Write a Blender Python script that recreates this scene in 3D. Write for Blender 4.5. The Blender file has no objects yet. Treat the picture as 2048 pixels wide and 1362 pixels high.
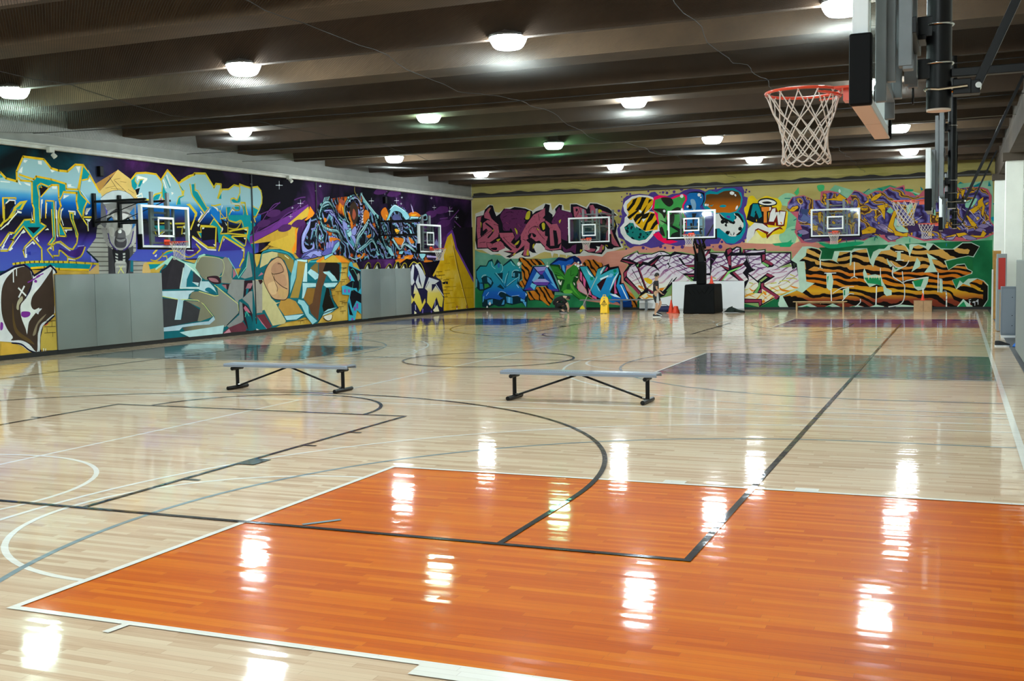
import bpy, bmesh, math, random
from mathutils import Vector, Matrix
from mathutils.geometry import tessellate_polygon

random.seed(7)
scene = bpy.context.scene
COL = scene.collection
R = math.radians

# ------------------------------------------------------------------ camera
cam_data = bpy.data.cameras.new('camera')
cam = bpy.data.objects.new('camera', cam_data)
COL.objects.link(cam)
CAM_POS = Vector((9.3186, -7.0652, 1.9898))
YAW, PITCH, ROLL = -0.389296, 0.068426, -0.017866
_f = Vector((math.sin(YAW) * math.cos(PITCH), math.cos(YAW) * math.cos(PITCH), -math.sin(PITCH)))
_r = Vector((math.cos(YAW), -math.sin(YAW), 0))
_u = _r.cross(_f)
_cx = math.cos(ROLL) * _r + math.sin(ROLL) * _u
_cy = -math.sin(ROLL) * _r + math.cos(ROLL) * _u
cam.matrix_world = Matrix(((_cx.x, _cy.x, -_f.x, CAM_POS.x), (_cx.y, _cy.y, -_f.y, CAM_POS.y),
                           (_cx.z, _cy.z, -_f.z, CAM_POS.z), (0, 0, 0, 1)))
cam_data.sensor_fit = 'HORIZONTAL'
cam_data.sensor_width = 36.0
cam_data.lens = 2177.31 / 2048 * 36.0
cam_data.clip_end = 200
scene.camera = cam

# ------------------------------------------------------------------ world and exposure
world = bpy.data.worlds.new('world')
scene.world = world
world.use_nodes = True
world.node_tree.nodes['Background'].inputs[0].default_value = (0.55, 0.6, 0.65, 1)
world.node_tree.nodes['Background'].inputs[1].default_value = 0.05
scene.view_settings.view_transform = 'Standard'
scene.view_settings.look = 'None'
scene.view_settings.gamma = 1.0
scene.view_settings.use_curve_mapping = False
scene.view_settings.exposure = 0.0
LAMP = 290.0           # emission of the lamp lenses (the only lights of the hall)

# ------------------------------------------------------------------ materials
def lin(h):
    """'rrggbb' sRGB -> linear rgba"""
    out = []
    for i in (0, 2, 4):
        c = int(h[i:i + 2], 16) / 255
        out.append(c / 12.92 if c <= 0.04045 else ((c + 0.055) / 1.055) ** 2.4)
    return (*out, 1.0)

MATS = {}
class NT:
    """tiny node-tree helper"""
    def __init__(self, name):
        self.m = bpy.data.materials.new(name)
        self.m.use_nodes = True
        self.t = self.m.node_tree
        self.b = self.t.nodes['Principled BSDF']
        self.out = self.t.nodes['Material Output']
    def n(self, kind, **kw):
        nd = self.t.nodes.new(kind)
        for k, v in kw.items():
            if k.startswith('i_'):
                nd.inputs[k[2:].replace('_', ' ')].default_value = v
            elif k.startswith('n_'):
                nd.inputs[int(k[2:])].default_value = v
            else:
                setattr(nd, k, v)
        return nd
    def l(self, a, b):
        self.t.links.new(a, b)
    def math(self, op, a, b=None, c=None):
        nd = self.t.nodes.new('ShaderNodeMath'); nd.operation = op
        for i, v in enumerate((a, b, c)):
            if v is None: continue
            if isinstance(v, (int, float)): nd.inputs[i].default_value = v
            else: self.l(v, nd.inputs[i])
        return nd.outputs[0]
    def ramp(self, fac, stops, interp='LINEAR'):
        nd = self.t.nodes.new('ShaderNodeValToRGB')
        cr = nd.color_ramp; cr.interpolation = interp
        while len(cr.elements) < len(stops): cr.elements.new(0.5)
        for e, (p, c) in zip(cr.elements, stops):
            e.position = p; e.color = lin(c) if isinstance(c, str) else c
        self.l(fac, nd.inputs[0])
        return nd.outputs[0]
    def mix(self, fac, a, b, mode='MIX'):
        nd = self.t.nodes.new('ShaderNodeMix'); nd.data_type = 'RGBA'; nd.blend_type = mode
        for s, v in ((nd.inputs['Factor'], fac), (nd.inputs['A'], a), (nd.inputs['B'], b)):
            if isinstance(v, (int, float)): s.default_value = v
            elif isinstance(v, str): s.default_value = lin(v)
            elif isinstance(v, tuple): s.default_value = v
            else: self.l(v, s)
        return nd.outputs['Result']
    def pos(self):
        return self.n('ShaderNodeNewGeometry').outputs['Position']
    def sep(self, v):
        s = self.n('ShaderNodeSeparateXYZ'); self.l(v, s.inputs[0]); return s.outputs
    def set(self, **kw):
        for k, v in kw.items():
            s = self.b.inputs[k.replace('_', ' ')]
            if hasattr(v, 'is_linked') or hasattr(v, 'links'): self.l(v, s)
            else: s.default_value = v
        return self

def plain(name, col, rough=0.5, metal=0.0, noise=0.0, scale=8.0, coat=0.0, bump=0.0, spec=0.5):
    """one-colour procedural material with an optional soft mottling"""
    if name in MATS: return MATS[name]
    t = NT(name)
    t.set(Roughness=rough, Metallic=metal, Coat_Weight=coat, Specular_IOR_Level=spec)
    if noise > 0 or bump > 0:
        nz = t.n('ShaderNodeTexNoise', i_Scale=scale, i_Detail=4.0)
        t.l(t.pos(), nz.inputs['Vector'])
        c = lin(col)
        d = tuple(max(0, x * (1 - noise)) for x in c[:3]) + (1,)
        e = tuple(min(1, x * (1 + noise)) for x in c[:3]) + (1,)
        t.set(Base_Color=t.ramp(nz.outputs[0], [(0.3, d), (0.7, e)]))
        if bump > 0:
            b = t.n('ShaderNodeBump', i_Strength=bump, i_Distance=0.01)
            t.l(nz.outputs[0], b.inputs['Height']); t.l(b.outputs[0], t.b.inputs['Normal'])
    else:
        t.set(Base_Color=lin(col))
    MATS[name] = t.m
    return t.m

def emissive(name, col, strength):
    if name in MATS: return MATS[name]
    t = NT(name)
    t.set(Base_Color=lin('ffffff'), Emission_Color=lin(col), Emission_Strength=strength, Roughness=0.3)
    MATS[name] = t.m
    return t.m

def glass(name, tint='eef4f2', refl=0.05):
    if name in MATS: return MATS[name]
    t = NT(name)
    tr = t.n('ShaderNodeBsdfTransparent', i_Color=lin(tint))
    gl = t.n('ShaderNodeBsdfGlossy', i_Roughness=0.03)
    mx = t.n('ShaderNodeMixShader', n_0=refl)
    t.l(tr.outputs[0], mx.inputs[1]); t.l(gl.outputs[0], mx.inputs[2])
    t.l(mx.outputs[0], t.out.inputs['Surface'])
    MATS[name] = t.m
    return t.m

# ---- sprung maple floor: strips run along X, each strip and board has its own tone and a tiny tilt
STRIP = 0.057
def wood_floor(name, stops, grain=0.5):
    if name in MATS: return MATS[name]
    t = NT(name)
    x, y, z = t.sep(t.pos())
    row = t.math('FLOOR', t.math('DIVIDE', y, STRIP))
    wr = t.n('ShaderNodeTexWhiteNoise', noise_dimensions='1D'); t.l(row, wr.inputs['W'])
    xo = t.math('ADD', x, t.math('MULTIPLY', wr.outputs['Value'], 9.0))
    board = t.math('FLOOR', t.math('DIVIDE', xo, 0.85))
    cv = t.n('ShaderNodeCombineXYZ'); t.l(row, cv.inputs[0]); t.l(board, cv.inputs[1])
    wb = t.n('ShaderNodeTexWhiteNoise', noise_dimensions='2D'); t.l(cv.outputs[0], wb.inputs['Vector'])
    # grain streaks
    mp = t.n('ShaderNodeMapping'); mp.inputs['Scale'].default_value = (0.9, 24.0, 1.0)
    t.l(t.pos(), mp.inputs[0])
    nz = t.n('ShaderNodeTexNoise', i_Scale=2.2, i_Detail=5.0, i_Roughness=0.65); t.l(mp.outputs[0], nz.inputs['Vector'])
    tone = t.math('ADD', t.math('MULTIPLY', wb.outputs['Value'], 1 - grain), t.math('MULTIPLY', nz.outputs[0], grain))
    col = t.ramp(tone, stops)
    # joints between strips and at board ends
    fy = t.math('FRACT', t.math('DIVIDE', y, STRIP))
    joint = t.math('LESS_THAN', fy, 0.035)
    fx = t.math('FRACT', t.math('DIVIDE', xo, 0.85))
    jx = t.math('LESS_THAN', fx, 0.003)
    j = t.math('MULTIPLY', t.math('MAXIMUM', joint, jx), 0.35)
    col = t.mix(j, col, '6a4a30')
    t.set(Base_Color=col, Roughness=0.5, Specular_IOR_Level=0.04, Coat_Weight=0.9, Coat_Roughness=0.06, Coat_IOR=1.36)
    # normal: each board tilts a hair, plus slow ripples of the varnish
    sp = t.sep(wb.outputs['Color'])
    ty = t.math('MULTIPLY', t.math('SUBTRACT', sp[1], 0.5), 0.022)
    mp2 = t.n('ShaderNodeMapping'); mp2.inputs['Scale'].default_value = (1.2, 9.0, 1.0); t.l(t.pos(), mp2.inputs[0])
    n2 = t.n('ShaderNodeTexNoise', i_Scale=1.6, i_Detail=2.0); t.l(mp2.outputs[0], n2.inputs['Vector'])
    s2 = t.sep(n2.outputs['Color'])
    ty = t.math('ADD', ty, t.math('MULTIPLY', t.math('SUBTRACT', s2[0], 0.5), 0.022))
    tx = t.math('MULTIPLY', t.math('SUBTRACT', s2[1], 0.5), 0.008)
    cn = t.n('ShaderNodeCombineXYZ'); t.l(tx, cn.inputs[0]); t.l(ty, cn.inputs[1]); cn.inputs[2].default_value = 1.0
    vn = t.n('ShaderNodeVectorMath', operation='NORMALIZE'); t.l(cn.outputs[0], vn.inputs[0])
    t.l(vn.outputs[0], t.b.inputs['Coat Normal'])
    MATS[name] = t.m
    return t.m

MAPLE = wood_floor('maple_floor', [(0.0, '98785a'), (0.2, 'bb9b7b'), (0.42, 'd0b394'), (0.75, 'dbc5a6'), (1.0, 'e6d6bc')])
ORANGE = wood_floor('orange_stain', [(0.0, 'a84304'), (0.3, 'c85c06'), (0.6, 'd66c0a'), (1.0, 'e48616')])
GREYKEY = wood_floor('grey_stain', [(0.0, '4c4d4a'), (0.5, '5c5d59'), (1.0, '6b6a63')])
PURPLE = wood_floor('purple_stain', [(0.0, '3a1460'), (0.5, '4a1e72'), (1.0, '5a2e84')])
NAVY = wood_floor('navy_stain', [(0.0, '2c2a55'), (0.5, '39376a'), (1.0, '474677')])
WHITELINE = wood_floor('white_line_paint', [(0.0, 'e2dfd2'), (0.5, 'ebe8dd'), (1.0, 'f2f0e8')])
BLACKLINE = wood_floor('black_line_paint', [(0.0, '191618'), (0.5, '221e20'), (1.0, '2c2829')])
BLUELINE = wood_floor('blue_line_paint', [(0.0, '76888c'), (0.5, '84969a'), (1.0, '93a3a6')])

# ------------------------------------------------------------------ mesh builder
class MB:
    def __init__(self):
        self.v, self.f, self.mi = [], [], []
        self.cur = 0
    def mat(self, i):
        self.cur = i; return self
    def add(self, vs, fs):
        o = len(self.v)
        self.v += [tuple(p) for p in vs]
        for f in fs:
            self.f.append(tuple(o + i for i in f)); self.mi.append(self.cur)
        return self
    def box(self, c, s, rot=None, taper=None):
        x, y, z = (a / 2 for a in s)
        P = []
        for sz in (-1, 1):
            k = 1.0 if (taper is None or sz < 0) else taper
            for sx, sy in ((-1, -1), (1, -1), (1, 1), (-1, 1)):
                P.append(Vector((sx * x * k, sy * y * k, sz * z)))
        if rot is not None: P = [rot @ p for p in P]
        P = [p + Vector(c) for p in P]
        return self.add(P, [(3, 2, 1, 0), (4, 5, 6, 7), (0, 1, 5, 4), (1, 2, 6, 5), (2, 3, 7, 6), (3, 0, 4, 7)])
    def rbox(self, c, s, b=0.01, rot=None):
        """box with chamfered edges"""
        bm = bmesh.new()
        bmesh.ops.create_cube(bm, size=1.0)
        bmesh.ops.scale(bm, vec=s, verts=bm.verts)
        bmesh.ops.bevel(bm, geom=list(bm.edges), offset=min(b, min(s) * 0.45), segments=2, profile=0.5, affect='EDGES')
        if rot is not None: bmesh.ops.transform(bm, matrix=rot.to_4x4(), verts=bm.verts)
        bmesh.ops.translate(bm, vec=Vector(c), verts=bm.verts)
        bm.verts.index_update()
        self.add([v.co for v in bm.verts], [[v.index for v in f.verts] for f in bm.faces])
        bm.free(); return self
    def cyl(self, a, b, r, n=12, r2=None, cap=True):
        a, b = Vector(a), Vector(b)
        r2 = r if r2 is None else r2
        d = (b - a).normalized()
        u = d.orthogonal().normalized(); w = d.cross(u)
        P = [];F = []
        for k in range(n):
            t = 2 * math.pi * k / n
            o = u * math.cos(t) + w * math.sin(t)
            P += [a + o * r, b + o * r2]
        for k in range(n):
            j = (k + 1) % n
            F.append((2 * k, 2 * j, 2 * j + 1, 2 * k + 1))
        if cap:
            F.append(tuple(2 * k for k in reversed(range(n)))); F.append(tuple(2 * k + 1 for k in range(n)))
        return self.add(P, F)
    def tube(self, pts, r, n=6, closed=False):
        pts = [Vector(p) for p in pts]
        m = len(pts); P = []; F = []
        prev = None
        for i, p in enumerate(pts):
            if closed: d = pts[(i + 1) % m] - pts[i - 1]
            else: d = pts[min(i + 1, m - 1)] - pts[max(i - 1, 0)]
            d.normalize()
            u = d.orthogonal().normalized() if prev is None else (prev - d * prev.dot(d)).normalized()
            prev = u; w = d.cross(u)
            rr = r[i] if isinstance(r, (list, tuple)) else r
            for k in range(n):
                t = 2 * math.pi * k / n
                P.append(p + u * math.cos(t) * rr + w * math.sin(t) * rr)
        for i in range(m if closed else m - 1):
            for k in range(n):
                a, b = i * n + k, i * n + (k + 1) % n
                c, d2 = ((i + 1) % m) * n + (k + 1) % n, ((i + 1) % m) * n + k
                F.append((a, b, c, d2))
        if not closed:
            F.append(tuple(reversed(range(n)))); F.append(tuple((m - 1) * n + k for k in range(n)))
        return self.add(P, F)
    def lathe(self, prof, c=(0, 0, 0), n=24, sx=1, sy=1):
        """prof: list of (radius, z) bottom to top"""
        P = []; F = []
        for r, z in prof:
            for k in range(n):
                t = 2 * math.pi * k / n
                P.append((c[0] + r * sx * math.cos(t), c[1] + r * sy * math.sin(t), c[2] + z))
        for i in range(len(prof) - 1):
            for k in range(n):
                j = (k + 1) % n
                F.append((i * n + k, i * n + j, (i + 1) * n + j, (i + 1) * n + k))
        if prof[0][0] > 1e-4: F.append(tuple(reversed(range(n))))
        if prof[-1][0] > 1e-4: F.append(tuple((len(prof) - 1) * n + k for k in range(n)))
        return self.add(P, F)
    def quad(self, *p):
        return self.add(p, [tuple(range(len(p)))])
    def prism(self, pts, ext):
        """extrude a closed 3-D polygon by the vector ext"""
        pts = [Vector(p) for p in pts]; e = Vector(ext); n = len(pts)
        F = [tuple(reversed(range(n))), tuple(range(n, 2 * n))]
        for k in range(n):
            j = (k + 1) % n
            F.append((k, j, n + j, n + k))
        return self.add(pts + [p + e for p in pts], F)
    def build(self, name, mats, parent=None, smooth=False, loc=None):
        me = bpy.data.meshes.new(name)
        me.from_pydata(self.v, [], self.f)
        if not isinstance(mats, (list, tuple)): mats = [mats]
        for m in mats: me.materials.append(m)
        if len(mats) > 1: me.polygons.foreach_set('material_index', self.mi)
        if smooth:
            me.polygons.foreach_set('use_smooth', [True] * len(me.polygons))
            if smooth != 'all':
                try: me.set_sharp_from_angle(angle=R(40))
                except Exception: pass
        me.validate(); me.update()
        o = bpy.data.objects.new(name, me)
        COL.objects.link(o)
        if parent is not None: o.parent = parent
        if loc is not None: o.location = loc
        return o

def tag(o, label=None, cat=None, group=None, kind=None):
    if label: o['label'] = label
    if cat: o['category'] = cat
    if group: o['group'] = group
    if kind: o['kind'] = kind
    return o

def thing(name, label, cat, loc=(0, 0, 0), rz=0.0, group=None):
    o = bpy.data.objects.new(name, None)
    o.empty_display_size = 0.2
    COL.objects.link(o)
    o.location = loc; o.rotation_euler = (0, 0, rz)
    return tag(o, label, cat, group)

def dup(root, loc, rz=0.0, label=None):
    r = root.copy(); COL.objects.link(r); r.location = loc; r.rotation_euler = (0, 0, rz)
    if label: r['label'] = label
    for ch in list(root.children):
        c = ch.copy(); COL.objects.link(c); c.parent = r
        for g in ch.children:
            d = g.copy(); COL.objects.link(d); d.parent = c
    return r

def arc(cx, cy, r, a0, a1, n=48):
    return [(cx + r * math.cos(R(a0 + (a1 - a0) * k / n)), cy + r * math.sin(R(a0 + (a1 - a0) * k / n))) for k in range(n + 1)]

# ================================================================== the setting
XL, XR, YB, YF = -11.3, 10.95, 38.6, -13.0
XEDGE = 10.38                       # right edge of the wooden floor
ZTOP = 5.14                         # top of the painted walls
ZCEIL = 6.35

floor = MB().box(((XL + XEDGE) / 2, (YB + YF) / 2, -0.05), (XEDGE - XL, YB - YF, 0.1)).build('floor', MAPLE)
tag(floor, 'glossy varnished maple strip floor of the sports hall', kind='structure')

_lift = [0.0]
def mark(name, pts, mat, label=None):
    """flat painted area on the floor (polygon)"""
    _lift[0] += 0.00012
    z = 0.0004 + _lift[0]
    o = MB().add([(x, y, z) for x, y in pts], [tuple(range(len(pts)))]).build(name, mat, floor)
    if label: o['label'] = label
    return o
def line(pts, mat, w=0.05, closed=False, name='court_line', label=None):
    _lift[0] += 0.00012
    z = 0.0004 + _lift[0]
    n = len(pts); P = []; F = []
    for i in range(n):
        a = Vector(pts[i - 1] if (i > 0 or closed) else pts[0]); b = Vector(pts[i]); c = Vector(pts[(i + 1) % n] if (i < n - 1 or closed) else pts[-1])
        d1 = (b - a).normalized() if (b - a).length > 1e-6 else (c - b).normalized()
        d2 = (c - b).normalized() if (c - b).length > 1e-6 else d1
        t = (d1 + d2).normalized(); nrm = Vector((-t.y, t.x))
        k = 1.0 / max(0.5, nrm.dot(Vector((-d1.y, d1.x))))
        P += [(*(b + nrm * w / 2 * k), z), (*(b - nrm * w / 2 * k), z)]
    for i in range(n if closed else n - 1):
        j = (i + 1) % n
        F.append((2 * i + 1, 2 * j + 1, 2 * j, 2 * i))
    o = MB().add(P, F).build(name, mat, floor)
    if label: o['label'] = label
    return o

def rect(x0, x1, y0, y1): return [(x0, y0), (x1, y0), (x1, y1), (x0, y1)]
# keys of the three cross courts (right side, left side)
mark('painted_key', rect(4.10, 9.92, -2.29, 2.47), ORANGE, 'orange stained key on the floor')
mark('painted_key', rect(4.20, 9.92, 11.98, 16.66), GREYKEY, 'grey stained key on the floor in front of the right wall')
mark('painted_key', rect(4.14, 9.92, 26.40, 31.06), PURPLE, 'purple stained key on the floor in front of the right wall')
mark('painted_key', rect(-10.3, -4.12, 12.98, 17.28), GREYKEY, 'grey stained key on the floor by the left wall')
mark('painted_key', rect(-10.3, -4.45, 26.75, 30.9), NAVY, 'dark blue stained key on the floor by the left wall')
# white cross-court lines
for cyy, y0, y1 in ((0.1, -7.0, 7.02), (14.32, 7.58, 21.05), (28.75, 21.62, 36.0)):
    line([(0, y0), (0, y1)], WHITELINE, 0.05)
    line([(-9.94, y1), (9.94, y1)], WHITELINE, 0.05)
    line([(-9.94, y0), (9.94, y0)], WHITELINE, 0.05)
    line(arc(0, cyy, 1.83, 0, 360, 72)[:-1], WHITELINE, 0.05, closed=True)
    line(arc(4.1, cyy, 1.8, 90, 270, 40), WHITELINE, 0.05)
    line([(9.9, cyy - 6.32), (8.4, cyy - 6.32)] + arc(8.4, cyy, 6.32, 270, 90, 64) + [(9.9, cyy + 6.32)], WHITELINE, 0.05)
    line([(9.9, cyy - 5.24), (8.4, cyy - 5.24)] + arc(8.4, cyy, 5.24, 270, 90, 64) + [(9.9, cyy + 5.24)], BLUELINE, 0.05)
    cl = cyy + (0.75 if cyy > 10 and cyy < 20 else 0.05)
    line(arc(-4.15, cl, 1.8, -90, 90, 40), WHITELINE, 0.05)
    line(arc(-8.9, cl, 6.32, -80, 80, 64), WHITELINE, 0.05)
    line(arc(-8.9, cl, 5.24, -80, 80, 64), BLUELINE, 0.05)
line([(9.94, YF + 1), (9.94, 36.6)], WHITELINE, 0.075)
line([(-10.3, YF + 1), (-10.3, 36.6)], WHITELINE, 0.05)
for (x0, x1, y0, y1) in ((4.10, 9.9, -2.29, 2.47), (4.20, 9.9, 11.98, 16.66), (4.14, 9.9, 26.40, 31.06)):
    line([(x1, y0), (x0, y0), (x0, y1), (x1, y1)], WHITELINE, 0.055)
line([(-10.3, 12.98), (-4.12, 12.98), (-4.12, 17.28), (-10.3, 17.28)], WHITELINE, 0.05)
line([(-10.3, 26.75), (-4.45, 26.75), (-4.45, 30.9), (-10.3, 30.9)], WHITELINE, 0.05)
# lane ticks of the orange key, blue tick, white patches where lines end
for tx in (4.98,): line([(tx, -2.31), (tx - 0.02, -2.46)], WHITELINE, 0.05)
mark('painted_block', rect(6.84, 7.55, -2.45, -2.31), WHITELINE)
for tx in (6.95, 8.12): mark('painted_block', rect(tx - 0.1, tx + 0.1, 2.49, 2.60), WHITELINE)
line([(4.60, 0.06), (4.80, 0.3)], BLUELINE, 0.05)
# black full-length court
line([(-7.66, 0), (7.66, 0), (7.71, 28.6), (-7.66, 28.6)], BLACKLINE, 0.055, closed=True)
for yb, s in ((0.0, 1), (28.6, -1)):
    line([(-2.44, yb), (-2.46, yb + s * 5.85), (2.47, yb + s * 5.8), (2.44, yb)], BLACKLINE, 0.05)
    line(arc(0, yb + s * 5.82, 1.83, 0 if s > 0 else 180, 180 if s > 0 else 360, 48), BLACKLINE, 0.05)
    a = [(6.29, yb), (6.29, yb + s * 1.58)] + [(6.29 * math.cos(R(t)), yb + s * (1.58 + 6.29 * math.sin(R(t)))) for t in range(2, 179, 2)] + [(-6.29, yb + s * 1.58), (-6.29, yb)]
    line(a, BLACKLINE, 0.05)
    for sx in (-1, 1):
        mark('painted_block', rect(min(sx * 2.46, sx * 2.66), max(sx * 2.46, sx * 2.66), min(yb + s * 2.13, yb + s * 2.45), max(yb + s * 2.13, yb + s * 2.45)), BLACKLINE)
        for ty in (1.3, 3.35, 4.35):
            line([(sx * 2.46, yb + s * ty), (sx * 2.64, yb + s * ty)], BLACKLINE, 0.05)
line(arc(0, 14.3, 1.83, 0, 360, 72)[:-1], BLACKLINE, 0.05, closed=True)
line([(-7.66, 14.3), (7.68, 14.3)], BLACKLINE, 0.05)

# ---- walls
WALLBASE = plain('wall_render_white', 'c9c8c2', 0.75, noise=0.06, scale=3)
WHITEWALL = plain('upper_wall_white', '8b8a86', 0.8, noise=0.08, scale=2.5)
DARKCON = plain('dark_concrete', '4a4036', 0.9, noise=0.25, scale=1.3, bump=0.2)
wall_left = MB().box((XL - 0.1, (YB + YF) / 2, ZCEIL / 2), (0.2, YB - YF, ZCEIL)).build('wall_left', WHITEWALL)
tag(wall_left, 'long side wall with graffiti mural below a white upper strip', kind='structure')
wall_back = MB().box(((XL + XR) / 2, YB + 0.1, ZCEIL / 2), (XR - XL + 0.4, 0.2, ZCEIL)).build('wall_back', WALLBASE)
tag(wall_back, 'end wall covered in colourful graffiti lettering', kind='structure')
wall_front = MB().box(((XL + XR) / 2, YF - 0.1, ZCEIL / 2), (XR - XL + 0.4, 0.2, ZCEIL)).build('wall_front', plain('front_wall_grey', '8d8a84', 0.8))
tag(wall_front, 'plain grey end wall', kind='structure')
wall_right = MB().box((XR + 0.1, (YB + YF) / 2, ZCEIL / 2), (0.2, YB - YF, ZCEIL)).build('wall_right', plain('right_wall', 'a9aaa2', 0.75, noise=0.1, scale=2))
tag(wall_right, 'pale side wall broken by white columns', kind='structure')
BLACKBASE = plain('black_rubber', '0d0d0e', 0.5)
tag(MB().box((XL + 0.012, (YB + YF) / 2, 0.06), (0.024, YB - YF, 0.12)).build('baseboard_left', BLACKBASE), 'black rubber baseboard along the mural wall', kind='structure')
tag(MB().box(((XL + XR) / 2, YB - 0.012, 0.05), (XR - XL, 0.024, 0.10)).build('baseboard_back', BLACKBASE), 'black rubber baseboard below the end wall mural', kind='structure')
tag(MB().box(((XEDGE + XR) / 2, (YB + YF) / 2, -0.04), (XR - XEDGE, YB - YF, 0.082)).build('trim_1', plain('edge_grey', '4a4b4e', 0.5, noise=0.15, scale=3)), 'dark grey edging strip along the right side of the floor', kind='structure')

# ---- ceiling: slab, wide and narrow concrete beams across the hall
CONC = plain('ceiling_concrete', '423021', 0.9, noise=0.22, scale=1.2, bump=0.15)
CONC2 = plain('ceiling_soffit', '523f2b', 0.9, noise=0.18, scale=2.0, bump=0.1)
ceiling = MB().box(((XL + XR) / 2, (YB + YF) / 2, ZCEIL + 0.1), (XR - XL + 0.4, YB - YF + 0.4, 0.2)).build('ceiling', CONC)
tag(ceiling, 'brown concrete ceiling with deep cross beams', kind='structure')
ZB = 5.60
k = -4
while True:
    yA = 6.88 + 5.02 * k
    if yA > YB: break
    if yA - 0.7 > YF:
        MB().box(((XL + XR) / 2, yA - 0.39, (ZB + ZCEIL) / 2), (XR - XL, 0.78, ZCEIL - ZB)).build('beam', CONC2, ceiling)
    yBm = yA + 2.45
    if YF < yBm < YB:
        pr = [(XL, yBm - 0.30, ZCEIL), (XL, yBm - 0.14, ZB), (XL, yBm, ZB), (XL, yBm + 0.12, ZCEIL)]
        MB().prism(pr, (XR - XL, 0, 0)).build('beam', CONC, ceiling)
    k += 1

# ================================================================== ceiling lamps
HOUS = plain('lamp_housing', '8a8c8a', 0.4, metal=0.6)
def lens_mat(kind):
    return {'white': emissive('lamp_lens_white', 'eefdff', LAMP),
            'cool': emissive('lamp_lens_cool', 'd8ffee', LAMP * 0.7),
            'green': emissive('lamp_lens_green', '8dffc4', LAMP * 0.32),
            'pale': emissive('lamp_lens_pale', 'c9ffdf', LAMP * 0.35)}[kind]
def make_lamp(kind, label, loc):
    t = thing('ceiling_lamp', label, 'lamp', loc, 0, 'round ceiling lamps of the hall')
    MB().lathe([(0.20, 0.0), (0.24, 0.03), (0.285, 0.11), (0.30, 0.17)], n=28).build('lens', lens_mat(kind), t, smooth='all')
    MB().lathe([(0.306, 0.165), (0.312, 0.19), (0.29, 0.21), (0.14, 0.26), (0.12, 0.38), (0.08, 0.42)], n=28).build('housing', HOUS, t, smooth=True)
    MB().cyl((0, 0, 0.39), (0, 0, ZCEIL - loc[2]), 0.015, 8).build('stem', HOUS, t)
    MB().tube([(0.309 * math.cos(a * math.pi / 14), 0.309 * math.sin(a * math.pi / 14), 0.168) for a in range(28)], 0.008, 6, True).build('rim_ring', HOUS, t, smooth='all')
    return t
ZL = 5.46
ROWN = ('by the plain front wall', 'over the near end of the hall', 'above the orange key', 'above the two court benches', 'above the grey keys', 'between the grey and purple keys', 'nearest the graffiti end wall')
COLN = ('next to the mural wall', 'second from the mural wall', 'third from the mural wall', 'on the hung hoop side')
for iy, ly in enumerate((-12.3, -5.6, 1.9, 9.3, 16.62, 24.95, 32.0)):
    for ix, lx in enumerate((-7.88, -2.45, 2.63, 7.77)):
        kind = 'white'; lab = 'round white ceiling lamp %s, %s' % (ROWN[iy], COLN[ix])
        if (iy, ix) == (3, 0): kind = 'cool'; lab = 'ceiling lamp glowing faintly green near the mural wall above the first pads'
        if (iy, ix) == (4, 1): kind = 'pale'; lab = 'ceiling lamp with a dim pale green lens and visible prismatic bowl'
        if (iy, ix) == (5, 1): kind = 'green'; lab = 'dim ceiling lamp glowing strong green onto the net below it'; 
        xx, yy = lx, ly
        if (iy, ix) == (5, 1): xx, yy = -1.92, 23.9
        make_lamp(kind, lab, (xx, yy, ZL))

# ================================================================== ceiling net
def net_mat():
    t = NT('nylon_net')
    x, y, z = t.sep(t.pos())
    def strand(v, p):
        f = t.math('FRACT', t.math('DIVIDE', v, p)); return t.math('LESS_THAN', f, 0.15)
    a = t.math('ADD', x, y); b = t.math('SUBTRACT', x, y)
    m = t.math('MAXIMUM', strand(a, 0.05), strand(b, 0.05))
    df = t.n('ShaderNodeBsdfDiffuse', i_Color=lin('4a4a48')); tl = t.n('ShaderNodeBsdfTranslucent', i_Color=lin('4a4a48'))
    ad = t.n('ShaderNodeMixShader', n_0=0.5); t.l(df.outputs[0], ad.inputs[1]); t.l(tl.outputs[0], ad.inputs[2])
    tr = t.n('ShaderNodeBsdfTransparent'); mx = t.n('ShaderNodeMixShader')
    t.l(m, mx.inputs[0]); t.l(tr.outputs[0], mx.inputs[1]); t.l(ad.outputs[0], mx.inputs[2])
    t.l(mx.outputs[0], t.out.inputs['Surface'])
    return t.m
def sag(x, y):
    s = 0.0
    for (cx, cy, r, d) in ((-4.5, 11.5, 3.2, 0.18), (1.2, 10.6, 3.0, 0.22), (6.3, 9.8, 3.0, 0.18), (1.5, 19.2, 3.6, 0.28), (6.2, 21.5, 3.0, 0.22), (-9.2, 10.8, 2.6, 0.3), (-5.6, 24.2, 3.2, 0.22), (-1.6, 22.0, 2.2, 0.16), (3.0, 24.8, 2.4, 0.25), (7.6, 25.0, 2.6, 0.25)):
        q = ((x - cx) ** 2 + ((y - cy) * 1.5) ** 2) / (r * r)
        s += d * math.exp(-q)
    return s + 0.012 * math.sin(x * 1.7 + y) + 0.012 * math.sin(y * 2.3 - x * 0.6)
NX, NY = 90, 170
P = []; F = []
for j in range(NY + 1):
    for i in range(NX + 1):
        x = XL + 0.1 + (XR - 0.5 - XL) * i / NX; y = YF + 0.2 + (YB - 0.4 - YF) * j / NY
        P.append((x, y, 5.39 - sag(x, y)))
for j in range(NY):
    for i in range(NX):
        a = j * (NX + 1) + i
        F.append((a, a + 1, a + NX + 2, a + NX + 1))
net_o = thing('ceiling_net', 'fine nylon net stretched and sagging below the whole ceiling', 'net')
MB().add(P, F).build('net_sheet', net_mat(), net_o, smooth='all')

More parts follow.
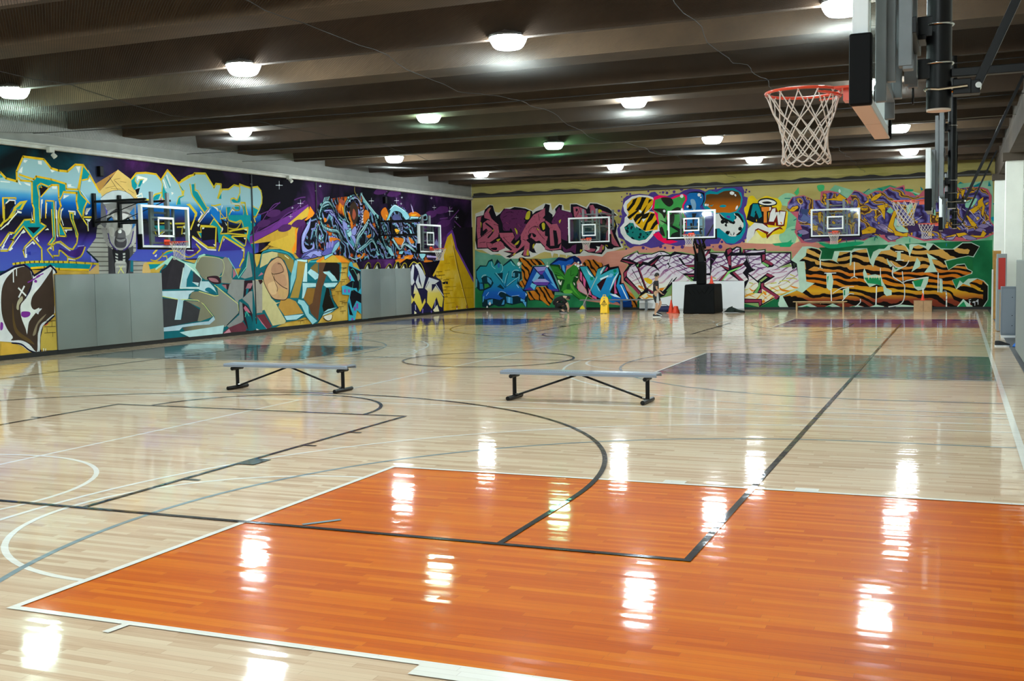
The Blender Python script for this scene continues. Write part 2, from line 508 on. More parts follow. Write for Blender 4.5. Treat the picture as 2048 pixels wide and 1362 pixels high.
# ================================================================== basketball hoops
M_RIM = plain('rim_orange', 'd8401c', 0.35, coat=0.4)
M_NET = plain('net_cord', 'cfc6bd', 0.8)
M_WFRAME = plain('board_frame_white', 'd8dbdc', 0.35)
M_WPAINT = plain('board_paint_white', 'eceeee', 0.45)
M_PAD = plain('edge_pad_black', '050506', 0.6, spec=0.12)
M_STEEL = plain('galvanised_steel', '8c9093', 0.38, metal=0.7, noise=0.08, scale=14)
M_GSTEEL = plain('grey_painted_steel', '6f7478', 0.45, noise=0.06, scale=10)
M_BLACK = plain('black_painted_steel', '07080a', 0.4, spec=0.25)
M_CHROME = plain('zinc_bolt', 'c9c9c4', 0.2, metal=1.0)
M_GLASS = glass('board_glass')
M_GEDGE = plain('board_glass_edge', '2f6a4e', 0.15)
M_UNDER = plain('board_underside', 'cbbfb2', 0.6)

def net_mesh(skew=0.0, seed=1):
    """knotted cord net hanging from the rim (local: rim centre at origin, z down)"""
    rnd = random.Random(seed)
    b = MB(); n = 12
    lev = [(0.0, 0.226), (0.05, 0.215), (0.115, 0.19), (0.17, 0.165), (0.225, 0.148), (0.28, 0.14), (0.335, 0.138), (0.385, 0.146), (0.415, 0.152)]
    def pt(i, k2):
        d, r = lev[i]
        a = 2 * math.pi * k2 / (2 * n)
        w = skew * d
        jit = 0.004 * math.sin(k2 * 2.3 + i * 1.7 + seed) * (1 if i else 0)
        return Vector(((r + jit) * math.cos(a) - w * 0.3, (r + jit) * math.sin(a), -d - 0.012 + 0.006 * math.sin(3 * a + i) * (i > 2)))
    # two families of cords crossing at the knots
    for fam in (1, -1):
        for k in range(n):
            pts = []
            kk = 2 * k
            for i in range(len(lev)):
                if i == 0: pts.append(pt(0, kk)); continue
                if i == 1: pts.append((pt(0, kk) + pt(2, kk + fam)) / 2 * 1.0); continue
                pts.append(pt(i, kk + fam * (i - 1)))
            b.tube(pts, 0.0042, 5)
    for k in range(n):
        a = 2 * math.pi * k / n
        b.tube([(0.235 * math.cos(a), 0.235 * math.sin(a), -0.006), (0.225 * math.cos(a), 0.225 * math.sin(a), -0.022), (0.215 * math.cos(a), 0.215 * math.sin(a), -0.004)], 0.004, 5)
    # scalloped bottom edge
    d, r = lev[-1]
    for k in range(n):
        k0 = 2 * k + (len(lev) - 2) % 2
        A = pt(len(lev) - 1, k0); B = pt(len(lev) - 1, k0 + 2)
        b.tube([A, (A * 0.75 + B * 0.25) + Vector((0, 0, -0.016)), (A + B) / 2 + Vector((0, 0, -0.022)), (A * 0.25 + B * 0.75) + Vector((0, 0, -0.016)), B], 0.0045, 5)
    return b

BW, BH = 1.83, 1.07            # board size
def board_parts(root, pad_top=0.40, skew=0.0, seed=1, thick=0.10, hung=False):
    """local frame: +X points onto the court, origin = rim centre level, board face at x = -0.38"""
    fx = -0.38
    z0 = -0.21 if hung else -0.15; z1 = z0 + BH
    gl = MB().box((fx - 0.012, 0, (z0 + z1) / 2), (0.010, BW - 0.06, BH - 0.06)).build('glass_board', M_GLASS, root)
    sq = MB()
    for (y, z, sy, sz) in ((0, 0.155 + 0.45, 0.61, 0.05), (0, 0.155, 0.61, 0.05), (-0.28, 0.38, 0.05, 0.45), (0.28, 0.38, 0.05, 0.45)):
        sq.box((fx - 0.003, y, z), (0.004, sy, sz))
    sq.build('target_square', M_WPAINT, gl)
    fr = MB(); w = 0.065
    for (y, z, sy, sz) in ((0, z1 - w / 2, BW, w), (0, z0 + w / 2, BW, w), (-BW / 2 + w / 2, (z0 + z1) / 2, w, BH - 2 * w), (BW / 2 - w / 2, (z0 + z1) / 2, w, BH - 2 * w)):
        fr.rbox((fx - thick / 2 + 0.004, y, z), (thick, sy, sz), 0.006)
    fr.build('board_frame', M_WFRAME, root)
    pd = MB(); e = 0.05; T = thick + 0.035
    if not hung: pd.rbox((fx - T / 2 + 0.018, 0, z0 - e / 2 + 0.012), (T, BW + 0.1, e), 0.012)
    for s in (-1, 1):
        if hung: pd = MB()
        pd.rbox((fx - T / 2 + 0.018, s * (BW / 2 + e / 2 - 0.012), z0 + pad_top / 2 - 0.02), (T, e, pad_top), 0.012)
        if hung: pd.build('edge_pad', M_PAD, root)
    if not hung: pd.build('edge_pad', M_PAD, root)
    bk = MB()
    for y in (-0.43, 0.43): bk.rbox((fx - thick - 0.03, y, 0.36), (0.06, 0.06, 1.02), 0.004)
    for z in (-0.02, 0.30, 0.62): bk.rbox((fx - thick - 0.035, 0, z), (0.05, 0.9, 0.05), 0.004)
    bk.build('board_bracket', M_GSTEEL, root)
    rim = MB()
    rim.tube([(0.23 * math.cos(2 * math.pi * k / 36), 0.23 * math.sin(2 * math.pi * k / 36), 0) for k in range(36)], 0.0095, 8, True)
    rm = rim.build('rim', M_RIM, root, smooth='all')
    pl = MB()
    pl.rbox((fx + 0.006, 0, 0.0), (0.014, 0.22, 0.13), 0.004)
    pl.prism([(fx + 0.01, -0.10, 0.012), (-0.20, -0.13, 0.006), (-0.235, 0, 0.006), (-0.20, 0.13, 0.006), (fx + 0.01, 0.10, 0.012)], (0, 0, -0.014))
    pl.box((fx + 0.07, 0, -0.03), (0.12, 0.14, 0.09))
    pl.tube([(-0.23 + 0.5 * 0, -0.03, -0.03)] + [(0.228 * math.cos(R(180 + a)), 0.228 * math.sin(R(180 + a)), -0.035 + 0.012 * abs(a) / 70) for a in range(-70, 71, 10)][1:], 0.007, 6)
    pl.build('rim_bracket', M_RIM, rm)
    hk = MB()
    for k in range(12):
        a = 2 * math.pi * k / 12
        hk.tube([(0.222 * math.cos(a), 0.222 * math.sin(a), -0.004), (0.228 * math.cos(a), 0.228 * math.sin(a), -0.02), (0.236 * math.cos(a), 0.236 * math.sin(a), -0.004)], 0.003, 4)
    tag(hk.build('net_hook', M_RIM, rm), kind='stuff')
    net_mesh(skew, seed).build('hoop_net', M_NET, root, smooth='all')
    return gl

# ---- wall hoops: two arms with black uprights carry the board out from the mural wall
def wall_hoop(label, loc, rz, reach, seed, tall=0.42, armcol=None):
    t = thing('wall_hoop', label, 'basketball hoop', loc, rz, 'basketball hoops carried out from the walls')
    board_parts(t, 0.36, 0.05, seed)
    arm = armcol or M_BLACK
    xb = -0.52
    rails = MB()
    for y in (-0.30, 0.30):
        rails.rbox((xb - 0.05, y, 0.62), (0.07, 0.09, 1.30), 0.006)
        rails.rbox((xb - 0.12, y, 0.55), (0.05, 0.05, 1.0), 0.004)
    rails.rbox((xb - 0.08, 0, 0.18), (0.05, 0.6, 0.05), 0.004)
    rails.rbox((xb - 0.08, 0, 0.75), (0.05, 0.6, 0.05), 0.004)
    rails.build('slide_rail', M_GSTEEL, t)
    for y in (-0.46, 0.46):
        a = MB()
        a.rbox((-reach + 0.04, y, 0.86), (0.08, 0.09, 0.86), 0.006)
        for z in (1.08, 0.55):
            a.rbox(((xb - 0.1 - reach) / 2, y, z), (reach + xb - 0.06, 0.06, 0.055), 0.006)
        a.cyl((-reach + 0.06, y, 0.60), (xb - 0.2, y * 0.8, 1.06), 0.012, 8)
        a.build('wall_arm', arm, t)
    x = MB()
    x.cyl((-reach + 0.05, -0.46, 1.06), (xb - 0.16, 0.46, 1.08), 0.014, 8)
    x.rbox((-reach * 0.55, 0, 1.08), (0.05, 0.92, 0.05), 0.004)
    x.rbox((-reach * 0.55, 0, 0.55), (0.05, 0.92, 0.05), 0.004)
    x.build('cross_brace', arm, t)
    return t
wall_hoop('glass basketball hoop on black arms above the first three wall pads', (-8.98, 15.40, 2.75), 0, 2.31, 2)
wall_hoop('glass basketball hoop on black arms beside the yellow painted pyramid', (-8.93, 30.35, 2.70), 0, 2.36, 3)
wall_hoop('glass basketball hoop in front of the pink wildstyle lettering', (-5.02, 36.2, 3.05), -math.pi / 2, YB - 36.2 - 0.01, 4, armcol=M_GSTEEL)
wall_hoop('glass basketball hoop in front of the purple and yellow lettering', (4.92, 36.25, 3.05), -math.pi / 2, YB - 36.25 - 0.01, 5, armcol=M_GSTEEL)

# ---- hoops hung from the ceiling on black posts along the right wall
def hung_hoop(label, yc, seed, xr=8.40, zr=3.05):
    t = thing('hung_hoop', label, 'basketball hoop', (xr, yc, zr), math.pi, 'basketball hoops hung from the ceiling')
    # local frame: +X is towards the left wall; the post stands behind the board at -X
    board_parts(t, 0.385, 0.16, seed, thick=0.085, hung=True)
    for s in (-1, 1): MB().rbox((-0.38 - 0.04, s * 0.46, -0.218), (0.10, 0.91, 0.014), 0.003).build('board_underside', M_UNDER, t)
    ru = MB()
    for y in (-0.36, 0.36):
        ru.rbox((-0.545, y, 0.72), (0.055, 0.07, 1.5), 0.004)      # inner guide rail
        ru.rbox((-0.625, y, 0.80), (0.075, 0.10, 1.5), 0.004)      # outer channel
        ru.rbox((-0.64, y, 0.06), (0.06, 0.085, 0.06), 0.006)
    ru.build('slide_rail', M_GSTEEL, t)
    for z in (0.28, 0.85, 1.35):
        MB().rbox((-0.665, 0, z), (0.04, 0.80, 0.09), 0.004).build('rail_crossbar', M_BLACK, t)
    for z in (0.33, 1.30):
        MB().rbox((-0.735, 0, z), (0.12, 0.12, 0.12), 0.004).rbox((-0.70, 0, z - 0.07), (0.06, 0.22, 0.03), 0.004).build('post_bracket', M_BLACK, t)
    MB().rbox((-0.73, 0, 0.08), (0.10, 0.10, 0.12), 0.004).build('post_bracket', M_BLACK, t)
    MB().tube([(-0.64, -0.36 + 0.022 * math.cos(2 * math.pi * k / 14), -0.02 + 0.05 * math.sin(2 * math.pi * k / 14)) for k in range(14)], 0.007, 6, True).build('lock_ring', M_BLACK, t)
    px = -0.80
    po = MB()
    po.cyl((px, 0, -0.16), (px, 0, ZB - zr + 0.2), 0.072, 24)
    po.build('post', M_BLACK, t, smooth=True)
    MB().cyl((px, 0, -0.172), (px, 0, -0.158), 0.07, 24).build('post_cap', M_UNDER, t)
    for z in (0.11, 0.34, 1.32):
        MB().tube([(px + 0.079 * math.cos(R(a)), 0.079 * math.sin(R(a)), z) for a in range(0, 360, 15)], 0.008, 6, True).build('clamp_ring', M_CHROME, t, smooth='all')
    cl = MB()
    cl.tube([(px + 0.079 * math.cos(R(a)), 0.079 * math.sin(R(a)), -0.05 + 0.012 * math.cos(R(a))) for a in range(-90, 91, 15)] + [(px - 0.16, 0.079, -0.04)], 0.009, 6)
    cl.tube([(px - 0.16, -0.079, -0.04), (px, -0.079, -0.05), (px + 0.065, -0.065, -0.05)], 0.009, 6)
    cl.build('clamp_ring', M_CHROME, t)
    bx = MB(); bx.rbox((px - 0.13, 0, -0.04), (0.10, 0.12, 0.09), 0.004); bx.rbox((px - 0.2, 0, -0.045), (0.06, 0.1, 0.08), 0.004)
    bx.build('brace_bracket', M_BLACK, t)
    MB().cyl((px - 0.22, -0.07, -0.04), (px - 0.22, 0.07, -0.04), 0.018, 10).build('bolt', M_CHROME, t)
    d = MB()
    d.tube([(px - 0.21, 0, -0.06), (px - 0.21 - 1.02, 0, 2.10)], 0.001, 4)
    rot = Matrix.Rotation(math.atan2(1.02, 2.16), 3, 'Y')
    a, b2 = Vector((px - 0.20, 0, -0.06)), Vector((-1.95, 0, 2.12))
    dv = b2 - a; ang = math.atan2(dv.x, dv.z)
    d = MB().rbox((a + b2) / 2, (0.05, 0.055, dv.length), 0.003, Matrix.Rotation(ang, 3, 'Y'))
    d.build('diagonal_brace', M_BLACK, t)
    MB().rbox((-1.68, 0, 0.05), (1.62, 0.05, 0.05), 0.004).build('stay_bar', M_BLACK, t) if seed == 7 else None
    return t
hung_hoop('glass basketball hoop hung on a black ceiling post above the orange key', 0.10, 7)
hung_hoop('glass basketball hoop hung on a black ceiling post over the right grey key', 14.32, 8)
hung_hoop('glass basketball hoop hung on a black ceiling post over the right purple key', 28.75, 9)

# ---- portable hoop on a padded base by the end wall
t = thing('portable_hoop', 'portable basketball hoop on a tall black padded base by the end wall', 'basketball hoop', (-0.03, 33.4, 3.05), -math.pi / 2)
board_parts(t, 0.36, 0.0, 10)
VIN = plain('black_vinyl', '0a0b0c', 0.65, noise=0.25, scale=5, bump=0.5, spec=0.1)
# local: +X to the camera, board at -0.38, base behind at -X (further from the camera)
b = MB()
zb = -3.05
b.add([(-1.3, -0.57, zb), (-1.3, 0.68, zb), (-2.95, 0.68, zb), (-2.95, -0.57, zb), (-1.37, -0.51, zb + 1.14), (-1.37, 0.64, zb + 1.14), (-2.9, 0.64, zb + 1.14), (-2.9, -0.51, zb + 1.14)],
      [(3, 2, 1, 0), (4, 5, 6, 7), (0, 1, 5, 4), (1, 2, 6, 5), (2, 3, 7, 6), (3, 0, 4, 7)])
bo = b.build('base_pad', VIN, t)
bv = bo.modifiers.new('bevel', 'BEVEL'); bv.width = 0.05; bv.segments = 3
fold = MB()
for k in range(7):
    y = -0.45 + k * 0.18
    fold.tube([(-1.365, y, zb + 1.08 - 0.02 * (k % 3)), (-1.352, y + 0.07 * (1 if k < 4 else -1), zb + 0.92), (-1.342, y + 0.19 * (1 if k < 4 else -1), zb + 0.78)], [0.004, 0.011, 0.003], 6)
fold.build('pad_fold', VIN, bo, smooth='all')
MB().rbox((-1.68, 0.09, zb + 1.58), (0.34, 0.34, 0.88), 0.04).build('post_pad', VIN, t)
MB().rbox((-1.70, 0.09, zb + 2.3), (0.20, 0.22, 0.7), 0.01).build('post', M_BLACK, t)
am = MB()
for y in (-0.07, 0.25):
    for (a, b2) in (((-1.72, y, zb + 2.05), (-0.62, y * 0.8, -0.06)), ((-1.68, y, zb + 2.55), (-0.58, y * 0.8, 0.42))):
        a, b2 = Vector(a), Vector(b2); dv = b2 - a
        am.rbox((a + b2) / 2, (0.07, 0.07, dv.length), 0.006, Vector((0, 0, 1)).rotation_difference(dv).to_matrix())
am.rbox((-0.57, 0, 0.2), (0.08, 0.9, 0.08), 0.006)
am.build('lift_arm', M_BLACK, t)
st = MB()
for s in (-1, 1):
    a, b2 = Vector((-0.57, s * 0.8, 0.35)), Vector((-1.62, 0.09, -0.45)); dv = b2 - a
    st.rbox((a + b2) / 2, (0.045, 0.045, dv.length), 0.004, Vector((0, 0, 1)).rotation_difference(dv).to_matrix())
st.build('board_strut', M_BLACK, t)

# ================================================================== wall pads
PADG = plain('pad_vinyl_grey', '7f8785', 0.48, noise=0.035, scale=1.5)
def wall_pad(label, y0, y1, z0=0.11, z1=1.97, group='grey wall pads'):
    t = thing('wall_pad', label, 'wall pad', (XL + 0.001, (y0 + y1) / 2, z0), 0, group)
    w = y1 - y0 - 0.008; h = z1 - z0
    MB().rbox((0.032, 0, h / 2), (0.06, w, h), 0.016).build('cushion', PADG, t, smooth=True)
    MB().box((0.004, 0, h / 2), (0.008, w + 0.004, h + 0.01)).build('backing_board', plain('pad_backing', '4a4c4c', 0.7), t)
    MB().tube([(0.034, -w / 2 - 0.001, 0.03), (0.034, -w / 2 - 0.001, h - 0.03)], 0.004, 5).build('seam', plain('pad_seam', '6d7173', 0.5), t)
    return t
for i, (a, b) in enumerate(((13.53, 14.83), (14.83, 16.11), (16.11, 17.40))):
    wall_pad(('grey wall pad below the first wall hoop, next to the brown and white lettering',
              'middle grey wall pad of the three below the painted pharaoh',
              'grey wall pad below the first wall hoop, next to the big grey lettering')[i], a, b)
for i, (a, b) in enumerate(((28.40, 29.80), (29.80, 31.05), (31.05, 32.36))):
    wall_pad(('grey wall pad next to the tall cyan painted letter',
              'middle grey wall pad of the three below the blue biomechanical lettering',
              'grey wall pad next to the white and yellow painted letters')[i], a, b)

# ================================================================== benches on the court
M_SEAT = plain('bench_coating_grey', '7d8795', 0.35, coat=0.5)
def perf_seat():
    t = NT('bench_perforated')
    vo = t.n('ShaderNodeTexVoronoi', i_Scale=28.0, i_Randomness=0.0); t.l(t.pos(), vo.inputs['Vector'])
    t.set(Base_Color=t.ramp(vo.outputs['Distance'], [(0.0, '3c434d'), (0.30, '3c434d'), (0.36, '8a95a4'), (1.0, '8a95a4')], 'LINEAR'), Roughness=0.35, Coat_Weight=0.5)
    return t.m
M_PERF = perf_seat()
def court_bench(label, xc, yc, L=2.40, W=0.29, H=0.435, rz=0.0, ph=1.03):
    t = thing('court_bench', label, 'bench', (xc, yc, 0), rz, 'grey benches on the court')
    # perforated coated seat with a rolled lip
    s = MB()
    pr = [(-W / 2, H - 0.055), (-W / 2 - 0.006, H - 0.02), (-W / 2 + 0.012, H - 0.001), (W / 2 - 0.012, H - 0.001), (W / 2 + 0.006, H - 0.02), (W / 2, H - 0.055), (W / 2 - 0.012, H - 0.055), (W / 2 - 0.014, H - 0.014), (-W / 2 + 0.014, H - 0.014), (-W / 2 + 0.012, H - 0.055)]
    s.prism([(-L / 2, y, z) for y, z in pr], (L, 0, 0))
    s.build('seat', M_SEAT, t)
    MB().box((0, 0, H), (L - 0.03, W - 0.03, 0.004)).build('perforated_top', M_PERF, t)
    for sx in (-1, 1):
        x = sx * ph
        g = MB(); g.cyl((x, 0, 0.03), (x, 0, H - 0.09), 0.03, 14); lg = g.build('leg', M_BLACK, t, smooth=True)
        MB().cyl((x, -0.27, 0.032), (x, 0.27, 0.032), 0.032, 14).build('foot_tube', M_BLACK, lg, smooth=True)
        MB().cyl((x, -W / 2 + 0.0, H - 0.085), (x, W / 2 - 0.0, H - 0.085), 0.03, 14).build('top_tube', M_BLACK, lg, smooth=True)
        MB().tube([(sx * 0.05, 0, H - 0.06), (sx * (ph - 0.12), 0, 0.085), (sx * (ph - 0.02), 0, 0.05)], 0.016, 8).build('diagonal_brace', M_BLACK, t, smooth=True)
        MB().rbox((sx * (ph - 0.05), 0, 0.075), (0.05, 0.05, 0.012), 0.003).build('brace_tab', M_CHROME, t)
    return t
court_bench('grey perforated bench with black tube legs by the left grey key', -0.93, 8.15)
court_bench('grey perforated bench with black tube legs by the right grey key', 4.20, 7.98, rz=R(-0.6))

# ================================================================== things along the end wall
WBOARD = plain('white_panel', 'e6e8ea', 0.4, noise=0.02, scale=2)
o = thing('white_panel', 'large white panel leaning behind the portable hoop', 'panel', (-0.42, YB - 0.14, 0))
MB().rbox((0, 0, 0.60), (3.05, 0.02, 1.20), 0.004, Matrix.Rotation(R(-3), 3, 'X')).build('sheet', WBOARD, o)
MB().rbox((0, -0.03, 0.03), (3.06, 0.05, 0.06), 0.004).build('bottom_rail', plain('panel_rail', 'b5b8ba', 0.5), o)
o = thing('low_panel', 'low white panel on edge with a sloping top beside the walking person', 'panel', (-2.75, YB - 0.22, 0))
MB().prism([(-0.62, 0, 0.06), (0.78, 0, 0.06), (0.78, 0, 0.60), (-0.20, 0, 0.40), (-0.62, 0, 0.40)], (0, 0.03, 0)).build('sheet', WBOARD, o)
MB().rbox((0.08, 0.016, 0.03), (1.3, 0.05, 0.06), 0.004).build('foot_rail', M_BLACK, o)

CONE = plain('cone_orange', 'e8401a', 0.45)
def cone(label, loc, h=0.46, squat=False):
    t = thing('traffic_cone', label, 'cone', loc, 0, 'orange traffic cones')
    s = h / 0.46
    if squat:
        MB().lathe([(0.15 * s, 0.02), (0.13 * s, 0.12), (0.10 * s, 0.16), (0.09 * s, 0.25), (0.075 * s, 0.28), (0.06 * s, 0.28)], n=20).build('cone_body', CONE, t, smooth=True)
    else:
        MB().lathe([(0.105 * s, 0.02 * s), (0.085 * s, 0.16 * s), (0.078 * s, 0.165 * s), (0.02 * s, 0.45 * s), (0.012 * s, 0.46 * s)], n=20).build('cone_body', CONE, t, smooth=True)
    MB().rbox((0, 0, 0.012), (0.27 * s, 0.27 * s, 0.024), 0.006).build('cone_base', CONE, t)
    return t
cone('tall orange cone standing on the floor beside the black hoop base', (-1.32, 35.75, 0), 0.52)
cone('squat red orange cone beside the black hoop base', (-1.04, 35.4, 0), 0.46, True)
cone('orange cone standing on top of the black hoop base', (0.28, 35.9, 1.146), 0.33)
t = thing('plywood_box', 'plain plywood box against the tiger striped letters', 'box', (8.1, 36.9, 0))
PLY = plain('plywood', 'b08a63', 0.6, noise=0.12, scale=6)
MB().rbox((0, 0, 0.2), (0.64, 0.42, 0.40), 0.006).build('box_body', PLY, t)
MB().box((0, 0, 0.402), (0.66, 0.44, 0.012)).build('lid', PLY, t)
MB().box((0.02, -0.212, 0.2), (0.03, 0.006, 0.38)).build('batten', plain('plywood_dark', '8f6d4c', 0.6), t)
cone('orange cone standing on the plywood box', (8.09, 36.9, 0.408), 0.28)

# navy bag, dark heap
t = thing('sports_bag', 'dark blue sports bag lying behind the tall orange cone', 'bag', (-1.72, 36.2, 0))
NV = plain('navy_nylon', '1b2450', 0.7, noise=0.2, scale=9)
bg = MB()
prof = [(0.0, -0.34), (0.10, -0.34), (0.145, -0.28), (0.155, 0.0), (0.145, 0.28), (0.10, 0.34), (0.0, 0.34)]
PP = []; FF = []; n = 16
for r, x in prof:
    for k in range(n):
        a = 2 * math.pi * k / n; PP.append((x, r * math.cos(a) * 0.9, max(0.004, 0.13 + r * math.sin(a) * (0.85 + 0.1 * math.sin(x * 9)))))
for i in range(len(prof) - 1):
    for k in range(n):
        j = (k + 1) % n; FF.append((i * n + k, i * n + j, (i + 1) * n + j, (i + 1) * n + k))
bg.add(PP, FF).build('bag_body', NV, t, smooth='all')
MB().tube([(-0.18, -0.05, 0.24), (-0.12, -0.10, 0.31), (0.12, -0.10, 0.31), (0.18, -0.05, 0.24)], 0.012, 6).build('handle', M_PAD, t)
t = thing('jacket_heap', 'crumpled dark green jacket on the floor beside the hoop base', 'jacket', (1.12, 35.85, 0))
rnd = random.Random(5); PP = []; FF = []; NR, NS = 7, 18
for i in range(NR):
    f = i / (NR - 1)
    for k in range(NS):
        a = 2 * math.pi * k / NS
        r = (1 - f) ** 0.6 * (1 + 0.16 * math.sin(3 * a + f * 4) + 0.08 * rnd.random())
        PP.append((0.36 * r * math.cos(a), 0.2 * r * math.sin(a), 0.02 + 0.20 * f * (1 + 0.2 * math.sin(2 * a)) * (0.8 if math.cos(a) > 0 else 1)))
for i in range(NR - 1):
    for k in range(NS):
        j = (k + 1) % NS; FF.append((i * NS + k, i * NS + j, (i + 1) * NS + j, (i + 1) * NS + k))
MB().add(PP, FF + [tuple(range(NS))[::-1]]).build('cloth_body', plain('dark_green_cloth', '1f2a24', 0.9, noise=0.3, scale=12), t, smooth='all')
MB().tube([(0.1, -0.16, 0.1), (0.34, -0.2, 0.06), (0.5, -0.12, 0.035)], [0.06, 0.055, 0.035], 8).build('sleeve', plain('dark_green_cloth', '1f2a24'), t, smooth='all')

# wet floor sign
YEL = plain('sign_yellow', 'f2c011', 0.4)
t = thing('wet_floor_sign', 'yellow folding wet floor sign with a warning triangle', 'sign', (-3.92, 35.15, 0))
for s in (-1, 1):
    rot = Matrix.Rotation(R(9 * s), 3, 'X')
    b = MB()
    out = [(-0.15, 0.0), (0.15, 0.0), (0.145, 0.36), (0.185, 0.38), (0.13, 0.64), (0.11, 0.66), (-0.11, 0.66), (-0.13, 0.64), (-0.185, 0.38), (-0.145, 0.36)]
    pts = [rot @ Vector((x, -s * -0.012, z)) for x, z in out]
    off = Vector((0, s * 0.115, 0.002))
    b.prism([p + off for p in pts], rot @ Vector((0, 0.018, 0)))
    pn = b.build('sign_panel', YEL, t)
    if s == -1:
        fr = MB()
        def fp(x, z): return rot @ Vector((x, -0.018, z)) + off
        tri = [(-0.11, 0.36), (0.11, 0.36), (0, 0.54)]
        for i in range(3):
            fr.tube([fp(*tri[i]), fp(*tri[(i + 1) % 3])], 0.009, 5)
        fr.tube([fp(-0.03, 0.39), fp(0.02, 0.43), fp(-0.01, 0.46), fp(0.03, 0.41)], 0.010, 5)
        fr.box(fp(0, 0.485), (0.03, 0.012, 0.03))
        fr.box(fp(0, 0.31), (0.10, 0.008, 0.016))
        fr.box(fp(-0.08, 0.008), (0.08, 0.02, 0.012)); fr.box(fp(0.08, 0.008), (0.08, 0.02, 0.012))
        fr.build('warning_print', plain('print_black', '151310', 0.6), pn)
MB().rbox((0, 0, 0.665), (0.20, 0.05, 0.05), 0.015).build('hinge', YEL, t)
MB().tube([(-0.06, 0, 0.68), (-0.05, 0, 0.75), (0.05, 0, 0.75), (0.06, 0, 0.68)], 0.016, 8).build('carry_handle', YEL, t)
MB().box((0, -0.031, 0.60), (0.07, 0.006, 0.05)).build('grip_patch', plain('grip_grey', '7d8288', 0.5), t)

# dust mop leaning on the wall
t = thing('dust_mop', 'grey dust mop with a yellow clamp leaning on the wall', 'mop', (-5.35, 36.6, 0))
MB().add([(-0.30, -0.10, 0.0), (0.14, -0.10, 0.0), (0.14, 0.10, 0.0), (-0.30, 0.10, 0.0), (-0.12, -0.06, 0.10), (0.13, -0.06, 0.13), (0.13, 0.06, 0.13), (-0.12, 0.06, 0.10)],
      [(3, 2, 1, 0), (4, 5, 6, 7), (0, 1, 5, 4), (1, 2, 6, 5), (2, 3, 7, 6), (3, 0, 4, 7)]).build('mop_head', plain('mop_grey', '7c7d80', 0.95, noise=0.2, scale=30, bump=0.5), t)
MB().add([(-0.12, -0.05, 0.12), (0.12, -0.05, 0.12), (0.12, 0.05, 0.12), (-0.12, 0.05, 0.12), (-0.03, -0.03, 0.26), (0.03, -0.03, 0.26), (0.03, 0.03, 0.26), (-0.03, 0.03, 0.26)],
      [(3, 2, 1, 0), (4, 5, 6, 7), (0, 1, 5, 4), (1, 2, 6, 5), (2, 3, 7, 6), (3, 0, 4, 7)]).build('clamp', plain('clamp_yellow', 'd9c817', 0.45), t)
MB().cyl((0, 0, 0.24), (0.16, 1.55, 1.45), 0.014, 8).build('handle', plain('mop_handle', 'b9b7a6', 0.4), t)

# grey bench against the wall, wooden bench
t = thing('wall_bench', 'long grey bench against the wall behind the wet floor sign', 'bench', (-4.35, YB - 0.55, 0))
MB().rbox((0, 0, 0.45), (3.15, 0.26, 0.05), 0.008).build('seat', M_GSTEEL, t)
for x in (-1.38, 0.28, 1.38):
    MB().rbox((x, 0, 0.21), (0.10, 0.10, 0.43), 0.005).build('leg', M_GSTEEL, t)
    MB().rbox((x, 0, 0.015), (0.10, 0.24, 0.03), 0.004).build('foot', M_GSTEEL, t)
t = thing('wooden_bench', 'low pale wooden bench below the tiger striped letters', 'bench', (4.22, YB - 0.75, 0))
WOODB = plain('bench_wood', 'c4a06f', 0.5, noise=0.12, scale=7)
MB().rbox((0, 0, 0.345), (2.08, 0.26, 0.035), 0.006).build('seat', WOODB, t)
for x in (-0.9, 0.9):
    MB().rbox((x, 0, 0.16), (0.05, 0.22, 0.32), 0.005).build('leg', WOODB, t)
MB().rbox((0, 0, 0.30), (1.75, 0.03, 0.05), 0.004).build('stretcher', WOODB, t)
MB().cyl((0.02, -0.02, 0.25), (0.02, -0.02, 0.33), 0.02, 8).build('bolt', WOODB, t)

# small black loudspeakers on the mural wall
for lab, y, z in (('small black loudspeaker high on the mural wall beside the sand pyramid', 15.2, 4.62), ('small black loudspeaker high on the mural wall above the blue biomechanical lettering', 30.35, 4.62)):
    t = thing('loudspeaker', lab, 'loudspeaker', (XL + 0.001, y, z), 0, 'loudspeakers on the mural wall')
    MB().rbox((0.06, 0, 0), (0.11, 0.13, 0.26), 0.01).build('cabinet', M_PAD, t)
    MB().box((0.012, 0, 0.08), (0.024, 0.05, 0.05)).build('wall_mount', M_BLACK, t)
    MB().box((0.117, 0, 0), (0.004, 0.11, 0.23)).build('grille', plain('grille_dark', '1d1e20', 0.8), t)

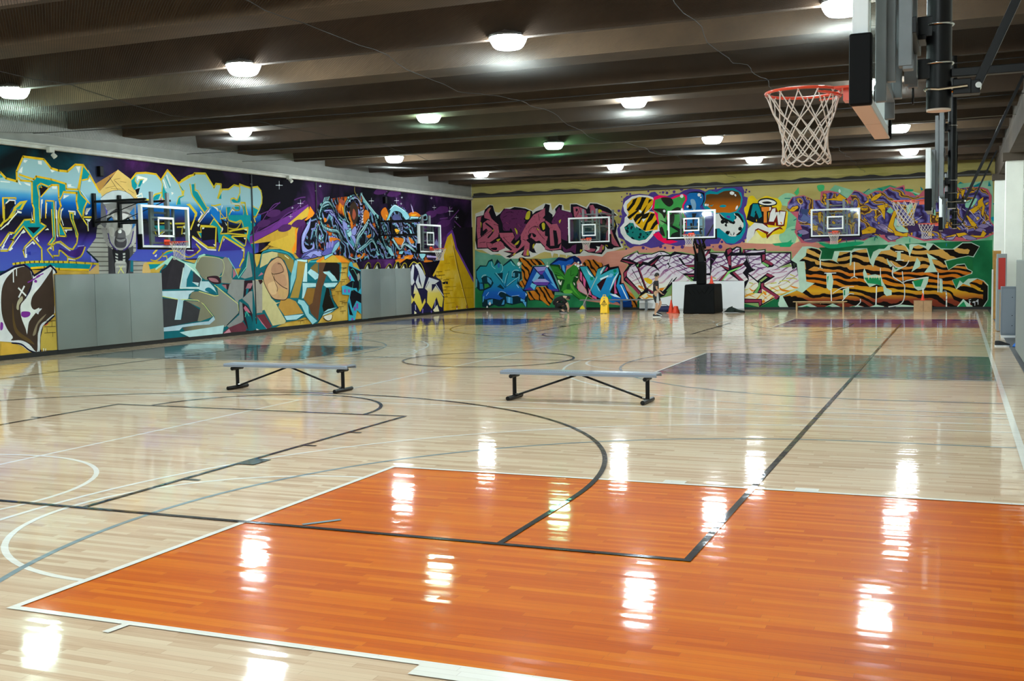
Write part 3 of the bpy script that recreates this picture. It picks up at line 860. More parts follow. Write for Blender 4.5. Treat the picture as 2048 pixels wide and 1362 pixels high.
# ledge, conduits and pipes at the top of the mural wall
LEDGE = plain('ledge_white', 'c3c2ba', 0.7, noise=0.12, scale=4)
t = thing('wall_ledge', 'chipped white ledge running along the top of the mural wall', 'ledge', (XL, 0, ZTOP - 0.06))
MB().rbox((0.06, (YB + YF) / 2, 0.0), (0.12, YB - YF - 0.1, 0.14), 0.02).build('ledge_beam', LEDGE, t)
rg = random.Random(3)
for zc, r in ((0.035, 0.022), (-0.05, 0.018)):
    MB().tube([(0.135, YF + 0.2 + (YB - YF - 0.4) * k / 60, zc + 0.006 * math.sin(k)) for k in range(61)], r, 8).build('conduit', LEDGE, t, smooth='all')
for (lab, y, z0) in (('thin dark vertical pipe on the mural wall between the blue letters and the night sky', 21.78, 0.3), ('thin dark vertical pipe on the mural wall left of the biomechanical lettering', 25.5, 2.6)):
    tt = thing('wall_pipe', lab, 'pipe', (XL + 0.03, y, 0), 0, 'dark vertical pipes on the mural wall')
    MB().cyl((0, 0, z0), (0, 0, 5.0), 0.022, 8).build('pipe_run', plain('pipe_dark', '1d1f24', 0.5), tt)
    for z in (z0 + 0.2, 2.9, 4.7):
        MB().box((-0.012, 0, z), (0.036, 0.07, 0.03)).build('pipe_clip', M_STEEL, tt)
t = thing('flood_light', 'small white floodlight under the ledge above the blue lettering', 'floodlight', (XL + 0.16, 13.4, ZTOP - 0.16))
MB().rbox((0.05, 0, 0.02), (0.12, 0.16, 0.14), 0.015).build('lamp_box', LEDGE, t)
MB().cyl((0.07, 0.04, -0.08), (0.13, 0.07, -0.16), 0.05, 12, 0.06).build('spot_head', LEDGE, t, smooth=True)
t = thing('flood_light', 'small white floodlight on the ledge above the night sky mural', 'floodlight', (XL + 0.16, 23.6, ZTOP - 0.14))
MB().rbox((0.05, 0, 0.02), (0.12, 0.14, 0.12), 0.015).build('lamp_box', LEDGE, t)
MB().cyl((0.07, 0.0, -0.04), (0.16, 0.0, -0.12), 0.05, 12, 0.06).build('spot_head', LEDGE, t, smooth=True)

# pipe along the top of the end wall
t = thing('ceiling_pipe', 'dark steel pipe with the net hem running along the top of the end wall', 'pipe', (0, YB - 0.14, 5.16))
MB().cyl((XL + 0.15, 0, 0.0), (XR - 0.5, 0, 0.0), 0.06, 12).build('pipe_run', plain('pipe_grey', '5b5a58', 0.35, metal=0.5), t, smooth=True)
hm = MB()
PP = []; FF = []
for k in range(121):
    x = XL + 0.2 + (XR - XL - 0.8) * k / 120
    PP += [(x, -0.05, 0.02), (x, -0.07, 0.13 + 0.05 * math.sin(k * 0.9) * math.sin(k * 0.37))]
for k in range(120): FF.append((2 * k, 2 * k + 2, 2 * k + 3, 2 * k + 1))
hm.add(PP, FF).build('net_hem', plain('hem_dark', '2d2a26', 0.9), t)

# steel cables and net ropes under the ceiling
ROPE = plain('rope_pale', '6a6356', 0.7)
DROPE = plain('rope_dark', '17171a', 0.7)
for (y0, y1, z, m) in ((12.9, 13.4, 5.34, DROPE), (21.1, 21.5, 5.34, ROPE), (18.5, 17.9, 5.34, DROPE)):
    MB().tube([(XL + 0.2 + (XR - 0.6 - XL) * k / 40, y0 + (y1 - y0) * k / 40, z - 0.10 * math.sin(math.pi * k / 40)) for k in range(41)], 0.008, 6).build('net_rope', m, net_o, smooth='all')
for x in (-5.6, 0.9, 5.9):
    MB().tube([(x + 0.05 * math.sin(k * 1.3), 2 + 36 * k / 90, 5.40 - sag(x, 2 + 36 * k / 90) + 0.01 * math.sin(k * 2.1)) for k in range(91)], 0.006, 5).build('net_rope', DROPE, net_o, smooth='all')

# ================================================================== right wall: columns, cabinets, pads
COLW = plain('column_white', 'f0f2ea', 0.6, noise=0.03, scale=3)
def column(label, y, x0=10.52, w=0.34, h=4.62):
    t = thing('column', label, 'column', ((x0 + XR) / 2, y, 0))
    MB().rbox((0, 0, h / 2), (XR - x0, w, h), 0.015).build('shaft', COLW, t)
    MB().rbox((-0.02, 0, h + 0.11), (XR - x0 + 0.12, w + 0.1, 0.22), 0.01).build('capital', DARKCON, t)
    MB().rbox((-0.015, 0, 0.07), (XR - x0 + 0.03, w + 0.03, 0.14), 0.01).build('foot_guard', plain('edge_grey', '4a4b4e'), t)
    return t
column('white painted column in the right wall beside the grey cabinet', 26.1, x0=10.5)
column('white painted column in the right wall next to the end wall mural', 34.2, x0=10.45)
tag(MB().box((XR - 0.19, (YB + YF) / 2, 5.55), (0.36, YB - YF, 1.44)).build('trim_2', DARKCON), 'dark concrete edge beam above the columns of the right wall', kind='structure')
t = thing('grey_cabinet', 'tall grey metal cabinet with a red side standing by the right wall', 'cabinet', (10.40, 25.1, 0))
MB().rbox((0, 0, 1.05), (0.24, 0.55, 2.06), 0.01).build('body', plain('cabinet_grey', '9aa2a6', 0.4), t)
MB().box((0.0, -0.281, 1.55), (0.17, 0.012, 0.84)).build('red_panel', plain('panel_red', 'c02a1e', 0.45), t)
MB().box((-0.02, -0.281, 0.55), (0.05, 0.012, 1.0)).build('wood_edge', WOODB, t)
MB().box((-0.124, 0.0, 1.0), (0.012, 0.5, 1.9)).build('door', plain('cabinet_door', 'a7b0b3', 0.35), t)
t = thing('metal_locker', 'low blue grey metal locker by the white column', 'locker', (10.48, 22.65, 0))
MB().rbox((0, 0, 0.66), (0.34, 0.5, 1.20), 0.01).build('body', plain('locker_blue', '76808c', 0.4), t)
MB().box((0, -0.256, 0.66), (0.28, 0.012, 1.1)).build('door', plain('locker_door', '808a96', 0.4), t)
for z in (0.3, 0.55, 1.0): MB().cyl((0.08, -0.262, z), (0.08, -0.275, z), 0.012, 8).build('rivet', M_BLACK, t)
MB().box((0, 0, 0.03), (0.32, 0.48, 0.06)).build('plinth', WBOARD, t)
for i, (x, y, lab) in enumerate(((10.66, 20.9, 'black steel pole leaning beside the blue grey locker'), (10.56, 20.0, 'black steel pole leaning against the near grey pad'))):
    t = thing('steel_pole', lab, 'pole', (x, y, 0), 0, 'black steel poles by the right wall')
    MB().cyl((0, 0, 0.0), (0.18, 0.05, 2.15), 0.028, 10).build('shaft', M_BLACK, t, smooth=True)
    MB().cyl((0.178, 0.05, 2.14), (0.182, 0.051, 2.19), 0.032, 10).build('end_cap', plain('cap_green', '4a8a5a', 0.5), t)
t = thing('side_pad', 'light grey wall pad at the right wall beside the grey floor edging', 'wall pad', (10.36, 15.8, 0.09))
MB().rbox((0.1, 0, 0.92), (0.08, 3.4, 1.84), 0.016).build('cushion', PADG, t)
MB().rbox((0.25, 0, 0.9), (0.22, 3.3, 1.75), 0.01).build('pad_frame', plain('pad_backing', '4a4c4c'), t)
t = thing('timber_board', 'upright yellow timber board by the far column', 'board', (10.48, 31.4, 0))
MB().rbox((0, 0, 1.1), (0.22, 0.04, 2.2), 0.005).build('sheet', plain('timber_yellow', 'c08a3e', 0.6, noise=0.15, scale=5), t)
MB().rbox((-0.13, -0.02, 0.8), (0.05, 0.05, 1.6), 0.005).build('post', COLW, t)

# shoes and blue towel on the floor edge
t = thing('sneaker', 'black sneaker lying on the floor edge beside the blue towel', 'shoe', (10.25, 19.55, 0), R(8))
def shoe_mesh(b, L=0.29, W=0.10, H=0.10):
    prof = [(-0.5, 0.55, 0.95), (-0.42, 0.85, 1.0), (-0.2, 0.85, 1.0), (0.0, 0.8, 0.85), (0.2, 0.95, 0.6), (0.38, 0.9, 0.45), (0.5, 0.4, 0.3)]
    PP = []; FF = []; n = 10
    for x, w, h in prof:
        for k in range(n):
            a = math.pi * k / (n - 1)
            PP.append((x * L, w * W / 2 * math.cos(a), 0.018 + h * H * math.sin(a)))
    for i in range(len(prof) - 1):
        for k in range(n - 1):
            FF.append((i * n + k, (i + 1) * n + k, (i + 1) * n + k + 1, i * n + k + 1))
        FF.append((i * n + n - 1, (i + 1) * n + n - 1, (i + 1) * n, i * n))
    FF.append(tuple(range(n))[::-1]); FF.append(tuple((len(prof) - 1) * n + k for k in range(n)))
    return b.add(PP, FF)
def sole_mesh(b, L=0.30, W=0.105):
    o = [(-0.5, -0.25), (-0.45, -0.42), (-0.2, -0.42), (0.0, -0.38), (0.22, -0.5), (0.42, -0.4), (0.5, -0.1), (0.5, 0.1), (0.42, 0.4), (0.22, 0.5), (0.0, 0.38), (-0.2, 0.42), (-0.45, 0.42), (-0.5, 0.25)]
    return b.prism([(x * L, y * W, 0.0) for x, y in o], (0, 0, 0.026))
SHOEB = plain('shoe_black', '17181b', 0.6); SOLEW = plain('shoe_sole_white', 'dfe3e6', 0.5)
shoe_mesh(MB(), 0.31, 0.11, 0.11).build('upper', SHOEB, t, smooth=True); sole_mesh(MB(), 0.32, 0.115).build('sole', SOLEW, t)
t = thing('towel', 'crumpled bright blue towel on the floor edge beside the sneaker', 'towel', (10.68, 19.45, 0.005))
PP = []; FF = []; NS = 20; NR = 7; rnd = random.Random(9)
for i in range(NR):
    f = i / (NR - 1)
    for k in range(NS):
        a = 2 * math.pi * k / NS
        r = (1 - f * 0.9) ** 0.7 * (1 + 0.15 * math.sin(4 * a + 5 * f) + 0.08 * rnd.random())
        PP.append((0.22 * r * math.cos(a), 0.22 * r * math.sin(a), 0.004 + 0.17 * f + 0.02 * math.sin(5 * a) * f))
for i in range(NR - 1):
    for k in range(NS):
        j = (k + 1) % NS; FF.append((i * NS + k, i * NS + j, (i + 1) * NS + j, (i + 1) * NS + k))
MB().add(PP, FF + [tuple(range(NS))[::-1], tuple((NR - 1) * NS + k for k in range(NS))]).build('cloth_fold', plain('towel_blue', '1d62b8', 0.9, noise=0.15, scale=12, bump=0.4), t, smooth='all')
MB().tube([(-0.05, -0.15, 0.12), (0.02, -0.05, 0.18), (-0.02, 0.1, 0.17)], [0.03, 0.04, 0.02], 8).build('white_trim', plain('towel_white', 'cfd6df', 0.9), t, smooth='all')

# ================================================================== people
SKIN1 = plain('skin_light', 'c79a7c', 0.55)
SKIN2 = plain('skin_pale', 'd0a890', 0.55)
def skin_obj(name, chains, mat, parent, levels=2):
    """chains: list of [(x,y,z,r), ...]; a chain may start at a point of an earlier chain (same xyz) to branch"""
    me = bpy.data.meshes.new(name); bm = bmesh.new()
    lay = bm.verts.layers.skin.verify(); pts = {}
    first = True
    for ch in chains:
        prev = None
        for (x, y, z, r) in ch:
            k = (round(x, 4), round(y, 4), round(z, 4))
            if k not in pts:
                v = bm.verts.new((x, y, z)); rr = r if isinstance(r, tuple) else (r, r)
                v[lay].radius = rr; v[lay].use_root = first; first = False
                pts[k] = v
            v = pts[k]
            if prev is not None and bm.edges.get((prev, v)) is None: bm.edges.new((prev, v))
            prev = v
    bm.to_mesh(me); bm.free()
    me.materials.append(mat)
    o = bpy.data.objects.new(name, me); COL.objects.link(o); o.parent = parent
    sk = o.modifiers.new('skin', 'SKIN'); sk.use_smooth_shade = True
    ss = o.modifiers.new('subdivision', 'SUBSURF'); ss.levels = levels; ss.render_levels = levels
    return o
def hand_chains(w, d, s, side):
    """palm and five fingers from the wrist w along direction d"""
    w = Vector(w); d = Vector(d).normalized(); lat = Vector((0, 1, 0)); lat = (lat - d * lat.dot(d)).normalized(); nrm = d.cross(lat)
    palm = w + d * 0.07 * s
    ch = [[(*w, 0.026 * s), (*palm, 0.034 * s)]]
    for i, (o, l) in enumerate(((-0.027, 0.062), (-0.009, 0.074), (0.009, 0.07), (0.027, 0.055))):
        a = palm + lat * o * s + d * 0.03 * s; b = a + (d * 0.75 + nrm * 0.35 * side).normalized() * l * 0.55 * s; c = b + (d * 0.45 + nrm * 0.7 * side).normalized() * l * 0.5 * s
        ch.append([(*palm, 0.034 * s), (*a, 0.0095 * s), (*b, 0.009 * s), (*c, 0.008 * s)])
    th = w + d * 0.03 * s
    a = th - lat * 0.045 * s; b = a + (d * 0.8 - lat * 0.2).normalized() * 0.045 * s
    ch.append([(*w, 0.026 * s), (*a, 0.011 * s), (*b, 0.009 * s)])
    return ch
def face(parent, c, f, mat_hair, hair=None, r=0.088):
    """eyes, nose, mouth, ears and hair on a head centred at c that looks along f"""
    c = Vector(c); f = Vector(f).normalized(); lt = Vector((0, 0, 1)).cross(f).normalized(); up = f.cross(lt)
    b = MB()
    for s in (-1, 1):
        p = c + f * (r * 0.88) + lt * (0.032 * s) + up * 0.012
        b.lathe([(0.0, -0.009), (0.009, -0.004), (0.0095, 0.003), (0.0, 0.009)], p, 8)
    b.build('eye', plain('eye_dark', '1a1412', 0.2), parent)
    n = c + f * (r * 0.96) - up * 0.012
    MB().add([n + up * 0.03 - f * 0.01, n - lt * 0.014 - up * 0.015 - f * 0.012, n + lt * 0.014 - up * 0.015 - f * 0.012, n + f * 0.018 - up * 0.01], [(0, 1, 3), (0, 3, 2), (1, 2, 3), (0, 2, 1)]).build('nose', SKIN1, parent)
    m = c + f * (r * 0.88) - up * 0.048
    MB().tube([m - lt * 0.022 - f * 0.006, m + f * 0.004, m + lt * 0.022 - f * 0.006], [0.003, 0.005, 0.003], 6).build('mouth', plain('lips', '9a5a50', 0.5), parent)
    e = MB()
    for s in (-1, 1):
        p = c + lt * (r * 0.98 * s)
        e.lathe([(0.0, -0.026), (0.012, -0.014), (0.015, 0.008), (0.0, 0.026)], p, 8)
    e.build('ear', SKIN1, parent)
    P = []; F = []; N, M = 16, 7
    for i in range(M):
        ph = math.pi * 0.60 * i / (M - 1)
        for k in range(N):
            a = 2 * math.pi * k / N
            fr = max(0.0, math.cos(a)); rr = r * 1.12 * (1 + 0.03 * math.sin(5 * a + i))
            pp = ph * (1 - 0.42 * fr)
            P.append(c + up * (rr * 1.12 * math.cos(pp)) + (f * math.cos(a) + lt * math.sin(a)) * rr * math.sin(pp))
    for i in range(M - 1):
        for k in range(N):
            j = (k + 1) % N; F.append((i * N + k, (i + 1) * N + k, (i + 1) * N + j, i * N + j))
    MB().add(P, F).build('hair', mat_hair, parent, smooth='all')

t = thing('person', 'person in a black shirt and dark shorts walking past the white panel', 'person', (-1.07, 32.4, 0), R(24))
hip = (0, 0, 0.88, (0.13, 0.10)); chest = (0.02, 0, 1.20, (0.15, 0.105)); nb = (0.02, 0, 1.335, 0.06)
armL = [chest, (0.02, 0.15, 1.30, 0.05), (-0.05, 0.20, 1.06, 0.038), (0.08, 0.20, 0.90, 0.027)]
armR = [chest, (0.02, -0.15, 1.30, 0.05), (0.0, -0.20, 1.05, 0.038), (0.14, -0.19, 0.92, 0.027)]
body = [[hip, (0.01, 0, 1.03, (0.125, 0.095)), chest, nb, (0.03, 0, 1.41, 0.05), (0.04, 0, 1.475, (0.075, 0.08)), (0.045, 0, 1.545, (0.082, 0.09)), (0.045, 0, 1.59, 0.07)],
        armL, armR,
        [hip, (0.0, -0.09, 0.80, 0.085), (0.03, -0.09, 0.47, 0.058), (0.0, -0.09, 0.30, 0.055), (-0.05, -0.09, 0.10, 0.036), (0.04, -0.09, 0.05, 0.034)],
        [hip, (0.03, 0.09, 0.80, 0.085), (0.20, 0.09, 0.50, 0.057), (0.13, 0.09, 0.34, 0.052), (0.03, 0.09, 0.20, 0.036), (0.11, 0.09, 0.13, 0.034)]]
body += hand_chains((0.08, 0.20, 0.90), (0.6, 0, -0.8), 1.0, -1) + hand_chains((0.14, -0.19, 0.92), (0.7, 0, -0.7), 1.0, 1)
skin_obj('body', body, SKIN1, t)
SHIRT = plain('shirt_black', '17181b', 0.85, noise=0.2, scale=12)
sh_c = (0.02, 0, 1.20, (0.165, 0.12))
skin_obj('shirt', [[(0.0, 0, 0.84, (0.15, 0.12)), (0.01, 0, 1.03, (0.142, 0.112)), sh_c, (0.02, 0, 1.33, 0.075)],
                   [sh_c, (0.02, 0.16, 1.30, 0.064), (-0.03, 0.20, 1.13, 0.056)], [sh_c, (0.02, -0.16, 1.30, 0.064), (0.01, -0.20, 1.13, 0.056)]], SHIRT, t)
so = skin_obj('shorts', [[(0, 0, 0.90, (0.145, 0.12)), (0.0, 0, 0.80, (0.15, 0.125))], [(0.0, 0, 0.80, (0.15, 0.125)), (0.015, -0.095, 0.66, 0.095), (0.03, -0.10, 0.50, 0.09)],
                    [(0.0, 0, 0.80, (0.15, 0.125)), (0.08, 0.095, 0.68, 0.095), (0.17, 0.10, 0.54, 0.09)]], plain('shorts_dark', '202226', 0.8), t)
MB().add([(0.02, -0.188, 0.88), (0.07, -0.18, 0.88), (0.10, -0.20, 0.52), (-0.02, -0.205, 0.52)], [(0, 1, 2, 3)]).build('side_stripe', plain('stripe_grey', 'b9bcc0', 0.8), so)
for (x, y, z, pt) in ((0.02, -0.09, 0.0, 0), (0.10, 0.09, 0.085, -22)):
    s = MB(); shoe_mesh(s, 0.29, 0.105, 0.10)
    q = Matrix.Rotation(R(-pt), 3, 'Y')
    s.v = [tuple(q @ Vector(v) + Vector((x, y, z))) for v in s.v]
    so2 = s.build('shoe', SHOEB, t, smooth=True)
    s = MB(); sole_mesh(s, 0.30, 0.11); s.v = [tuple(q @ Vector(v) + Vector((x, y, z))) for v in s.v]
    s.build('sole', SOLEW, so2)
face(t, (0.05, 0, 1.535), (1, 0.1, -0.12), plain('hair_dark', '1c1410', 0.8, noise=0.3, scale=40))

t = thing('person', 'person in black crouching on the floor tying a shoe', 'person', (-6.0, 35.6, 0), R(14))
pel = (-0.16, 0, 0.33, (0.14, 0.13)); ch = (0.03, 0, 0.64, (0.15, 0.12))
body = [[pel, (-0.17, 0, 0.50, (0.14, 0.12)), ch, (0.16, 0, 0.68, 0.06), (0.22, 0, 0.66, 0.05), (0.29, 0, 0.63, (0.08, 0.08)), (0.35, 0, 0.59, (0.085, 0.085)), (0.38, 0, 0.56, 0.07)],
        [pel, (-0.08, 0.11, 0.34, 0.09), (0.24, 0.15, 0.40, 0.062), (0.12, 0.14, 0.24, 0.055), (0.03, 0.13, 0.10, 0.038), (0.14, 0.13, 0.05, 0.034)],
        [pel, (-0.08, -0.11, 0.34, 0.09), (0.26, -0.15, 0.36, 0.062), (0.18, -0.15, 0.22, 0.055), (0.10, -0.14, 0.10, 0.038), (0.22, -0.14, 0.05, 0.034)],
        [ch, (0.08, 0.16, 0.60, 0.055), (0.30, 0.20, 0.40, 0.042), (0.36, 0.08, 0.22, 0.028)],
        [ch, (0.08, -0.16, 0.60, 0.055), (0.30, -0.22, 0.38, 0.042), (0.36, -0.17, 0.20, 0.028)]]
body += hand_chains((0.36, 0.08, 0.22), (0.0, -0.45, -0.9), 1.0, -1) + hand_chains((0.36, -0.17, 0.20), (-0.2, 0.15, -0.95), 1.0, 1)
skin_obj('body', body, SKIN2, t)
HOOD = plain('hoodie_black', '0e0e10', 0.9, noise=0.25, scale=12)
hc = (0.03, 0, 0.64, (0.175, 0.145))
skin_obj('hoodie', [[(-0.20, 0, 0.30, (0.17, 0.15)), (-0.19, 0, 0.50, (0.165, 0.145)), hc, (0.16, 0, 0.685, 0.085)],
                    [hc, (0.08, 0.17, 0.60, 0.07), (0.29, 0.205, 0.41, 0.055)], [hc, (0.08, -0.17, 0.60, 0.07), (0.29, -0.225, 0.39, 0.055)]], HOOD, t)
skin_obj('trousers', [[(-0.17, 0, 0.33, (0.155, 0.14)), (-0.08, 0.11, 0.345, 0.10), (0.24, 0.15, 0.405, 0.074), (0.11, 0.14, 0.24, 0.066), (0.04, 0.13, 0.14, 0.055)],
                      [(-0.17, 0, 0.33, (0.155, 0.14)), (-0.08, -0.11, 0.345, 0.10), (0.26, -0.15, 0.365, 0.074), (0.17, -0.15, 0.22, 0.066), (0.11, -0.14, 0.14, 0.055)]], plain('trousers_black', '121214', 0.9), t)
for (x, y) in ((0.10, 0.13), (0.18, -0.14)):
    s = MB(); shoe_mesh(s, 0.28, 0.10, 0.09); s.v = [(a + x, b2 + y, c2) for a, b2, c2 in s.v]; so2 = s.build('shoe', SHOEB, t, smooth=True)
    s = MB(); sole_mesh(s, 0.29, 0.105); s.v = [(a + x, b2 + y, c2) for a, b2, c2 in s.v]; s.build('sole', plain('sole_grey', '8a8a8a', 0.6), so2)
face(t, (0.34, 0, 0.60), (0.75, 0, -0.66), plain('hair_black', '0d0b0a', 0.8))

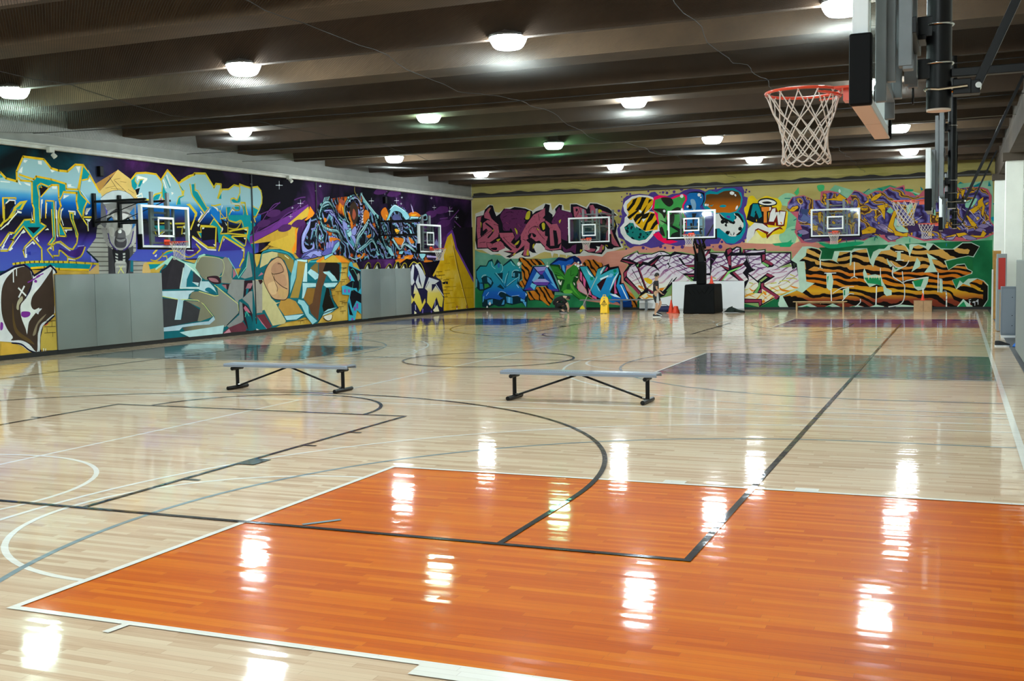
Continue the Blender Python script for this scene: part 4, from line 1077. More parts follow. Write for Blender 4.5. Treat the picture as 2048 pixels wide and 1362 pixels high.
# ================================================================== mural paint, in wall metres: (distance along the wall, height)
MURALS = [
 ('L', 'painted_sky', 'night sky with purple clouds painted across the mural wall', """
GALAXY F 0 -13.00,0.12 38.58,0.12 38.58,5.07 -13.00,5.07
SAND F 0 10.28,1.90 12.80,2.10 13.42,2.09 17.84,2.33 21.60,2.32 23.29,3.14 24.42,2.32 27.72,2.68 28.75,1.56 34.20,1.46 34.59,0.10 27.21,0.10 17.49,0.10 11.78,0.10 10.16,0.10
"""),
 ('L', 'painted_pyramid', 'sand coloured pyramid painted behind the pharaoh', """
b0803e F 0 15.05,4.28 15.91,4.71 15.52,4.40 15.20,4.08 15.07,4.29
d9b465 F 0 15.91,4.72 16.42,4.48 16.66,3.95 16.59,3.89 15.18,3.82 15.19,4.09 15.55,4.38
8d6a33 L 0.01 15.43,4.20 15.77,4.28
8d6a33 L 0.01 15.98,4.41 16.21,4.40
8d6a33 L 0.007 15.62,4.21 16.08,4.21
8d6a33 L 0.007 16.26,4.22 16.49,4.13
8d6a33 L 0.007 15.75,4.45 15.98,4.49
2c2a28 L 0.01 15.58,4.50 16.15,3.89
2c2a28 L 0.01 15.75,4.43 16.53,3.93
"""),
 ('L', 'painted_pharaoh', 'grey pharaoh head with striped headdress painted on the wall', """
BLUEZ F 0 14.56,4.61 14.85,4.63 15.28,3.99 15.02,3.42 14.59,2.47 14.43,2.47
STRIPEGREY F 0 15.22,3.90 15.45,4.07 15.68,4.15 15.91,4.18 16.14,4.16 16.34,4.08 16.60,3.93 16.71,3.31 17.01,2.68 17.30,2.37 16.86,2.26 16.72,1.92 14.99,1.95 15.06,2.31 14.68,2.58 14.87,3.14 15.03,3.54
b9c2c4 F 0 15.23,3.94 15.45,4.07 15.68,4.15 15.91,4.18 16.14,4.16 16.34,4.09 16.54,3.95 16.53,3.89 15.32,3.79 15.23,3.90
4a4d50 L 0.012 15.22,3.93 15.45,4.07 15.68,4.15 15.91,4.18 16.14,4.16 16.34,4.09 16.56,3.93
7f7d7b S 0 15.32,3.79 16.53,3.89 16.50,3.59 16.28,3.67 15.88,3.73 15.53,3.60 15.40,3.71
5d5c5e F 0 15.22,3.90 15.40,3.73 15.43,3.39 15.36,3.15 15.23,3.23 15.20,3.54
4f4aa0 F 0 15.32,3.77 15.50,3.56 15.45,3.27 15.42,3.39 15.39,3.63
8b8886 F 0 15.20,3.15 15.39,3.19 15.43,2.87 15.53,2.65 15.39,2.71 15.27,2.91
b5b2ac F 0 16.41,3.26 16.62,3.27 16.53,2.89 16.37,2.72 16.26,2.82
3c3b3e F 0 15.42,2.71 15.64,2.57 15.71,1.94 15.40,1.94
47464a F 0 15.98,2.55 16.37,2.72 16.33,1.93 16.00,1.93
1f1e22 S 0 15.61,2.65 16.16,2.66 16.20,2.31 16.06,1.93 15.66,1.94 15.62,2.31
1d6a78 F 0 16.25,2.33 16.35,2.37 16.33,2.01 16.21,2.02
9a9894 S 0 15.44,3.55 15.68,3.68 16.05,3.70 16.40,3.59 16.44,3.26 16.36,2.95 16.17,2.70 15.93,2.59 15.67,2.65 15.49,2.87 15.41,3.19
c9c7c1 S 0 15.64,3.54 15.81,3.57 15.80,3.41 15.66,3.42
cfccc6 S 0 15.98,3.55 16.28,3.59 16.15,3.46 15.97,3.41
c4c2bd S 0 16.03,3.29 16.32,3.26 16.24,3.03 16.04,3.00
b4b2ac S 0 15.48,3.19 15.67,3.16 15.63,2.96 15.52,2.99
5c5a5c S 0 15.71,3.08 15.90,3.14 16.07,3.09 16.08,2.90 15.89,2.92 15.69,2.90
3d3b3f S 0 15.66,2.89 15.89,2.92 16.12,2.90 16.08,2.70 15.90,2.65 15.70,2.69
7c7a7b S 0 15.71,2.90 15.88,2.87 16.09,2.90 16.00,2.82 15.80,2.82
e9e9e6 S 0 15.83,3.12 15.89,3.14 15.94,3.12 15.94,3.06 15.88,3.04 15.81,3.06
2b68b0 S 0 15.48,3.39 15.58,3.45 15.66,3.38 15.58,3.32 15.49,3.31
2b68b0 S 0 16.12,3.37 16.24,3.43 16.34,3.36 16.25,3.32
10151c F 0 15.42,3.42 15.58,3.48 15.69,3.43 15.58,3.45 15.46,3.35 15.41,3.29
10151c F 0 16.08,3.41 16.21,3.48 16.35,3.38 16.21,3.42 16.10,3.37
c9dcea F 0 16.15,3.39 16.21,3.42 16.19,3.36
2f6fae F 0 16.28,3.59 16.47,3.76 16.47,3.26 16.34,3.15 16.42,3.43
3f3d41 F 0 15.53,3.56 15.79,3.69 15.85,3.65 15.64,3.56 15.52,3.48
55504f F 0 15.93,3.61 16.16,3.62 16.42,3.53 16.27,3.54 16.04,3.58
4c3a86 C 0.038 15.45,3.03 15.50,2.81 15.64,2.65 15.77,2.60
4c3a86 C 0.039 16.40,3.11 16.29,2.82 16.13,2.66 15.98,2.59
b9b7c4 C 0.017 15.69,2.96 15.65,2.75 15.75,2.61
b9b7c4 C 0.017 16.12,2.92 16.14,2.76 16.03,2.63
b9b9b4 F 0 15.68,2.51 15.78,2.49 15.77,2.45 15.69,2.47
b9b9b4 F 0 15.96,2.51 16.05,2.52 16.05,2.47 15.96,2.46
b9b9b4 F 0 15.67,2.43 15.77,2.41 15.77,2.37 15.68,2.39
b9b9b4 F 0 15.96,2.43 16.05,2.44 16.04,2.39 15.96,2.38
b9b9b4 F 0 15.67,2.35 15.77,2.33 15.76,2.29 15.68,2.31
b9b9b4 F 0 15.95,2.35 16.04,2.36 16.04,2.31 15.95,2.29
8f8d8a S 0 15.68,2.29 16.05,2.29 16.07,2.08 16.00,1.93 15.69,1.94 15.65,2.10
b5b3ae F 0 15.71,2.30 16.02,2.30 16.05,2.23 15.67,2.24
b5b3ae F 0 15.69,2.18 16.05,2.18 16.04,2.13 15.68,2.13
d8d86a L 0.022 15.74,1.96 15.85,2.10 15.98,1.96
d8d86a L 0.017 15.80,2.18 15.91,2.06
d8d86a L 0.017 15.93,2.18 15.82,2.06
d0a866 F 0 14.70,2.07 14.81,2.20 15.07,2.24 15.06,1.95 14.69,1.95
d0a866 S 0 16.73,2.20 16.86,2.26 16.99,2.13 16.99,1.92 16.70,1.92
"""),
 ('L', 'painted_letters', 'pale blue to violet graffiti letters with yellow outlines by the first pads', """
BLUEZ F 0 11.36,4.30 12.05,4.36 12.21,4.23 12.51,4.19 12.52,4.42 12.75,4.80 13.39,4.78 13.60,4.58 14.07,4.54 14.39,4.74 14.67,4.74 14.89,4.50 15.24,4.04 15.20,3.28 15.07,3.21 15.00,2.90 14.64,2.55 15.05,2.25 14.73,2.05 12.78,2.14 11.91,2.08 11.23,2.07
e3b41c L 0.055 11.36,4.31 12.05,4.37 12.21,4.24 12.53,4.19 12.53,4.42 12.75,4.79 13.38,4.78 13.60,4.58 13.84,4.54 14.13,4.54 14.40,4.73 14.67,4.74 14.89,4.50 15.21,4.07
0b8a93 F 0 12.05,4.32 12.13,4.26 12.04,4.24
0b8a93 F 0 12.60,4.31 13.02,4.23 13.04,4.25 13.13,4.33 13.58,4.29 14.03,4.23 14.04,4.06 14.46,4.07 14.56,4.38 14.67,4.71 14.88,4.52 14.80,4.40 14.60,4.35 14.53,4.09 14.77,3.84 14.58,3.48 14.40,3.57 14.39,4.00 13.94,4.00 13.85,3.87 13.77,4.16 13.55,4.17 13.29,4.08 13.19,4.03 13.15,3.34 12.98,3.34 12.96,4.22
e3b41c L 0.048 12.59,4.36 13.04,4.27 13.12,4.35 13.58,4.31 14.06,4.23 14.06,4.10 14.45,4.11 14.65,4.71
e3b41c L 0.045 12.57,4.29 12.64,4.22 12.98,4.22 12.95,3.69 13.00,3.57 12.98,3.34
e3b41c L 0.035 13.15,3.34 13.18,3.86 13.14,4.12 13.25,4.19 13.52,4.12 13.23,3.86
1c0f12 F 0 13.20,4.07 13.27,4.14 13.48,4.10 13.22,3.87
e3b41c F 0 13.11,4.12 13.26,4.08 13.23,4.19 13.29,4.08
e3b41c L 0.047 13.52,4.12 13.59,4.17 13.81,4.18 13.80,3.87 13.85,3.66 13.78,3.54 13.76,3.36
e3b41c L 0.054 13.96,4.02 14.41,4.02 14.38,3.81 14.43,3.58 14.57,3.39
e3b41c L 0.039 13.96,4.02 13.93,3.94 13.83,3.81 13.87,3.66
e3b41c L 0.037 14.65,4.71 14.50,4.10 14.54,4.00 14.85,3.77
e3b41c L 0.041 14.60,4.35 14.82,4.40 14.87,4.49
e3b41c L 0.04 14.75,3.83 14.64,3.66 14.59,3.39
e3b41c L 0.034 12.07,3.78 12.47,3.80 12.47,3.76
e3b41c L 0.051 12.09,3.78 12.08,3.31
e3b41c L 0.028 12.12,3.53 12.18,3.72 12.28,3.77
0b6a78 F 0 12.12,3.75 12.25,3.76 12.15,3.65
d2b92b F 0 12.25,3.31 12.40,3.58 12.58,3.72 12.82,3.76 12.72,3.65 12.63,3.52 12.48,3.53 12.35,3.32
0b8a93 F 0 12.34,3.38 12.47,3.56 12.68,3.70 12.57,3.54 12.45,3.53
15141a F 0 12.14,3.63 12.29,3.74 12.45,3.75 12.45,3.65 12.29,3.50 12.24,3.31 12.12,3.31
e4e6e2 L 0.031 12.17,3.66 12.28,3.74 12.44,3.74 12.44,3.65
e3b41c L 0.033 13.35,3.35 13.38,3.78 13.64,3.78 13.63,3.36
0b8a93 F 0 13.56,3.76 13.62,3.76 13.59,3.36 13.54,3.36
e4e6e2 L 0.022 13.41,3.73 13.38,3.47
e4e6e2 F 0 13.23,3.80 13.29,3.81 13.28,3.71 13.25,3.69 13.21,3.34 13.20,3.34
e4e6e2 L 0.022 13.70,3.78 13.68,3.36
e4e6e2 L 0.034 14.10,3.55 14.32,3.55 14.30,3.47
e4e6e2 L 0.025 13.93,3.62 13.85,3.52 13.82,3.36
e4e6e2 F 0 12.57,4.22 12.65,4.13 12.65,4.11 12.58,4.13
e4e6e2 F 0 12.72,4.18 12.92,4.16 12.92,4.10 12.80,4.13
e4e6e2 F 0 12.76,4.72 12.88,4.72 12.81,4.65 12.75,4.66
e4e6e2 F 0 13.19,4.73 13.31,4.73 13.31,4.64 13.20,4.65
e4e6e2 F 0 12.59,4.41 12.63,4.48 12.72,4.56 12.69,4.40
e4e6e2 F 0 13.56,4.55 13.72,4.52 13.62,4.48
e4e6e2 F 0 14.42,4.68 14.57,4.70 14.51,4.52
e4e6e2 F 0 14.11,4.22 14.24,4.23 14.22,4.18 14.40,4.16 14.12,4.15
e4e6e2 F 0 13.60,4.14 13.76,4.15 13.74,4.08 13.60,4.08
e4e6e2 F 0 13.97,3.95 14.16,3.95 13.95,3.85
e4e6e2 F 0 14.55,4.09 14.83,3.82 14.77,3.86 14.56,4.06
e4e6e2 F 0 14.85,4.42 14.92,4.34 14.81,4.33
e4e6e2 F 0 14.88,3.67 14.71,3.65 14.65,3.52 14.75,3.50 14.75,3.54
e4e6e2 L 0.026 12.04,4.16 12.32,4.16
0b8a93 F 0 13.00,3.56 13.16,3.57 13.16,3.25 13.35,3.16 12.94,2.86 12.65,3.15 12.29,2.80 12.28,2.83 12.68,3.27 12.91,3.29 12.90,3.24 12.99,3.24
d2b92b L 0.039 13.00,3.58 12.99,3.24 12.87,3.24 12.91,3.31 12.69,3.29 12.37,2.97 12.22,2.98 11.94,2.66
d2b92b L 0.038 13.17,3.59 13.17,3.24 13.35,3.16 12.92,2.85 12.65,3.14 12.31,2.82 12.25,2.82 12.35,2.80 12.15,2.55 11.94,2.55
0e0d14 F 0 12.76,3.12 13.17,3.13 12.95,2.97
d2b92b L 0.034 12.92,2.85 12.65,2.64 12.63,2.56 12.60,2.57 12.66,2.39
d2b92b L 0.043 12.92,2.85 13.18,2.61 13.17,2.29
d2b92b L 0.051 12.10,3.52 12.09,3.24 11.97,3.11
d2b92b L 0.043 12.42,3.54 12.22,3.30 12.09,3.22
0b8a93 F 0 12.31,3.38 12.41,3.49 12.46,3.50 12.34,3.41
e4e6e2 F 0 12.49,3.51 12.62,3.48 12.61,3.44 12.48,3.45
e4e6e2 L 0.028 12.48,3.45 12.19,3.19 11.97,3.04
e4e6e2 F 0 12.14,3.17 12.22,3.22 12.25,3.21 12.19,3.15
e4e6e2 F 0 12.92,3.50 12.94,3.35 12.97,3.29 12.92,3.29
e4e6e2 L 0.026 12.30,2.94 12.23,2.94 12.03,2.68
e4e6e2 F 0 11.97,2.63 12.06,2.71 12.07,2.67 12.01,2.60
e4e6e2 L 0.02 11.94,2.59 12.14,2.59
e4e6e2 L 0.023 12.66,3.06 12.19,2.56
e4e6e2 F 0 12.58,2.99 12.66,3.06 12.71,3.00 12.61,2.96
e4e6e2 F 0 12.19,2.56 12.27,2.64 12.31,2.61 12.22,2.55
e4e6e2 F 0 13.00,2.85 13.08,2.91 13.06,2.86 13.11,2.79 13.09,2.77
e4e6e2 F 0 12.87,2.76 12.92,2.79 12.99,2.73 12.95,2.70
e4e6e2 L 0.024 12.91,2.77 12.69,2.62 12.67,2.39
e4e6e2 F 0 12.67,2.48 12.72,2.48 12.71,2.39 12.67,2.39
28329a F 0 12.74,2.53 12.83,2.54 12.83,2.45 12.75,2.48
d2b92b L 0.035 13.55,3.58 13.56,2.89 13.37,2.71 13.56,2.72 13.35,2.58 13.54,2.38 13.53,2.44 13.72,2.44 13.73,2.58
d2b92b L 0.036 13.64,3.59 13.62,2.84 13.47,2.72
0b8a93 L 0.041 13.59,3.56 13.59,2.88 13.47,2.75
d2b92b L 0.036 13.80,3.59 13.75,3.27 13.76,2.93 13.99,2.92 13.80,3.27 13.87,3.60
0b8a93 F 0 13.79,3.22 13.95,2.96 13.77,2.96
0b8a93 F 0 14.37,3.62 14.64,3.63 14.57,3.40
d2b92b L 0.038 14.39,3.62 14.56,3.40 14.73,3.20 14.74,3.07
d2b92b L 0.043 14.62,3.63 14.57,3.42 14.88,3.43
d2b92b L 0.042 14.12,3.51 14.25,3.51 14.24,3.34 14.38,2.98 14.33,2.76 14.18,2.60 14.05,2.63 13.79,2.79 13.61,2.76 13.54,2.70 13.54,2.56
d2b92b L 0.037 14.14,3.51 14.16,3.37 14.30,3.08 14.33,2.90
0c7f63 L 0.025 14.20,3.48 14.22,3.31 14.35,2.95
d2b92b L 0.034 13.89,3.13 14.19,3.13
e4e6e2 L 0.022 13.85,3.57 13.84,3.39 13.91,3.19
e4e6e2 L 0.028 13.71,3.57 13.69,2.95
e4e6e2 F 0 13.67,2.95 13.72,2.95 13.71,2.88
e4e6e2 L 0.025 13.93,3.08 14.19,3.09
e4e6e2 F 0 13.95,3.07 14.03,3.08 13.99,3.01
e4e6e2 L 0.028 14.09,3.56 14.33,3.54 14.31,3.46
e4e6e2 F 0 14.65,3.37 14.86,3.38 14.79,3.31
e4e6e2 F 0 14.70,3.58 14.75,3.57 14.71,3.48 14.66,3.49
e4e6e2 L 0.02 14.74,3.32 14.75,3.07
e4e6e2 C 0.03 13.62,2.68 13.66,2.74 13.78,2.74 14.03,2.60 14.16,2.54
e4e6e2 F 0 13.43,2.62 13.49,2.65 13.49,2.59
3a216f F 0 13.73,2.65 14.04,2.55 14.31,2.61 14.45,2.71 14.61,2.71 14.53,2.49 14.30,2.39 14.04,2.45 13.80,2.57
d2b92b L 0.042 13.72,2.57 13.80,2.56 14.00,2.42 14.00,2.29
d2b92b C 0.04 14.00,2.42 14.20,2.36 14.45,2.43 14.61,2.67
e4e6e2 L 0.02 14.02,2.36 14.26,2.33
8f8ee0 L 0.023 14.35,2.68 14.58,2.70
8f8ee0 F 0 14.79,2.45 14.98,2.28 14.81,2.29
d2b92b C 0.054 12.27,2.24 12.79,2.29 13.39,2.29 14.03,2.28 15.05,2.23
0b8a93 F 0 12.64,2.25 13.39,2.26 14.03,2.25 14.81,2.22 14.73,2.09 13.70,2.13 12.81,2.15
e3b41c L 0.053 12.81,2.14 13.23,2.16 13.70,2.11 14.71,2.08
e3b41c L 0.035 14.81,2.23 14.73,2.09
15141a L 0.03 13.29,3.08 13.42,3.06
e4e6e2 F 0 13.30,3.06 13.40,3.11 13.44,3.07
"""),
 ('L', 'painted_letters', 'brown and white graffiti letters with an X beside the first pads', """
d9dadd F 0 11.78,1.97 12.44,2.20 12.61,2.19 12.82,2.09 12.90,1.95 12.92,1.98 13.43,2.20 13.56,2.17 13.60,2.01 13.50,1.99 13.50,1.04 13.21,0.84 13.09,0.75 13.00,0.37 12.96,0.10 12.85,0.10 12.64,0.15 12.41,0.31 12.12,0.41 11.81,0.45 11.69,0.46
141432 L 0.051 11.78,1.95 12.33,2.18 12.61,2.22 12.82,2.09 12.90,1.96 13.43,2.20 13.58,2.08 13.61,2.01
3d2f27 S 0 12.25,2.06 12.37,2.13 12.61,2.18 12.78,2.09 12.83,1.90 12.79,1.64 12.60,1.41 12.45,1.26 12.45,0.99 12.58,0.66 12.60,0.57 12.68,0.86 12.87,1.11 13.09,1.16 13.00,1.08 12.95,1.03 12.77,1.21 12.78,1.38 12.87,1.52 13.08,1.70 13.42,2.05 13.49,2.13 13.49,1.96 13.48,1.04 13.24,0.88 13.02,0.75 12.92,0.44 12.87,0.12 12.65,0.32 12.41,0.43 12.12,0.45 12.17,0.53 12.01,0.74 11.90,1.02 11.88,1.35 11.93,1.68 12.06,1.90
5a4426 S 0 12.22,1.34 12.25,0.90 12.36,0.65 12.70,0.42 12.80,0.30 12.50,0.44 12.26,0.62 12.19,0.90
87765f S 0 13.22,1.02 12.94,0.84 12.77,0.54 12.86,0.55 12.94,0.76 13.10,0.90
b0a58a S 0 12.50,1.48 12.37,1.37 12.32,1.20 12.38,1.16 12.41,1.28 12.52,1.39
e4e6e2 S 0 12.45,1.26 12.60,1.39 12.83,1.59 13.08,1.72 12.80,1.45 12.76,1.25 12.85,1.14 13.01,1.17 12.68,0.86 12.60,0.59 12.56,0.71 12.46,0.95 12.48,1.09
dfe0e0 L 0.042 12.40,1.68 12.63,1.48
dfe0e0 L 0.042 12.59,1.72 12.40,1.45
e8e9ea L 0.023 12.38,2.13 12.37,1.96
e8e9ea L 0.026 12.28,2.09 12.27,1.81
14183c C 0.027 12.84,2.05 12.82,1.76 12.60,1.42
141432 C 0.035 12.12,0.39 12.41,0.34 12.64,0.18 12.87,0.10 12.99,0.13 13.01,0.44 13.11,0.71 13.49,0.97
e8e9ea C 0.031 13.45,0.99 13.16,0.81 12.97,0.61 12.93,0.41 12.94,0.15 12.83,0.10
7b2d92 L 0.027 12.80,1.85 13.03,1.93
7b2d92 L 0.027 12.69,1.80 12.92,1.88
7b2d92 L 0.028 12.96,1.93 13.19,2.01
7b2d92 S 0 12.92,1.86 12.98,1.84 12.96,1.79 12.89,1.81
7b2d92 S 0 13.03,1.98 13.09,1.96 13.06,1.93 13.01,1.93
7b2d92 S 0 12.48,1.11 12.69,1.10 12.73,1.04 12.66,0.98 12.53,0.97 12.45,1.02
7b2d92 S 0 11.84,0.89 11.91,0.86 11.89,0.73 11.82,0.72
d5a63f F 0 11.83,0.43 12.12,0.38 12.43,0.29 12.68,0.12 11.79,0.10
c9a94a F 0 13.11,0.73 13.51,0.86 13.51,0.10 12.99,0.16 13.01,0.46
c0492a L 0.035 12.85,0.10 12.95,0.10
c0492a L 0.028 13.16,0.74 13.27,0.79
2a2620 L 0.014 13.14,0.85 13.51,0.84
2a2620 L 0.014 13.13,0.71 13.50,0.70
2a2620 L 0.014 13.13,0.56 13.49,0.55
2a2620 L 0.012 13.39,0.83 13.38,0.71
2a2620 L 0.012 13.22,0.69 13.22,0.57
2a2620 L 0.012 13.40,0.57 13.39,0.45
e8e6da L 0.028 13.08,0.19 13.08,0.10
e8e6da L 0.024 13.15,0.18 13.14,0.10
"""),
 ('L', 'painted_letters', 'pale blue to violet graffiti letters with yellow outlines above the grey lettering', """
BLUEZ F 0 16.39,4.49 16.60,4.67 17.39,4.70 17.58,4.56 17.87,4.85 18.32,4.51 19.05,4.83 19.55,4.88 19.89,4.46 20.04,4.60 20.14,3.92 22.26,3.78 21.97,2.15 20.64,2.04 19.09,2.38 16.89,2.28 16.15,2.33 16.47,2.58 16.55,3.87 16.72,4.29 16.50,4.22
BLUEZ F 0 18.43,4.58 19.04,4.84 19.54,4.87 19.93,4.46 20.02,4.61 20.28,4.60 20.29,4.45 20.62,4.48 20.91,4.62 21.16,4.60 21.19,4.67 21.74,4.58 22.12,4.64 22.35,4.45 22.34,4.18 22.21,3.91 21.97,3.68 21.84,3.68 21.94,3.51 21.65,2.55 21.42,2.41 19.98,2.53 18.28,2.65
e3b41c L 0.055 16.40,4.49 16.60,4.67 16.98,4.71 17.39,4.70 17.58,4.55 17.87,4.85 18.32,4.51 19.05,4.83
0b8a93 F 0 16.39,4.46 16.57,4.59 16.56,4.46 16.61,4.38 16.59,4.29 16.50,4.21 16.41,4.30
0b8a93 F 0 16.75,4.50 16.86,4.49 16.72,4.31 16.64,4.32
d2b92b L 0.031 16.59,4.58 16.54,4.46 16.62,4.38
d2b92b L 0.024 16.89,4.54 16.73,4.50 16.64,4.37
f0ede0 F 0 16.64,4.61 17.03,4.57 17.02,4.52 16.86,4.41 16.82,4.45 16.91,4.54 16.66,4.52 16.66,4.46 16.62,4.50
0b8a93 F 0 17.66,4.41 17.76,4.25 17.86,4.20 17.86,4.09 17.68,4.02 17.62,4.04 17.62,4.22
d2b92b L 0.037 17.58,4.55 17.63,4.45 17.60,4.22 17.61,4.12 17.53,4.06
0b8a93 L 0.033 17.75,4.66 17.95,4.35
f0ede0 L 0.038 17.68,4.57 17.78,4.34
e8e6e0 L 0.03 17.82,4.72 17.97,4.42
0b8a93 F 0 17.15,3.95 17.23,4.06 17.39,4.15 17.54,4.16 17.44,4.01
d2b92b L 0.042 16.60,3.96 16.85,3.98 17.14,3.98 17.30,4.14 17.60,4.21 17.58,4.10 17.47,3.96
0b8a93 L 0.024 16.57,3.93 17.14,3.94
8d3f8f F 0 17.56,4.08 17.59,3.98 17.69,3.94 17.65,3.92 17.48,3.91
e3b41c L 0.038 17.61,4.06 17.68,3.97 17.84,4.05
0c7f63 L 0.029 18.33,4.48 18.54,4.29
d2b92b L 0.034 18.32,4.51 18.45,4.27 18.58,4.32
d2b92b F 0 18.45,4.31 18.56,4.28 18.52,4.19 18.43,4.20
0b8a93 F 0 18.20,3.90 18.26,4.05 18.34,4.12 18.54,4.19 18.54,4.16 18.36,4.08 18.38,3.91
d2b92b L 0.026 18.54,4.19 18.29,4.12 18.19,3.90
f0ede0 L 0.036 16.56,4.05 16.77,4.14 16.81,4.03 16.60,4.01
f0ede0 F 0 18.10,4.22 18.00,4.25 18.01,4.16
d2b92b F 0 18.62,3.92 18.78,3.96 19.10,3.71 19.08,3.61 18.92,3.49 19.00,3.66 18.75,3.87
d2b92b L 0.062 18.43,4.58 18.77,4.74 19.03,4.80 19.04,4.84 19.54,4.87 19.92,4.48 20.02,4.60 20.27,4.60 20.24,4.48 20.07,4.16
d2b92b L 0.054 20.26,4.38 20.31,4.45 20.62,4.47 20.91,4.62 21.16,4.59 21.19,4.66 21.46,4.61 21.74,4.58 21.85,4.60 22.12,4.64 22.29,4.52 22.34,4.32 22.31,4.13 22.16,3.93 21.97,3.68 21.86,3.69 21.94,3.51
0b8a93 F 0 18.89,4.52 19.02,4.53 19.02,4.34 19.14,4.30 19.55,3.84 19.41,3.74 18.91,4.21
d2b92b L 0.054 18.81,4.53 18.87,4.26 18.92,4.17 19.42,3.72
d2b92b L 0.036 19.04,4.56 19.04,4.36 19.16,4.35 19.55,3.88 19.65,3.88
0b8a93 F 0 20.11,4.16 20.26,4.33 20.25,4.16
d2b92b L 0.035 20.26,4.38 20.09,4.15
0b8a93 S 0 20.73,4.18 20.89,4.19 21.03,4.15 21.17,4.33 21.18,4.12 20.86,4.08
d2b92b L 0.049 21.19,4.64 21.19,4.41 21.03,4.16 20.87,4.22 20.70,4.18
e8e4c0 C 0.043 20.72,4.18 20.74,4.06 21.09,4.04 21.30,4.01 21.35,3.83
0b8a93 F 0 20.50,3.92 20.69,3.94 20.52,3.59
0b8a93 S 0 20.90,3.95 21.08,3.96 21.10,3.90 20.95,3.89
d2b92b C 0.039 20.77,3.93 20.93,3.85 21.12,3.87 21.13,3.99 20.90,3.99
d2b92b C 0.039 20.75,3.88 20.54,3.57 20.77,3.49 21.06,3.47 21.25,3.57 21.35,3.83 21.28,4.01
0b8a93 F 0 21.32,4.03 21.45,3.96 21.57,3.54 21.92,3.47 21.86,2.54 21.22,3.31 21.23,3.57 21.37,3.83
d2b92b L 0.057 21.20,4.09 21.43,4.10 21.45,3.96 21.61,3.53 21.74,3.51
0b8a93 F 0 21.84,3.98 22.12,3.90 21.95,3.71 21.84,3.74
d2b92b L 0.031 21.84,4.02 22.16,3.91
d2b92b L 0.036 19.65,3.88 19.06,3.39
e8e4e0 L 0.021 19.70,3.85 19.14,3.39
e4e6e2 L 0.04 19.24,3.75 19.33,3.68 19.13,3.48
e4e6e2 F 0 19.54,3.73 19.66,3.82 19.66,3.77 19.58,3.72
1273c8 F 0 19.78,3.89 19.98,3.86 20.17,3.68 20.44,3.54 20.35,3.41 20.03,3.47 19.73,3.69
d2b92b L 0.022 19.98,3.92 20.46,3.53
d2b92b L 0.022 19.73,3.68 20.09,3.41
d2b92b L 0.038 20.18,3.83 20.17,3.56 20.48,3.61 20.48,3.92
d2b92b L 0.047 19.75,3.95 19.90,3.94 20.22,4.00
e4e6e2 F 0 19.79,3.94 20.06,3.88 20.07,3.77 19.98,3.85
e4e6e2 F 0 20.26,3.97 20.30,3.96 20.23,3.81
e4e6e2 L 0.029 20.70,3.79 20.77,3.86 20.87,3.82
14131a F 0 17.16,3.37 18.08,3.34 18.61,3.39 18.99,3.49 19.27,3.38 19.63,3.39 20.07,2.85 18.83,3.01 18.75,3.05 18.70,3.17 18.48,2.99 17.39,2.95 17.18,3.23
0b8a93 F 0 17.21,3.28 17.87,3.30 17.42,3.05
d2b92b L 0.047 17.18,3.38 17.54,3.36 18.08,3.36 18.61,3.38
d2b92b L 0.041 17.89,3.29 17.42,3.05
d2b92b L 0.033 17.19,3.25 17.31,2.98
dfe0e0 L 0.025 17.89,3.25 17.42,3.00
d2b92b L 0.057 19.00,3.64 18.97,3.53 18.76,3.20
d2b92b L 0.039 18.17,3.26 18.41,3.27 18.37,3.06
d2b92b L 0.035 18.41,3.27 18.61,3.36
e4e6e2 F 0 18.44,3.28 18.60,3.34 18.49,3.21
e4e6e2 F 0 18.40,3.09 18.54,3.13 18.51,3.06
d2b92b L 0.064 19.22,3.32 19.95,3.32 19.88,2.68 19.51,2.70 18.83,3.01
100f16 F 0 19.29,3.27 19.92,3.29 19.85,2.74 19.57,2.72 19.26,2.86
241a5c F 0 19.27,2.89 19.87,2.94 19.84,2.76 19.57,2.73 19.29,2.84
0b8a93 F 0 19.03,3.16 19.25,3.11 19.24,2.97
d2b92b L 0.036 19.22,3.30 19.24,3.14 19.06,3.15 19.21,2.98
e4e6e2 F 0 19.29,3.28 19.40,3.28 19.37,3.24 19.29,3.23
e4e6e2 F 0 19.07,3.35 19.15,3.39 19.19,3.36 19.11,3.29
0b8a93 F 0 19.66,3.37 19.86,3.56 20.24,3.26 20.17,3.11 20.52,3.10 20.64,3.08 21.37,2.77 21.27,2.73 20.28,3.04 20.15,2.83 20.04,2.85 20.00,3.31
d2b92b L 0.032 19.66,3.37 19.86,3.56
d2b92b L 0.042 19.86,3.56 20.24,3.26 20.14,3.11 20.53,3.13 21.48,3.10
17161d F 0 20.19,3.57 20.49,3.47 20.50,3.15 20.23,3.15 20.30,3.26
e4e6e2 F 0 20.37,3.48 20.48,3.39 20.45,3.36
e4e6e2 F 0 20.24,3.33 20.28,3.26 20.21,3.15
d2b92b L 0.033 20.52,3.49 20.51,3.13
0b8a93 F 0 20.55,3.51 21.03,3.46 21.19,3.53 21.34,3.34 21.72,3.31 21.68,3.73 20.56,3.69
d2b92b C 0.039 20.55,3.54 20.91,3.48 21.19,3.54 21.31,3.34
d2b92b C 0.039 20.54,3.30 20.78,3.27 20.99,3.31 21.19,3.49
d2b92b L 0.059 20.56,3.19 21.53,3.33 21.48,3.12
0e0d12 F 0 20.65,3.19 21.49,3.29 21.47,3.17
e4e6e2 F 0 21.30,3.27 21.49,3.29 21.46,3.23
d2b92b L 0.044 20.70,3.05 21.45,3.06 21.37,2.79 21.30,2.75 20.67,3.03
0e0d12 F 0 20.82,3.03 21.38,3.02 21.34,2.83
e4e6e2 F 0 21.29,3.01 21.40,3.02 21.36,2.95
